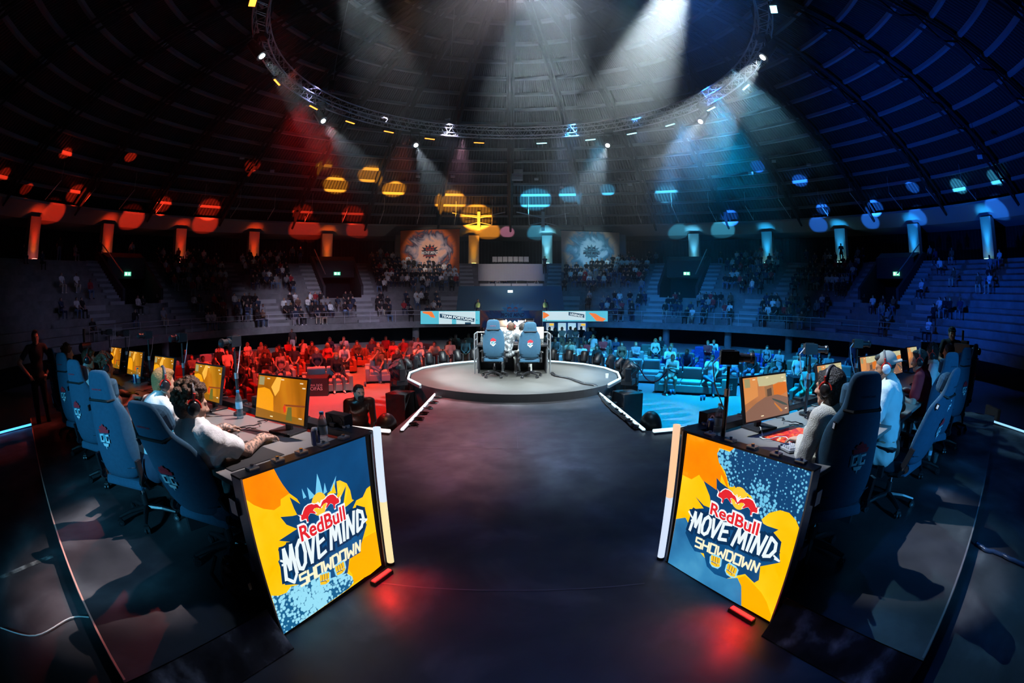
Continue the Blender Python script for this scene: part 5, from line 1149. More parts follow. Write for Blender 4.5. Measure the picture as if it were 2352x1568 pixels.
# ---- two players on the round stage, seen from behind
def simple_seated(loc, rz, mt, hair, label, wr, lean=.2, vox=.014, group=None, sc_=1.0, hs=None, **k):
    P, H, inf = body((0, 0, .60), .40, lean, wrists=wr, hair=hair, detail=1, hands=True, sleeves='long', knees=[V(-.17, .42, .56), V(.19, .42, .56)], ankles=[V(-.16, .36, .10), V(.24, .40, .10)], feet=[V(-.17, .50, .04), V(.26, .54, .04)], **k)
    o = person('person', P, H, inf, mt, vox, label, group); o.location = loc; o.rotation_euler.z = rz; o.scale = (sc_,) * 3
    if hs: headset(o, inf, *hs)
    return o
M_camo = ramp_mat('grey_camo', 14, [(.4, (.10, .11, .12)), (.5, (.30, .32, .34)), (.6, (.5, .52, .55))], rough=.8, cst=True)
simple_seated(V(-.12, 11.1, SZ - .02), -.25, [M_skin, M_camo, M_camo, M_hairbr, M_sneak, M_lip, M_eye], 'short', 'player in grey camouflage clothes seated on the left chair of the round stage', [V(-.2, .42, .74), V(.3, .40, .74)], side=.18, sc_=1.0, hs=(M_redh, M_blkh, False))
simple_seated(V(.33, 11.25, SZ - .02), .1, [M_skin, M_greycl, M_stone, M_hairb, M_sneak, M_lip, M_eye], 'short', 'player with dark hair hidden behind the right chair of the round stage', [V(-.2, .42, .74), V(.25, .40, .74)], sc_=.98, hs=(M_blkh, M_blkh, False))
# ---- standing and crouching people near the stage
def standing(loc, rz, mt, label, hair='short', wr=None, elb=None, group=None, vox=.014, sc_=1.0, hd=(0, 0, 0), sex='m', sl='short', detail=1, layered=False, cat='person', fat=1.0, legs=None, hands=True):
    P, H, inf = body((0, 0, .93), .42, .02, hd=hd, wrists=wr or [V(-.27, .03, .86), V(.27, .03, .86)], elb=elb or [V(-.5, -.9, 0), V(.5, -.9, 0)], hair=hair, detail=detail, hands=hands, sleeves=sl, sex=sex, fat=fat,
                     knees=[V(-.11, .02, .50), V(.11, .02, .50)], ankles=[V(-.12, 0, .10), V(.12, 0, .10)], feet=[V(-.14, .13, .04), V(.14, .13, .04)])
    o = person('person', P, H, inf, mt, vox, label, group, layered=layered); o.location = loc; o.rotation_euler.z = rz; o.scale = (sc_,) * 3
    return o, inf
p = onz(128, 958, .0); p = V(-7.6, 4.55, RZ)
o, inf = standing(V(-8.05, 4.05, 0), -1.9, [M_skin, M_blkcloth, M_blkcloth, M_hairb, M_blkcloth, M_lip, M_eye], 'man in black v-neck standing at the far left with one hand on his hip', 'short', wr=[V(-.2, .05, 1.0), V(.22, .14, 1.03)], elb=[V(-.9, -.2, 0), V(.9, -.1, 0)], vox=.013, hands=True, detail=2, sc_=1.06)
o, inf = standing(V(7.9, 4.9, 0), 2.4, [M_skin, M_blkcloth, M_blkcloth, M_hairb, M_blkcloth, M_lip, M_eye], 'bearded cameraman in a cap and black t-shirt standing behind the far right chairs', 'short', wr=[V(-.12, .34, 1.15), V(.15, .34, 1.12)], elb=[V(-.7, -.3, -.6), V(.7, -.3, -.6)], vox=.013, detail=2, sc_=1.06)
f, Rn = inf['f'], inf['Rhn']; mkobj('cap', smesh('cap', [('e', f(0, -.015, .055), (.086, .098, .072), Rn, 0, .01), ('b', f(0, .11, .055), (.055, .035, .002), Rn, .006, 0, .02)], .01, [M_blkcloth]), o)
# crouching man in a leather jacket, left of the runway, below the stage edge
P, H, inf = body((0, 0, .84), .42, .42, hd=(.25, .12, 0), wrists=[V(-.04, .48, .62), V(.12, .52, .58)], hair='short', detail=2, hands=2, sleeves='long', curl=.9, elb=[V(-.8, 0, -.5), V(.8, 0, -.5)], knees=[V(-.24, .38, .50), V(.22, .40, .48)], ankles=[V(-.2, .02, .12), V(.22, .10, .12)], feet=[V(-.22, .17, .04), V(.24, .26, .04)])
M_leath = mat('brown_black_leather', (.06, .024, .018), .28, bump=(14, .4))
P.append(('e', tuple(inf['f'](0, .055, -.075)), (.05, .045, .045), inf['Rhn'], HA, .01))
o = person('person', P, H, inf, [M_skin, M_leath, M_blkcloth, M_hairb, M_blkcloth, M_lip, M_eye], .010, 'bearded man in a black leather jacket crouching at the stage front left of the runway')
o.location = V(-2.52, 7.0, FZ); o.rotation_euler.z = PI + .45; o.scale = (1.1,) * 3
# ------------------------------------------------------------------ desks and what stands on them
M_desk = mat('grey_desk_top', (.23, .22, .215), .42, noise=(2, .08)); M_padb = mat('black_mousepad', (.02, .02, .022), .7); M_orange = mat('orange_desk_edge', (.75, .16, .02), .5)
M_glassy = mat('clear_plastic', (.85, .93, .97), .06, trans=.85, alpha=.55); M_bluecap = mat('bottle_cap_blue', (.02, .30, .60), .4); M_label = mat('bottle_label', (.5, .7, .85), .5)
M_canb = mat('can_blue', (.02, .05, .22), .3, metal=.3); M_cans = mat('can_silver', (.6, .62, .66), .3, metal=.5)
def screen_mat(name, cols, sc_, es):
    return ramp_mat(name, sc_, cols, emit=es, detail=3, dist=.8, rough=.3)
SCR_L = screen_mat('game_screen_amber', [(.30, (.20, .055, .0)), (.45, (.42, .13, .004)), (.58, (.62, .20, .008)), (.72, (.50, .08, .005))], 2.2, 1.0)
SCR_R = screen_mat('game_screen_clay', [(.30, (.30, .12, .05)), (.5, (.50, .19, .07)), (.68, (.75, .30, .10))], 1.6, 1.0)
def emi(n, c, s=1.0): return mat('screen_' + n, tuple(x * .3 for x in c), .4, emit=c, es=s)
def frameat(S, s_, t, z, yaw=0): return S.p(s_, t, z), S.rz + yaw
wn = ordn
def fnz(o, dz): o.location.z += dz
for S, side in ((LE, 'left'), (RI, 'right')):
    DT = RZ + DZ
    e = empty('gaming_desk', S.p(0, 0, RZ), S.rz, 'long grey-topped gaming desk of the %s player row' % side, 'desk')
    sg = -S.sg     # local x of the desk frame points right when facing forward; the row runs to -x on the left side
    X = lambda s_: s_ if S.sg > 0 else -s_
    L = 6.3
    mb = MB(); mb.box((X(L / 2 + .02), PW / 2 - .05, DZ - .018), (L, PW - .12, .035), M_desk); mb.build('desk_top', e, bevel=.006)
    mb = MB(); mb.box((X(L / 2 + .02), PW - .06, DZ / 2 - .03), (L, .02, DZ - .08), M_black); mb.build('front_panel', e)
    for i in range(6):
        mb = MB(); mb.box((X(.10 + i * (L - .2) / 5), PW / 2, DZ / 2 - .02), (.05, PW - .25, DZ - .045), M_blackg); mb.build('leg', e)
    for i in range(5):
        mb = MB(); mb.box((X(SLOT[i] + .16), .012, DZ - .022), (.62, .035, .040), M_orange if S.sg < 0 else M_blackg); mb.build('edge_strip', e, bevel=.01)
    # truss beam of clamps and gear on the audience edge
    e2 = empty('equipment_rail', S.p(0, PW - .05, DT), S.rz, 'black equipment rail with clamps along the audience edge of the %s desk' % side, 'rail')
    mb = MB(); mb.box((X(L / 2), .04, .03), (L, .14, .055), M_blackg); mb.build('rail_box', e2, bevel=.006)
    for i in range(14):
        x = .2 + i * .44; mb = MB(); mb.cyl((X(x), .04, .06), (X(x), .04, .075), .03, M_chrome if i % 2 else M_alu, n=12); mb.box((X(x + .1), .04, .07), (.05, .1, .03), M_blackg)
        mb.build('clamp', e2)
    # little bolts on the edge of the end panel
    for i in range(5):
        t = .12 + i * .19; mb = MB(); mb.box((0, 0, .012), (.05, .07, .02), M_alu); mb.cyl((0, 0, .02), (0, 0, .035), .012, M_chrome, n=8); o = mb.build('panel_clip', None, label='small metal clip on the top edge of the %s end panel, %s from the players' % (side, ('first', 'second', 'third', 'fourth', 'fifth')[i]), cat='clip', group='metal clips on the %s end panel' % side); o.location = S.p(.03, t, PW); o.rotation_euler.z = S.rz
    for i in range(5):
        s0 = SLOT[i]; w = wn[i]; g = lambda k: '%s on the %s desk' % (k, side)
        # monitor
        yaw = (.10, .05, .1, .1, .1)[i] * (1 if S.sg < 0 else -1)
        m = empty('monitor', S.p(s0 - .06, .83, DT), S.rz + yaw, 'black monitor with %s game picture, %s desk, %s' % ('amber' if S.sg < 0 else 'clay-coloured', side, w), 'monitor', g('monitors'))
        T = Matrix.Translation((0, 0, .255)) @ Matrix.Rotation(-.24, 4, 'X')
        mb = MB(); mb.T = T; mb.box((0, .012, 0), (.565, .03, .345), M_blackg); mb.box((0, .035, 0), (.25, .03, .18), M_blackg); scn = mb.build('bezel', m, bevel=.005)
        sm = SCR_L if S.sg < 0 else SCR_R; hw, hh = .272, .158
        mb = MB(); mb.T = T
        def q(pl, mt, dz): mb.add([(x * hw, -.0045 - dz, y * hh) for x, y in pl], [list(range(len(pl)))], mt)
        q([(-1, -1), (1, -1), (1, 1), (-1, 1)], sm, 0)
        if S.sg < 0:
            q([(-1, -1), (-.2, -1), (-.28, .1), (-.45, .38), (-.7, .45), (-1, .35)], emi('amber_bright', (.95, .36, .005)), .0004); q([(-1, -.55), (1, -.72), (1, -1), (-1, -1)], emi('ochre', (.30, .12, .005)), .0006)
            q([(-.2, 1), (0, 1), (-.05, .4), (-.2, .1), (-.4, .5)], emi('hot', (1, .48, .06)), .0006); q([(.35, -.3), (.5, -.28), (.55, -.9), (.3, -.9)], emi('green_dark', (.14, .13, .02)), .0008); q([(.2, -.2), (1, -.12), (1, -.2), (.2, -.28)], emi('brown', (.25, .05, .01)), .001); q([(.16, -.35), (.24, -.2), (.3, -.5), (.22, -.6)], emi('redspot', (.8, .04, .01)), .0012)
        else:
            q([(-.4, 1), (1, 1), (1, .55), (.6, .62), (.2, .5), (-.35, .55)], emi('pale_sky', (.55, .50, .28)), .0004); q([(-1, 1), (-.38, 1), (-.42, .1), (-1, -.2)], emi('clay_light', (.72, .28, .08)), .0006); q([(.15, .5), (.95, .62), (1, .1), (.5, -.1), (.15, .1)], emi('clay_red', (.70, .17, .02)), .0006)
            q([(-.1, .5), (.3, .55), (.32, .0), (-.08, -.02)], emi('door_brown', (.34, .16, .07)), .0008); q([(0, .35), (.22, .4), (.22, .02), (0, .0)], emi('door_dark', (.10, .06, .04)), .001)
            q([(-1, -1), (1, -1), (1, -.2), (.5, .02), (0, .05), (-.5, -.2), (-1, -.55)], emi('ground', (.24, .12, .08)), .0008); q([(.2, -.1), (.6, -.3), (.9, -.5), (.98, -.62), (.7, -.5), (.25, -.2)], emi('weapon', (.05, .07, .06)), .0012); q([(.3, -.3), (.7, -.8), (.6, -.85), (.3, -.4)], emi('weapon_o', (.6, .2, .03)), .0013)
        q([(-.95, .55), (-.72, .55), (-.72, .95), (-.95, .95)], emi('minimap', (.35, .30, .14)), .0014)
        for xx, yy in ((-.6, .86), (.0, .88), (.75, .8), (.85, .6), (.8, -.75), (-.35, -.88)): q([(xx, yy), (xx + .12, yy), (xx + .12, yy + .05), (xx, yy + .05)], emi('hud', (.9, .75, .5)), .0016)
        mb.build('screen', scn)
        mb = MB(); mb.box((0, .07, .12), (.06, .03, .22), M_blackg); mb.box((0, .05, .007), (.24, .2, .014), M_blackg); mb.build('stand', m, bevel=.004)
        # mouse pad, mouse, keyboard
        ms = (-.27 if S.sg < 0 else .27); ks = (.22 if S.sg < 0 else -.14 if i else -.27)
        red = S.sg > 0 and i == 0
        mb = MB(); mb.box((0, 0, .003), (.46, .42, .004), M_padb if not red else ramp_mat('red_mousepad', 9, [(.38, (.45, .0, .01)), (.5, (.85, .03, .01)), (.6, (.9, .25, .02)), (.68, (.9, .6, .5))], rough=.6, dist=2))
        o = mb.build('mouse_pad', None, label='%s mouse pad on the %s desk, %s' % ('red patterned' if red else 'black', side, w), cat='mouse pad', group=g('mouse pads')); o.location = S.p(s0 + (ms * .9 if not red else -.02), .30 if not red else .50, DT); o.rotation_euler.z = S.rz
        mb = MB(); mb.sph((0, 0, .016), (.031, .058, .021), mat('mouse_pink', (.75, .1, .2), .4) if (S.sg > 0 and i == 2) else M_blackg, 12); o = mb.build('computer_mouse', None, smooth=True, label='%s mouse on the %s desk, %s' % ('pink' if (S.sg > 0 and i == 2) else 'black', side, w), cat='mouse', group=g('mice'))
        o.location = S.p(s0 + (-.24 if S.sg < 0 else .24) + (.06 if S.sg < 0 and i == 0 else 0), .44 if i else .50, DT + .005); o.rotation_euler.z = S.rz
        kb = empty('keyboard', S.p(s0 + ks, .36, DT + .001), S.rz + (.5 if S.sg < 0 else -.35), '%s keyboard on the %s desk, %s' % ('white' if red else 'black', side, w), 'keyboard', g('keyboards'))
        kc = mat('white_keys', (.72, .72, .76), .45) if red else M_blkh; kd = mat('white_keyboard_body', (.55, .56, .6), .4) if red else M_black
        mb = MB(); mb.box((0, 0, .012), (.38 if not red else .30, .135, .02), kd); mb.build('keyboard_body', kb, bevel=.004)
        mb = MB()
        for r in range(5):
            for c in range(15): mb.box((-.165 + c * .0235 if not red else -.13 + c * .0186, -.05 + r * .0245, .028), (.019 if not red else .015, .020, .012), kc, top=.8)
        o = mb.build('keys', kb); o['kind'] = 'stuff'
        # cables
        pts = [S.p(s0 + ks, .44, DT + .01), S.p(s0 + ks + .1, .56, DT + .02), S.p(s0 + ks - .05, .66, DT + .012), S.p(s0 - .15, .78, DT + .012), S.p(s0 + .05, 1.0, DT + .02)]
        if i < 3:
            cable(pts, .004, mat('white_cable', (.8, .82, .85), .4) if red else M_blackg, 'keyboard_cable', '%s keyboard cable running back over the %s desk, %s' % ('white' if red else 'black', side, w), n=5, wob=.012)
            cable([S.p(s0 + .2, .75, DT + .012), S.p(s0 + .32, .66, DT + .012), S.p(s0 + .22, .80, DT + .03), S.p(s0 + .36, .9, DT + .012), S.p(s0 + .2, 1.0, DT + .02)], .004, M_blackg, 'monitor_cable', 'black looping monitor cable on the %s desk, %s' % (side, w), n=5, wob=.02)
        # desk camera on a pole behind the desk
        ps = S.p(s0 + (.74 if S.sg < 0 else -.57), .93 if S.sg < 0 else .84, DT)
        if S.sg > 0 and i > 2: continue
        hgt = .58 if S.sg < 0 else .52
        cs = empty('player_camera', ps, S.rz + PI + (.3 if S.sg < 0 else .9), 'small camera on a black pole at the %s desk, %s' % (side, w), 'camera', 'player cameras along the %s desk' % side)
        mb = MB(); mb.cyl((0, 0, 0), (0, 0, .02), .06, M_blackg, n=16); mb.cyl((0, 0, 0), (0, 0, .34), .016, M_blackg, n=10); mb.cyl((0, 0, .32), (0, 0, hgt), .011, M_black, n=10); mb.cyl((0, 0, .32), (0, 0, .37), .021, M_alu, n=10); mb.build('pole', cs)
        mb = MB(); mb.box((0, 0, hgt + .06), (.065, .13, .09), M_blackg); mb.box((0, -.01, hgt + .105), (.03, .09, .015), M_blackg); mb.box((.029, 0, hgt + .06), (.003, .06, .02), M_logw); cb = mb.build('camera_body', cs, bevel=.006)
        mb = MB(); mb.lathe([(.0, 0), (.032, 0), (.033, .05), (.028, .052), (.028, .10), (.036, .11), (.036, .13), (.0, .12)], M_blackg, (0, .05, hgt + .06), 18, (0, 1, 0)); mb.build('camera_lens', cs, smooth=False)
        mb = MB(); mb.tube([(0, -.05, hgt + .08), (.03, -.12, hgt + .02), (.04, -.10, hgt - .12), (.02, -.02, hgt - .28)], .005, mat('white_cable', (.8, .82, .85), .4), n=5); mb.build('cable', cs)
    def bottle(loc, label, h=.21, cap=None, group=None):
        b = empty('water_bottle', loc, 0, label, 'bottle', group); mb = MB(); prof = [(.0, .0), (.028, .0), (.032, .01)]
        for k in range(5): z = .02 + k * .022; prof += [(.032, z), (.029, z + .008), (.032, z + .016)]
        prof += [(.032, h * .66), (.028, h * .76), (.013, h * .90), (.012, h * .93)]; mb.lathe(prof, M_glassy, n=18); mb.build('bottle_body', b, smooth=True)
        mb = MB(); mb.lathe([(.0328, h * .36), (.0332, h * .38), (.0332, h * .58), (.0328, h * .6)], M_label, n=18); mb.build('label', b, smooth=True)
        mb = MB(); mb.lathe([(.0, h * .93), (.0155, h * .93), (.0155, h), (.0, h)], cap or M_bluecap, n=14); mb.build('bottle_cap', b); return b
    def can(loc, label, group=None):
        c = empty('drink_can', loc, 0, label, 'can', group); mb = MB(); mb.lathe([(.0, 0), (.023, .0), (.0265, .006), (.0265, .12), (.022, .132), (.0, .13)], M_cans, n=18); mb.build('can_body', c, smooth=True)
        mb = MB(); 
        for a in (0, PI / 2, PI, 3 * PI / 2): mb.box((.0262 * math.cos(a), .0262 * math.sin(a), .065), (.004, .024, .10), M_canb, rz=a)
        mb.build('can_panel', c); return c
    if S.sg < 0:
        bottle(onz(745, 1024, DT), 'water bottle with blue cap on the left desk beside the end panel', .235)
        can(onz(727, 1026, DT), 'slim blue and silver can beside the bottle near the left end panel')
        bottle(onz(552, 960, DT), 'water bottle with blue cap behind the first monitor of the left desk', .24)
        can(onz(310, 880, DT), 'slim can on the left desk near the third monitor'); bottle(onz(318, 884, DT) + V(-.1, .1, 0), 'small water bottle on the left desk near the third monitor')
    else:
        bottle(onz(1647, 1005, DT), 'tall water bottle on the right desk beside the camera pole', .25, M_whiteh)
        can(onz(1629, 1003, DT), 'slim can on the right desk near the end panel')
        hs_ = empty('headset', S.p(SLOT[0] + .62, .72, DT), S.rz, 'spare black headset lying on the right desk beside the nearest monitor', 'headset')
        mb = MB(); mb.tube([(math.cos(a) * .09, math.sin(a) * .10, .03) for a in np.linspace(0, PI, 12)], .009, M_blkh, n=7); mb.build('headband', hs_, smooth=True)
        for q_ in (-1, 1): mb = MB(); mb.lathe([(0, -.022), (.038, -.022), (.044, 0), (.038, .022), (0, .022)], M_blkh, (q_ * .085, -.01, .045), 18, (1, 0, .2)); mb.build('ear_cup', hs_, smooth=True)
        bottle(onz(2131, 1060, RZ), 'water bottle standing on the riser floor behind the right chairs', .24, M_whiteh)
        c = empty('paper_cup', onz(2146, 1063, RZ), 0, 'clear cup standing on the riser floor beside the bottle', 'cup'); mb = MB(); mb.lathe([(0, 0), (.025, 0), (.036, .12), (.034, .12), (.024, .006)], M_glassy, n=16); mb.build('cup_body', c, smooth=True)
# computer boxes on the audience edge behind the monitors
for S, side in ((LE, 'left'), (RI, 'right')):
    for i in range(6):
        s0 = (.30, 1.32, 2.5, 3.7, 4.9, 6.0)[i]
        e = empty('speaker_box' if i else 'speaker_box', S.p(s0, PW + .02, RZ + DZ + .056), S.rz, 'small black speaker box on the rail of the %s desk, %s from the end panel' % (side, ('first', 'second', 'third', 'fourth', 'fifth', 'sixth')[i]), 'speaker box', 'speaker boxes on the %s desk rail' % side)
        mb = MB(); mb.box((0, 0, .045), (.20, .09, .09), M_blackg); mb.build('casing', e, bevel=.005)
        for d in (-.05, .05): mb = MB(); mb.cyl((d, -.045, .045), (d, -.050, .045), .028, M_alu if S.sg > 0 else M_blkh, n=14); mb.cyl((d, -.050, .045), (d, -.052, .045), .016, M_black, n=12); mb.build('driver', e)
    for i in range(3):
        s0 = (.85, 2.2, 3.4)[i]; z0 = RZ + DZ + .056
        e = empty('wire_handle', S.p(s0, PW - .0, z0), S.rz, 'pale square wire handle on the rail of the %s desk, %s from the end panel' % (side, ('first', 'second', 'third')[i]), 'handle')
        mb = MB(); mb.tube([(-.07, 0, .0), (-.07, 0, .09), (.07, 0, .09), (.07, 0, 0)], .006, M_alu, n=6); mb.build('wire', e)
# backpack on the riser behind the left end panel
e = empty('backpack', onz(575, 1365, RZ), 1.2, 'black shiny backpack slumped on the floor behind the left end panel', 'backpack')
pb = [('e', (0, 0, .17), (.16, .13, .20), None, 0, .03), ('e', (0, .06, .12), (.13, .09, .12), None, 0, .03), ('e', (.05, -.05, .08), (.15, .10, .10), None, 0, .03)]
o = mkobj('bag_body', smesh('bag', pb, .012, [mat('backpack_nylon', (.012, .014, .02), .25, bump=(18, .8))], wob=.006), e)
mb = MB(); mb.box((-.06, -.13, .16), (.02, .01, .045), M_logw); mb.build('tag', e); mb = MB(); mb.tube([(-.05, 0, .35), (0, 0, .41), (.06, 0, .35)], .012, M_black, n=6); mb.build('handle', e)
mb = MB(); mb.tube([(-.12, .10, .30), (-.17, .14, .18), (-.14, .12, .06)], .014, M_black, n=6); mb.build('shoulder_strap', e)
# ---- desk on the round stage
DX, DY = .05, 11.95
e = empty('stage_desk', (DX, DY, SZ), 0, 'black draped desk at the middle of the round stage', 'desk')
mb = MB(); mb.box((0, 0, .72), (1.82, .80, .04), M_blackg); mb.build('desk_top', e); mb = MB(); mb.box((0, .36, .35), (1.76, .04, .70), M_skirt)
mb.box((-.88, .02, .35), (.03, .72, .70), M_skirt); mb.box((.88, .02, .35), (.03, .72, .70), M_skirt); mb.build('drape', e)
e = empty('desk_frame', (DX, DY, SZ), 0, 'square aluminium truss frame standing round the stage desk', 'frame')
for x, y in ((-.97, -.42), (.97, -.42), (-.97, .45), (.97, .45)): mb = MB(); mb.tube([(x, y, 0), (x, y, 1.02)], .02, M_alu, n=8); mb.build('post', e)
mb = MB(); mb.tube([(-.97, -.42, 1.02), (-.97, .45, 1.02), (.97, .45, 1.02), (.97, -.42, 1.02)], .018, M_alu, n=8); mb.build('top_rail', e)
for x in (-.97, .97):
    for z in (.3, .6, .85): mb = MB(); mb.tube([(x, -.42, z), (x, .45, z)], .010, M_alu, n=6); mb.build('side_bar', e)
for i, x in enumerate((-.05, .58)):
    m = empty('monitor', (DX + x - .02, DY + .12, SZ + .74), 0, 'bright monitor on the stage desk %s' % ('between the two players' if i == 0 else 'half hidden by the right player'), 'monitor')
    mb = MB(); mb.box((0, .015, .28), (.58, .03, .34), M_blackg); b_ = mb.build('bezel', m); mb = MB(); mb.box((0, .06, .08), (.05, .03, .15), M_blackg); mb.box((0, .06, .006), (.22, .18, .012), M_blackg); mb.build('stand', m)
    mb = MB(); mb.add([(-.275, -.002, .125), (.275, -.002, .125), (.275, -.002, .435), (-.275, -.002, .435)], [[0, 1, 2, 3]], ramp_mat('stage_screen', 5, [(.35, (.9, .62, .36)), (.5, (.95, .86, .70)), (.62, (.55, .38, .22))], emit=1.0, detail=5)); mb.build('screen', b_)
for i, (x, lb) in enumerate(((-.80, 'leftmost'), (-.72, 'second from the left'), (.78, 'on the right end'))):
    def b2(loc, label):
        b = empty('water_bottle', loc, 0, label, 'bottle'); mb = MB(); mb.lathe([(0, 0), (.035, 0), (.036, .16), (.014, .22), (.014, .24)], M_glassy, n=12); mb.build('bottle_body', b, smooth=True); mb = MB(); mb.lathe([(0, .24), (.016, .24), (.016, .265), (0, .265)], M_whiteh, n=10); mb.build('bottle_cap', b)
    b2((DX + x, DY - .15, SZ + .74), 'water bottle on the stage desk, %s' % lb)
c = empty('paper_cup', onz(1394, 868, SZ), 0, 'small white cup left on the right of the round stage', 'cup'); mb = MB(); mb.lathe([(0, 0), (.03, 0), (.04, .11), (.038, .11), (.028, .006)], M_whiteh, n=14); mb.build('cup_body', c)
# ---- monitor wedges and boxes on the arena floor in front of the stage
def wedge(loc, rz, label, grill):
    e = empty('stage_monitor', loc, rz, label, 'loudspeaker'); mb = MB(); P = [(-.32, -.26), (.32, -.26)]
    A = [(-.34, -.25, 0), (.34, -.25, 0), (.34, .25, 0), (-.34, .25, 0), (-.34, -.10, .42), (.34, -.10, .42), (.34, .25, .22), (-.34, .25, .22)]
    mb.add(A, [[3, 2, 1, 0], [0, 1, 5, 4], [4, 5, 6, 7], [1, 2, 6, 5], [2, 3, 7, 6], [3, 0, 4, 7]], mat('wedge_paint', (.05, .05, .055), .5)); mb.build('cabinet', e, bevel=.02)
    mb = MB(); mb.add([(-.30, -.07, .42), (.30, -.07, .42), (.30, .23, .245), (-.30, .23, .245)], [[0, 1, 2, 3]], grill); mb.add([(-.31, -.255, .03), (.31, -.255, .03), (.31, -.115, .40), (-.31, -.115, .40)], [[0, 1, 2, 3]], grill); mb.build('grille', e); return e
wedge(V(-3.3, 7.15, FZ + .50), .2, 'wedge loudspeaker with amber-lit grille at the stage front left of the runway', mat('grille_amber_lit', (.45, .30, .2), .6))  # amber light put into this grille's colour
wedge(V(3.35, 7.15, FZ + .50), -.1, 'wedge loudspeaker with pale blue-lit grille at the stage front right of the runway', mat('grille_pale', (.5, .52, .55), .6))
for x in (-3.3, 3.35): mb = MB(); mb.box((0, 0, .25), (.8, .6, .5), M_skirt); o = mb.build('speaker_plinth', None, label='black plinth under the %s wedge loudspeaker' % ('left' if x < 0 else 'right'), cat='plinth'); o.location = (x, 7.15, FZ)
for p, lb, g in (((-2.12, 7.3, FZ + .0), 'left', 0), ((2.45, 7.4, FZ), 'right', 1)):
    e = empty('floor_tom_case', p, 0, 'rounded black floor lamp casing at the stage front on the %s of the runway' % lb, 'lamp'); 
    o = mkobj('casing', smesh('c', [('e', (0, 0, .85), (.20, .22, .28), None, 0, .03)], .025, [M_blackg]), e); mb = MB(); mb.cyl((0, 0, 0), (0, 0, .62), .12, M_black, n=14); mb.build('stand', e)
# ------------------------------------------------------------------ spectators
rnd = random.Random(21)
CL = {'white': (.80, .80, .80), 'black': (.012, .012, .015), 'navy': (.02, .035, .08), 'grey': (.28, .28, .30), 'beige': (.60, .50, .38), 'red': (.45, .03, .04), 'olive': (.12, .13, .07), 'brown': (.16, .08, .05), 'cream': (.72, .68, .58), 'denim blue': (.12, .20, .34)}
CM = {k: mat('cloth_' + k.replace(' ', '_'), v, .85) for k, v in CL.items()}
HM = {'dark': M_hairb, 'brown': M_hairbr, 'fair': M_hairbl}
def proto(kind, vox):
    k = dict(hair='short', detail=1, hands=True, sleeves='short')
    kn = [V(-.16, .42, .50), V(.16, .42, .50)]; an = [V(-.16, .42, .10), V(.16, .42, .10)]; ft = [V(-.18, .57, .04), V(.18, .57, .04)]; pel = (0, 0, .52); lean = -.12
    if kind == 'lap': w = [V(-.10, .30, .62), V(.10, .30, .62)]
    elif kind == 'crossed': w = [V(.10, .22, .80), V(-.10, .24, .77)]; k['sleeves'] = 'long'
    elif kind == 'chin': w = [V(-.12, .30, .60), V(.05, .14, 1.10)]; kn = [V(-.10, .42, .52), V(.20, .40, .62)]; an = [V(-.12, .44, .10), V(-.10, .62, .50)]; ft = [V(-.14, .58, .04), V(-.12, .76, .52)]
    elif kind == 'lean': lean = .38; w = [V(-.08, .46, .56), V(.08, .46, .56)]; k['sleeves'] = 'long'
    elif kind == 'woman': w = [V(-.08, .28, .62), V(.08, .28, .62)]; k.update(hair='long', sex='f', sleeves='long')
    elif kind == 'clap': w = [V(-.04, .34, .86), V(.04, .34, .86)]; k['sleeves'] = 'long'
    if kind.startswith('stand'):
        pel = (0, 0, .92); lean = .02; kn = [V(-.11, .02, .50), V(.11, .02, .50)]; an = [V(-.12, 0, .10), V(.12, 0, .10)]; ft = [V(-.14, .13, .04), V(.14, .13, .04)]
        w = [V(-.26, .03, .82), V(.26, .03, .82)] if kind == 'stand' else [V(.10, .20, 1.16), V(-.10, .22, 1.13)]; k['elb'] = [V(-.6, -.8, -.2), V(.6, -.8, -.2)]
        if kind == 'stand_woman': k.update(hair='long', sex='f')
    P, H, inf = body(pel, .42, lean, wrists=w, knees=kn, ankles=an, feet=ft, hd=(rnd.uniform(-.2, .2), 0, 0), **k)
    return smesh('spectator_' + kind, P + H, vox, [M_skin, CM['white'], CM['navy'], M_hairb, CM['white'], M_lip, M_eye])
SEATK = ['lap', 'crossed', 'chin', 'lean', 'woman', 'clap', 'lap', 'woman']
PR = {k: proto(k, .022) for k in ('lap', 'crossed', 'chin', 'lean', 'woman', 'clap', 'stand', 'stand_crossed', 'stand_woman')}
PF = {k: proto(k, .036) for k in ('lap', 'crossed', 'lean', 'woman', 'stand', 'clap')}
VERB = {'lap': 'hands in lap', 'crossed': 'arms folded', 'chin': 'hand on chin', 'lean': 'leaning forward', 'woman': 'with long hair', 'clap': 'hands together', 'stand': 'arms down', 'stand_crossed': 'arms folded', 'stand_woman': 'with long hair'}
SKINS = [M_skin, M_skin, M_skin2, M_skin, M_skin3]
def spectator(kind, loc, rz, label, group, lib=PR, top=None, s=1.0, legs=None, hair=None):
    me = lib[kind]; o = mkobj('person', me); o.location = loc; o.rotation_euler.z = rz; o.scale = (s, s, s)
    top = top or rnd.choice(['white', 'black', 'black', 'navy', 'grey', 'beige', 'white', 'red', 'cream', 'brown']); legs = legs or rnd.choice(['navy', 'black', 'denim blue', 'grey', 'beige']); hr = hair or rnd.choice(['dark', 'dark', 'dark', 'brown', 'fair'])
    for i, m in ((0, rnd.choice(SKINS)), (1, CM[top]), (2, CM[legs]), (3, HM[hr]), (4, CM[rnd.choice(['white', 'black', 'grey'])])):
        o.material_slots[i].link = 'OBJECT'; o.material_slots[i].material = m
    tag(o, label.replace('<T>', top).replace('<L>', legs).replace('<H>', hr).replace('<V>', VERB[kind]), 'person', group); return o
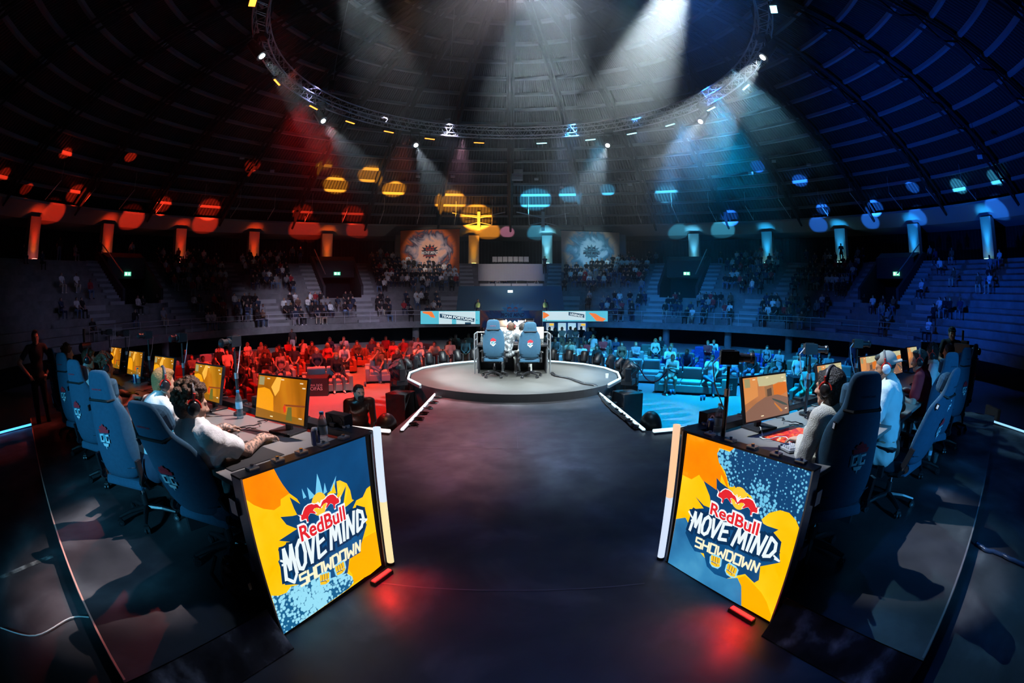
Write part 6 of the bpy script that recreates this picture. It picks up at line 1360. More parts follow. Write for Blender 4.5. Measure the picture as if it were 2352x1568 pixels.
ORD = ['first', 'second', 'third', 'fourth', 'fifth', 'sixth', 'seventh', 'eighth', 'ninth', 'tenth', 'eleventh', 'twelfth', 'thirteenth', 'fourteenth', 'fifteenth', 'sixteenth', 'seventeenth', 'eighteenth', 'nineteenth', 'twentieth'] + ['%dth' % i for i in range(21, 60)]
# sofas
SC = {'light grey': (.50, .50, .52), 'rust': (.42, .10, .05), 'black': (.02, .02, .025), 'maroon': (.16, .03, .03), 'pale beige': (.55, .50, .44), 'royal blue': (.03, .08, .35), 'olive grey': (.16, .20, .17), 'white': (.68, .68, .68), 'teal grey': (.32, .46, .48)}
SMT = {k: mat('sofa_' + k.replace(' ', '_'), v, .9, bump=(90, .3)) for k, v in SC.items()}
_soc = {}
def sofa(loc, rz, col, seats, label, group):
    key = (col, seats); W = .34 + .72 * seats
    if key in _soc: e = copy_tree(_soc[key])
    else:
        e = empty('sofa', (0, 0, 0)); m = SMT[col]
        mb = MB(); mb.box((0, 0, .20), (W, .86, .26), m); mb.box((0, -.36, .42), (W, .16, .50), m)
        mb.build('frame', e, bevel=.03)
        for s in (-1, 1): mb = MB(); mb.box((s * (W / 2 - .08), 0, .32), (.16, .88, .52), m); mb.build('armrest', e, bevel=.03)
        for i in range(seats):
            x = (i - (seats - 1) / 2) * .72; mb = MB(); mb.box((x, .06, .39), (.69, .66, .14), m); mb.build('seat_cushion', e, bevel=.04)
            mb = MB(); mb.box((x, -.22, .66), (.68, .17, .42), m, R=Matrix.Rotation(-.2, 3, 'X')); mb.build('back_cushion', e, bevel=.05)
        _soc[key] = e
    e.location = loc; e.rotation_euler = (0, 0, rz); return tag(e, label, 'sofa', group)
rows = {-1: [(10.7, [(36.6, 'light grey', 2), (58, 'maroon', 3), (70, 'maroon', 2)], 0), (12.0, [(23.5, 'light grey', 2)], 0), (13.2, [(15.5, 'black', 2), (34, 'black', 2), (44, 'light grey', 2), (55, 'maroon', 2), (66, 'rust', 2), (77, 'black', 2)], 1),
             (15.0, [(12, 'white', 2), (22, 'rust', 2), (31, 'rust', 2), (40, 'rust', 2), (49, 'black', 2), (58, 'rust', 2), (67, 'maroon', 2), (76, 'light grey', 2)], 2),
             (16.9, [(9, 'rust', 2), (17, 'white', 2), (25, 'rust', 2), (33, 'maroon', 2), (41, 'pale beige', 2), (49, 'light grey', 2), (57, 'light grey', 2), (65, 'black', 2)], 3),
             (18.8, [(8, 'white', 2), (15, 'light grey', 2), (22, 'rust', 2), (29, 'light grey', 2), (36, 'black', 2), (43, 'light grey', 2), (50, 'light grey', 2)], 4)],
        1: [(10.4, [(36.5, 'teal grey', 3), (62, 'teal grey', 2), (76, 'royal blue', 2)], 0), (12.0, [(23.5, 'teal grey', 3)], 0), (13.2, [(14.5, 'white', 2), (31, 'royal blue', 2), (43, 'teal grey', 2), (55, 'light grey', 2), (66, 'teal grey', 2), (77, 'royal blue', 2)], 1),
             (15.0, [(12, 'white', 2), (21, 'teal grey', 2), (30, 'olive grey', 2), (40, 'royal blue', 2), (49, 'olive grey', 2), (58, 'teal grey', 2), (67, 'olive grey', 2), (76, 'light grey', 2)], 2),
             (16.9, [(9, 'white', 2), (17, 'olive grey', 2), (26, 'olive grey', 2), (35, 'royal blue', 2), (43, 'royal blue', 2), (51, 'olive grey', 2), (60, 'teal grey', 2)], 3),
             (18.8, [(15, 'olive grey', 2), (24, 'olive grey', 2), (33, 'royal blue', 2), (42, 'olive grey', 2), (50, 'olive grey', 2)], 4)]}
rowname = ['front', 'second', 'third', 'fourth', 'back']
SOFAS = {}; npers = 0; cnt = {}; scount = {}
for sd in (-1, 1):
    sname = 'left' if sd < 0 else 'right'
    for rho, items, ri in rows[sd]:
        for deg, col, seats in items:
            a = math.radians(deg) * sd; p = V(rho * math.sin(a), 6 + rho * math.cos(a), FZ)
            if math.hypot(p.x, p.y - YC) > 20.6: continue
            rz = math.atan2(p.x - 0, -(p.y - 3.0)) + (PI if False else 0); d = V(0, 3.0, FZ) - p; rz = math.atan2(-d.x, d.y)
            scount[(sname, ri)] = scount.get((sname, ri), 0) + 1; n = scount[(sname, ri)]
            sofa(p, rz, col, seats, '%s %s-seat sofa, %s row %s of the stage, %s from the middle' % (col, {2: 'two', 3: 'three'}[seats], rowname[ri], sname, ORD[n - 1]), 'sofas on the arena floor')
            SOFAS[(sd, ri, n)] = (p, rz, seats)
            for i in range(seats):
                prob = .92 if deg < 62 else .5
                if sd > 0 and ri == 0 and deg < 30 : continue
                if sd > 0 and (col in ('royal blue', 'olive grey')) and rnd.random() < .45: continue
                if rnd.random() > prob: continue
                x = (i - (seats - 1) / 2) * .72; q = p + Matrix.Rotation(rz, 3, 'Z') @ V(x + rnd.uniform(-.05, .05), -.02, .0)
                kind = rnd.choice(SEATK); cnt[(sname, ri)] = cnt.get((sname, ri), 0) + 1; top = None
                if ri == 0 and sd > 0: kind = ['chin', 'lap', 'clap'][i % 3]; top = ['white', 'white', 'cream'][i % 3]
                if ri == 0 and sd < 0: kind = ['woman', 'chin', 'lap'][i % 3]; top = ['black', 'brown', 'red'][i % 3]
                spectator(kind, q, rz + rnd.uniform(-.2, .2), '<H>-haired spectator in <T>, <V>, %s from the middle, %s %s sofa row' % (ORD[cnt[(sname, ri)] - 1], rowname[ri], sname), 'spectators on the %s sofas' % sname, top=top, s=rnd.uniform(.97, 1.04)); npers += 1
# printed end boxes of the front sofas
M_prt = mat('print_pale', (.8, .76, .78), .6)
def endbox(p, rz, lb):
    e = empty('sofa_side_box', p, rz, 'black box printed with white letters beside the %s' % lb, 'printed box'); mb = MB(); mb.box((0, 0, .30), (.78, .95, .60), M_skirt); mb.build('box_body', e)
    for tx, z, h in (('FEIRA DOS', .34, .075), ('SOFAS', .20, .12)):
        T = Matrix.Translation((-.30, -.481, z)) @ Matrix.Rotation(PI / 2, 4, 'X'); o = text_on('print', tx.replace('SOFAS', 'SOF\u00c1S'), e, M_prt, T, width=.52, height=h * (1.25 if 'SOF' in tx else 1), bold=.02)
    return e
endbox(onz(722, 908, FZ) + V(0, .35, 0), .30, 'front sofa left of the runway')
endbox(onz(1668, 908, FZ) + V(0, .35, 0), -.15, 'front sofa right of the runway')
endbox(onz(1842, 905, FZ) + V(0, .3, 0), -.3, 'second sofa right of the runway')
# stanchions and ropes
M_rope = mat('red_velvet_rope', (.35, .01, .02), .8)
st = [onz(1464, 897, FZ), onz(1531, 907, FZ), onz(1752, 858, FZ) , onz(1405, 870, FZ)]
for i, p in enumerate(st):
    e = empty('stanchion', p, 0, 'chrome rope stanchion on the blue-lit floor, %s' % ('nearest the round stage', 'second from the round stage', 'farthest right', 'behind the stage rim')[i], 'stanchion'); mb = MB(); mb.lathe([(0, 0), (.17, 0), (.17, .015), (.03, .035), (.022, .05), (.022, .92), (.03, .93), (.02, .95), (.035, .98), (.0, 1.01)], M_chrome, n=16); mb.build('post', e, smooth=True)
for i, (a, b) in enumerate(((3, 0), (0, 1))):
    A, B = st[a], st[b]; mb = MB(); mb.tube([A.lerp(B, t) + V(0, 0, .88 - .5 * (1 - (2 * t - 1) ** 2)) for t in np.linspace(0, 1, 12)], .022, M_rope, n=8); mb.build('barrier_rope', None, smooth=True, label='sagging red velvet rope between the stanchions, %s' % ('nearer the stage desk' if i == 0 else 'in front of the empty pale sofa'), cat='rope')
A = st[1]; B = onz(1600, 880, FZ); mb = MB(); mb.tube([A.lerp(B, t) + V(0, 0, .88 - .3 * (1 - (2 * t - 1) ** 2)) for t in np.linspace(0, 1, 12)], .02, mat('black_rope', (.02, .02, .03), .7), n=8); mb.build('barrier_rope', None, smooth=True, label='black rope running right from the second stanchion', cat='rope')
M_cup = mat('blue_paper_cup', (.10, .25, .50), .5)
for i, (u, v) in enumerate([(839, 887), (872, 880), (1512, 890), (1524, 893), (1540, 906), (1546, 905), (1610, 920), (1617, 919), (1461, 892), (731, 868)]):
    p = onz(u, v, FZ) if i < 9 else onz(731, 872, FZ) + V(.1, .4, .60)
    mb = MB(); mb.lathe([(0, 0), (.032, 0), (.045, .17), (.042, .17), (.03, .01)], M_cup if i not in (2, 3) else M_whiteh, n=12); o = mb.build('drink_cup', None, smooth=True, label='paper cup %s' % (['on the floor before the light grey sofa, nearer the camera', 'on the floor by crossed feet before the light grey sofa', 'on the floor near the stanchion, leftmost of four', 'on the floor near the stanchion, second of four', 'on the floor near the stanchion, third of four', 'on the floor near the stanchion, rightmost of four', 'on the floor by the feet of the white-clad trio, left', 'on the floor by the feet of the white-clad trio, right', 'at the foot of the stanchion nearest the round stage', 'standing on the printed black box left of the runway'][i]), cat='cup', group='cups on the arena floor'); o.location = p
# lounging man in front of the right desk and a few standing staff
# people standing in front of the kiosk under the balcony
stand_list = [(1275, 760, 'stand_woman', 'black'), (1291, 752, 'stand_crossed', 'white'), (1310, 762, 'stand', 'white'), (1322, 765, 'stand_woman', 'grey'), (1262, 765, 'stand', 'black'), (1335, 768, 'stand', 'black'), (1350, 764, 'stand', 'navy'), (1362, 766, 'stand_woman', 'black'), (1238, 766, 'stand_woman', 'black'), (1108, 768, 'stand', 'navy'), (1098, 766, 'stand_woman', 'black'), (1248, 768, 'stand', 'black'), (672, 790, 'stand', 'black')]
for i, (u, v, k, c) in enumerate(stand_list):
    Y = 26.5 if u > 1120 and u < 1240 else 25.2 + (i % 3) * .7; P_ = aty(u, v, Y)
    spectator(k, V(P_.x, Y, FZ), PI + rnd.uniform(-.3, .3), 'standing spectator in a <T> top, <V>, before the kiosk, %s from the left' % ORD[sorted([s_[0] for s_ in stand_list]).index(u)], 'people standing under the balcony', top=c, s=.98); npers += 1
# stand crowd ---------------------------------------------------------------
far = []
def near_aisle(k, L, w): return any(abs(abs(k) - a) < w for a in L)
for ti, (R_, z_) in enumerate(LOW_ROWS):
    for sd in (-1, 1):
        k = .95
        while k < 6.6:
            k += .075 if ti else .085
            if near_aisle(k, LA, .17): continue
            dens = (.62 if k < 4.9 else .22) * (.45 if math.sin(k * 7 + ti * 2.1 + sd) < -.55 else 1.05) * (.9 if ti else .7)
            if rnd.random() < dens: far.append(('lower', ti, sd * k, R_ + .02, z_))
for ti, (R_, z_) in enumerate(UP_ROWS):
    for sd in (-1, 1):
        k = .72
        while k < 6.9:
            k += .07
            if near_aisle(k, UA, .15) or any(abs(k - abs(v)) < VW + .12 for v in VOM): continue
            if k < 2.1: dens = .86 if ti > 0 else .5
            elif k < 3.1: dens = .12
            elif k < 4.9: dens = .66 if 0 < ti else .3
            elif k < 5.4: dens = .10
            else: dens = .10 if sd > 0 else .04
            dens *= (.5 if math.sin(k * 9 + ti * 1.7 + sd * 2) < -.6 else 1.0)
            if rnd.random() < dens: far.append(('upper', ti, sd * k, R_ - .02, z_))
for sd in (-1, 1):   # standing or seated along the top walkway
    for k in np.arange(.9, 6.2, .11):
        if rnd.random() < .28 and abs(k - 2.5) > .3: far.append(('top', 8, sd * k, 31.4, 6.02))
far.sort(key=lambda t: math.hypot(hall(t[3], t[2], 0).x, hall(t[3], t[2], 0).y))
budget = 292 - npers - 30
tops = ['white', 'black', 'black', 'navy', 'black', 'grey', 'brown', 'white', 'red', 'black', 'navy']
rowc = {}
stuffv, stufff, stuffm = [], [], []; off = 0
SM = [M_skin, CM['white'], CM['black'], CM['navy'], CM['grey'], CM['red'], M_hairb, CM['denim blue']]
def raw(me):
    n = len(me.vertices); a = np.empty(n * 3, np.float32); me.vertices.foreach_get('co', a); f = np.empty(len(me.polygons) * 4, np.int32); me.loops.foreach_get('vertex_index', f); m = np.empty(len(me.polygons), np.int32); me.polygons.foreach_get('material_index', m); return a.reshape(-1, 3), f.reshape(-1, 4), m
RAW = {k: raw(proto(k, .05)) for k in ('lap', 'crossed', 'woman', 'lean', 'stand')}
for i, (tier, ti, k, R_, z_) in enumerate(far):
    p = hall(R_, k, z_); rz = PI - k * DK + rnd.uniform(-.2, .2); kind = rnd.choice(['lap', 'crossed', 'woman', 'lean', 'lap'])
    if tier == 'top' and rnd.random() < .5: kind = 'stand'
    c = rnd.choice(tops)
    p.z -= .04 if kind != 'stand' else 0
    if kind != 'stand': p = hall(R_ + .0, k, p.z)
    if i < budget:
        key = (tier, ti, k > 0); rowc.setdefault(key, []).append((k, i)); s_ = 'left' if k < 0 else 'right'
        o = spectator(kind if kind in PF else 'lap', p, rz, 'X', 'spectators in the stands', lib=PF, top=c)
        rowc[key][-1] = (abs(k), o, c)
    else:
        V_, F_, M_ = RAW[kind]; ca, sa = math.cos(rz), math.sin(rz); W_ = np.empty_like(V_)
        W_[:, 0] = V_[:, 0] * ca - V_[:, 1] * sa + p.x; W_[:, 1] = V_[:, 0] * sa + V_[:, 1] * ca + p.y; W_[:, 2] = V_[:, 2] + p.z
        si_ = {'white': 1, 'black': 2, 'navy': 3, 'grey': 4, 'red': 5, 'brown': 2}[c]; mp = np.array([0, si_, rnd.choice([2, 3, 7]), 6, 4, 0, 0]); stuffv.append(W_); stufff.append(F_ + off); stuffm.append(mp[np.clip(M_, 0, 6)]); off += len(V_)
nm = {'lower': ['lowest', 'second', 'third', 'top'], 'upper': ['lowest', 'second', 'third', 'fourth', 'fifth', 'sixth', 'seventh', 'eighth'], 'top': ['walkway'] * 9}
for (tier, ti, r), L in rowc.items():
    L.sort(key=lambda t: t[0])
    for j, (_, o, c) in enumerate(L):
        o['label'] = ('spectator in %s, %s row of the %s tier, %s side, %s from the middle' % (c, nm[tier][ti], tier, 'right' if r else 'left', ORD[j]))
if stuffv:
    Vv = np.concatenate(stuffv); Ff = np.concatenate(stufff); Mm = np.concatenate(stuffm).astype(np.int32); me = bpy.data.meshes.new('crowd')
    me.vertices.add(len(Vv)); me.vertices.foreach_set('co', Vv.ravel()); me.loops.add(Ff.size); me.loops.foreach_set('vertex_index', Ff.ravel().astype(np.int32)); me.polygons.add(len(Ff)); me.polygons.foreach_set('loop_start', (np.arange(len(Ff)) * 4).astype(np.int32))
    try: me.polygons.foreach_set('loop_total', np.full(len(Ff), 4, np.int32))
    except Exception: pass
    for m in SM: me.materials.append(m)
    me.polygons.foreach_set('material_index', Mm); me.polygons.foreach_set('use_smooth', np.ones(len(Ff), bool)); me.update(calc_edges=True)
    o = mkobj('distant_crowd', me); tag(o, 'packed distant crowd seated in the upper rows of the stands all round', 'crowd', kind='stuff')
print('people', npers, 'stands', len(far), 'stuff', len(far) - budget)
# ------------------------------------------------------------------ far side: banners, booth, bar, LED ribbons, kiosk
def art_banner(name, c1, c2, c3, c4, c5):
    if name in _M: return _M[name]
    m = bpy.data.materials.new(name); m.use_nodes = True; nt = m.node_tree; b = nt.nodes['Principled BSDF']; tc = nt.nodes.new('ShaderNodeTexCoord')
    n = nt.nodes.new('ShaderNodeTexNoise'); n.inputs['Scale'].default_value = .55; n.inputs['Detail'].default_value = 7; n.inputs['Distortion'].default_value = 2.2; nt.links.new(tc.outputs['Object'], n.inputs['Vector'])
    g = nt.nodes.new('ShaderNodeVectorMath'); g.operation = 'LENGTH'; sc_ = nt.nodes.new('ShaderNodeVectorMath'); sc_.operation = 'MULTIPLY'; sc_.inputs[1].default_value = (.30, 0, .36); nt.links.new(tc.outputs['Object'], sc_.inputs[0]); nt.links.new(sc_.outputs[0], g.inputs[0])
    ad = nt.nodes.new('ShaderNodeMath'); ad.operation = 'MULTIPLY_ADD'; ad.inputs[1].default_value = .95; nt.links.new(n.outputs['Fac'], ad.inputs[0]); sb = nt.nodes.new('ShaderNodeMath'); sb.operation = 'SUBTRACT'; sb.inputs[1].default_value = .42; nt.links.new(g.outputs['Value'], sb.inputs[0]); nt.links.new(sb.outputs[0], ad.inputs[2])
    cr = nt.nodes.new('ShaderNodeValToRGB'); 
    for _ in range(3): cr.color_ramp.elements.new(.5)
    for e, (p, c) in zip(cr.color_ramp.elements, ((.22, c1), (.42, c2), (.55, c3), (.68, c4), (.85, c5))): e.position = p; e.color = (*c, 1)
    nt.links.new(ad.outputs[0], cr.inputs['Fac']); nt.links.new(cr.outputs['Color'], b.inputs['Base Color']); b.inputs['Roughness'].default_value = .8; _M[name] = m; return m
def emblem(parent, M, w, cols, zf=1.0, light=True):
    """spiky burst with the event lettering; M maps x right, y up"""
    c_b, c_t, c_r = cols; mb = MB(); mb.T = M
    pts = []
    for i in range(28):
        a = 2 * PI * i / 28; r = (.50 if i % 2 else .36) * w; r *= (1.15 if math.sin(a) > .3 and i % 2 else 1.0); pts.append((r * math.cos(a), r * .8 * math.sin(a)))
    tr = tessellate_polygon([[V(x, y, 0) for x, y in pts]]); fs = []
    for t in tr:
        t = list(t); a, b, c = (pts[i] for i in t)
        if (b[0] - a[0]) * (c[1] - a[1]) - (b[1] - a[1]) * (c[0] - a[0]) < 0: t = t[::-1]
        fs.append(t)
    mb.add([(x, y, .01) for x, y in pts], fs, c_b); mb.build('burst', parent)
    text_on('title', 'MOVE MIND', parent, c_t, M @ Matrix.Translation((-.48 * w, -.13 * w, .03)), width=.96 * w, height=.17 * w, bold=.03, shear=.25)
    text_on('subtitle', 'SHOWDOWN', parent, c_r, M @ Matrix.Translation((-.36 * w, -.27 * w, .03)), width=.72 * w, height=.10 * w, bold=.02)
    text_on('name', 'RedBull', parent, c_r, M @ Matrix.Translation((-.22 * w, .07 * w, .03)), width=.44 * w, height=.10 * w, bold=.02)
    mb = MB(); mb.T = M
    for s in (-1, 1): mb.add([(s * x * w, (.19 + y) * w, .03) for x, y in ((.02, .0), (.10, .03), (.20, .0), (.22, .05), (.14, .10), (.06, .07))], [[0, 1, 2, 3, 4, 5][::s]], c_r)
    mb.build('crest', parent)
M_dk = mat('emblem_dark', (.03, .03, .06), .7); M_em_w = mat('emblem_white', (.8, .8, .8), .7); M_em_r = mat('emblem_red', (.7, .06, .03), .7)
for sd, u0, u1, nme in ((-1, 920, 1055, 'orange and navy'), (1, 1289, 1424, 'pale blue')):
    Y = 43.2; a = aty(u0, 530, Y); b = aty(u1, 627, Y); w = b.x - a.x; h = a.z - b.z; c = V((a.x + b.x) / 2, Y, (a.z + b.z) / 2)
    e = empty('event_banner', c, 0, 'large %s cloud-pattern banner with round emblem, %s of the control booth' % (nme, 'left' if sd < 0 else 'right'), 'banner')
    bm = art_banner('banner_orange', (.95, .55, .38), (.95, .60, .45), (.50, .42, .48), (.03, .06, .12), (.75, .16, .03)) if sd < 0 else art_banner('banner_blue', (.75, .88, .95), (.62, .80, .88), (.15, .35, .50), (.10, .20, .28), (.55, .32, .22))
    mb = MB(); n = 24; vs = []; 
    for i in range(n + 1):
        for z in (-h / 2, h / 2): vs.append((-w / 2 + w * i / n, .04 * math.sin(i * 1.3) * (1 if z < 0 else .3), z))
    mb.add(vs, [[2 * i, 2 * i + 2, 2 * i + 3, 2 * i + 1] for i in range(n)], bm); mb.add([(x, y + .05, z) for x, y, z in vs], [[2 * i, 2 * i + 1, 2 * i + 3, 2 * i + 2] for i in range(n)], bm); mb.build('cloth', e, smooth=True)
    mb = MB(); mb.cyl((-w / 2 - .1, 0, h / 2 + .05), (w / 2 + .1, 0, h / 2 + .05), .05, M_black, n=8); mb.build('top_bar', e)
    emblem(e, Matrix.Translation((0.05, -.06, -.05)) @ Matrix.Rotation(PI / 2, 4, 'X'), 1.75, (M_dk, M_em_w if sd < 0 else M_dk, M_em_r if sd < 0 else M_dk) if sd < 0 else (mat('emblem_blue', (.15, .32, .42), .7), M_dk, M_dk))
    lamp('banner_light', 'SPOT', (sd * 3.5, 18.4, 8.7), 9000 if sd < 0 else 9000, (1, .82, .72) if sd < 0 else (.45, .85, 1), c, .1, 13, .5)
# control booth
a = aty(1098, 606, 41.5); b = aty(1251, 657, 41.5); bx = (a.x + b.x) / 2; w = b.x - a.x
e = empty('control_booth', (bx, 42.3, b.z), 0, 'pale concrete control booth in the middle of the far stands', 'booth'); h = a.z - b.z
M_bconc = ramp_mat('board_marked_concrete', 3, [(.35, (.34, .33, .35)), (.65, (.46, .45, .47))], rough=.85, kind='WAVE', dist=1.2)
mb = MB(); mb.box((0, .0, h * .62), (w, 1.6, h * .76), M_bconc); mb.build('wall', e)
mb = MB(); mb.box((0, -.1, -.35), (w * .98, 1.8, .7), M_bconc); mb.box((0, .6, h * .12), (w * .96, .1, h * .24 + .02), M_concd); mb.build('base', e)
for i in range(4): mb = MB(); mb.box((-w * .36 + i * w * .24, -.85, .02), (w * .22, .1, .42), M_white); mb.build('front_board', e)
for i, x in enumerate((-.42, .0, .16, .42)):
    mb = MB(); mb.box((x * w, -.5, .5), (.9, .06, .5), M_black); o = mb.build('booth_screen', None, label='dark screen in the control booth window, %s from the left' % ORD[i], cat='screen', group='screens in the control booth'); o.location = e.location
for i, u in enumerate((1131, 1144, 1161, 1232)):
    P_ = aty(u, 640, 41.6); spectator('lap', V(P_.x, 41.9, b.z - .15), PI, 'operator in a black top sitting at the control booth window, %s from the left' % ORD[i], 'operators in the control booth', lib=PF, top='black')
for i in range(7):
    P_ = aty(1136 + i * 12.2, 600, 42.3); e = empty('auditorium_seat', (P_.x, 42.4, a.z + .06), 0, 'pale empty seat on top of the control booth, %s from the left' % ORD[i], 'seat', 'seats on the control booth'); mb = MB(); mb.box((0, .2, .45), (.44, .06, .55), M_white); mb.build('backrest', e, bevel=.02); mb = MB(); mb.box((0, 0, .22), (.44, .42, .06), M_white); mb.build('seat', e); mb = MB(); mb.box((0, 0, .09), (.08, .3, .2), M_black); mb.build('leg', e)
P_ = aty(1252, 618, 40.8); spectator('stand_crossed', V(P_.x, 41.2, a.z - 1.0), PI - .2, 'man in a dark jacket standing by the right corner of the control booth', None, top='navy')
# slanted blue screen wall below the booth
q = [aty(1048, 714, 37.3), aty(1296, 714, 37.3), aty(1290, 657, 39.3), aty(1054, 657, 39.3)]
mb = MB(); mb.slab(q, -.12, mat('blue_screen_cloth', (.06, .16, .24), .8)); o = mb.build('cloth_screen', None, label='plain dark blue slanted cloth screen below the control booth', cat='screen')
mb = MB(); P_ = aty(1172, 669, 38.8); mb.box((0, 0, 0), (.42, .05, .2), M_exitw); o = mb.build('small_sign', None, label='tiny white lettered sign on the blue screen below the booth', cat='sign'); o.location = P_ + V(0, -.12, 0)
# guards in hi-vis vests
M_hv = mat('hi_vis_vest', (.45, .62, .12), .5, emit=(.35, .5, .08), es=.0)
for u, lb in ((1097, 'left'), (1253, 'right')):
    P_ = aty(u, 706, 35.8); o, inf = standing(V(P_.x, 36.0, .66), PI + (.5 if u < 1176 else -.5), [M_skin2, CM['navy'], CM['navy'], M_hairb, M_blkcloth, M_lip, M_eye], 'guard in a hi-vis vest standing on the balcony %s of the bar arch' % lb, vox=.03, sl='long')
    ch = inf['ch']; mkobj('vest', smesh('vest', [('e', tuple(ch - V(0, 0, .12)), (.19, .15, .28), None, 0, .03)], .03, [mat('hi_vis', (.55, .8, .25), .5)]), o)
# bar arch
Yb = 35.2; A = aty(1103, 713, Yb); B = aty(1245, 790, Yb); O1 = aty(1121, 731, Yb); O2 = aty(1226, 790, Yb)
M_bar = art_banner('bar_art', (.10, .30, .50), (.05, .20, .40), (.03, .12, .28), (.02, .08, .20), (.50, .16, .10))
e = empty('bar_arch', ((A.x + B.x) / 2, Yb, 0), 0, 'navy printed arch with event emblem framing the bar under the balcony', 'arch'); ox = e.location.x
mb = MB(); mb.box((0, 0, (A.z + O1.z) / 2), (B.x - A.x, .3, A.z - O1.z), M_bar); mb.box(((A.x + O1.x) / 2 - ox, 0, (O1.z + FZ) / 2), (O1.x - A.x, .3, O1.z - FZ), M_bar); mb.box(((B.x + O2.x) / 2 - ox, 0, (O1.z + FZ) / 2), (B.x - O2.x, .3, O1.z - FZ), M_bar); mb.build('fascia', e)
emblem(e, Matrix.Translation((.1, -.2, A.z - .25)) @ Matrix.Rotation(PI / 2, 4, 'X'), 1.9, (mat('emblem_teal', (.05, .30, .45), .6), mat('emblem_navy', (.01, .04, .10), .6), mat('emblem_dull_red', (.35, .10, .10), .6)))
e = empty('bar_counter', (ox, 36.4, FZ), 0, 'dark back bar with lit bottle shelves inside the arch', 'bar'); W = O2.x - O1.x; Hh = O1.z - FZ
mb = MB(); mb.box((0, .3, Hh / 2), (W, .1, Hh), M_blackwall); mb.build('back_panel', e)
for i in range(3): mb = MB(); mb.box((0, .1, Hh * (.42 + .2 * i)), (W * .5, .3, .04), mat('shelf_wood', (.4, .22, .1), .5)); mb.build('shelf', e)
mb = MB(); mb.box((0, -.3, .55), (W, .5, 1.1), M_bar); mb.build('counter', e)
for i in range(10):
    z = Hh * (.42 + .2 * (i % 3)) + .02; x = -.21 * W + .047 * W * i; c = ((1, .45, .15), (.9, .95, 1), (.3, .6, 1))[i % 3]
    mb = MB(); mb.lathe([(0, 0), (.05, 0), (.05, .2), (.02, .28), (.02, .34), (0, .34)], mat('bottle_glow_%d' % (i % 3), c, .3), n=8); o = mb.build('liquor_bottle', None, label='bottle on the back bar shelves, %s from the left' % ORD[i], cat='bottle', group='bottles on the back bar'); o.location = (ox + x, 36.45, FZ + z)
lamp('bar_light', 'POINT', (ox - .3, 35.9, FZ + Hh - .2), 130, (1, .75, .5), size=.15); lamp('bar_light', 'POINT', (ox + .6, 35.8, FZ + Hh - .25), 60, (.8, .9, 1), size=.15)
for i, x in enumerate((-.38, .33)): spectator(('stand', 'stand_crossed')[i], V(ox + x * W, 35.75, FZ + .1), PI, 'bartender in a %s top behind the bar counter, %s' % ('<T>', ('left', 'right')[i]), None, top=('red', 'black')[i])
# LED ribbon screens on the balcony front
def ribbon(u0, u1, v0, v1, nme, parts_, lab):
    R_ = 21.35; e = None; A = atc(u0, v0, R_); o = A.copy(); e = empty('ribbon_screen', o, 0, lab, 'led screen'); base = (.55, .75, .82)
    um = (u0 + u1) / 2; c0 = atc(um, (v0 + v1) / 2, R_ - .05); nn = V(0, YC, 0) - V(c0.x, c0.y, 0); nn.normalize()
    def P(u, v, d=0.0):
        dd = ray(u, v); return CP + dd * ((c0 + nn * d - CP).dot(nn) / dd.dot(nn)) - o
    mb = MB(); q = [P(u0 - 1, v1 + 1, -.05), P(u1 + 1, v1 + 1, -.05), P(u1 + 1, v0 - 1, -.05), P(u0 - 1, v0 - 1, -.05)]; mb.slab(q, -.2, M_black); mb.build('cabinet', e)
    n = 0
    for j, (name, poly, m, ly) in enumerate(parts_):
        mb = MB(); tr = tessellate_polygon([[V(x, -y, 0) for x, y in poly]]); fs = []
        for t in tr:
            t = list(t); a, b, c = (poly[i] for i in t)
            if (b[0] - a[0]) * -(c[1] - a[1]) + (b[1] - a[1]) * (c[0] - a[0]) < 0: t = t[::-1]
            fs.append(t)
        mb.add([P(x, y, .03 + .015 * ly) for x, y in poly], fs, m); mb.build(name, e)
    return e, P
S_w = em('ribbon_white', (.62, .80, .86), .9); S_c = em('ribbon_cyan', (.10, .55, .70), .9); S_n = em('ribbon_navy', (.01, .05, .10), 1); S_o = em('ribbon_orange', (1, .22, .04), .9); S_t = em('ribbon_text', (.8, .92, .95), 1)
def rect(a, b, c, d): return [(a, d), (c, d), (c, b), (a, b)]
e, P = ribbon(966, 1102, 714, 744, 'l', [('picture', rect(966, 714, 1102, 744), S_c, 0), ('picture', rect(1008, 715, 1092, 744), S_w, 1), ('flame', [(970, 715), (992, 715), (996, 722), (1000, 730), (990, 728), (984, 722), (972, 719)], S_o, 2), ('strip', [(1010, 720), (1090, 731), (1089, 739), (1010, 729)], S_n, 2), ('strip', rect(1092, 719, 1100, 744), S_c, 2), ('strip', rect(1068, 740, 1082, 744), S_n, 2), ('strip', rect(1038, 733, 1048, 744), S_c, 2)], 'glowing ribbon screen reading TEAM PORTUGAL on the balcony left of the bar')
def ribtext(e, P, txt, u0, v0, u1, v1, vtop):
    a, b, t = Vector(P(u0, v0, .12)), Vector(P(u1, v1, .12)), Vector(P(u0, vtop, .12)); x = (b - a).normalized(); y = (t - a); y = (y - x * y.dot(x)); hh = y.length; y.normalize(); M = Matrix((x, y, x.cross(y))).transposed().to_4x4(); M.translation = a
    text_on('lettering', txt, e, S_t, M, width=(b - a).length, height=hh, bold=.03)
ribtext(e, P, 'TEAM PORTUGAL', 1014, 728, 1087, 737, 722)
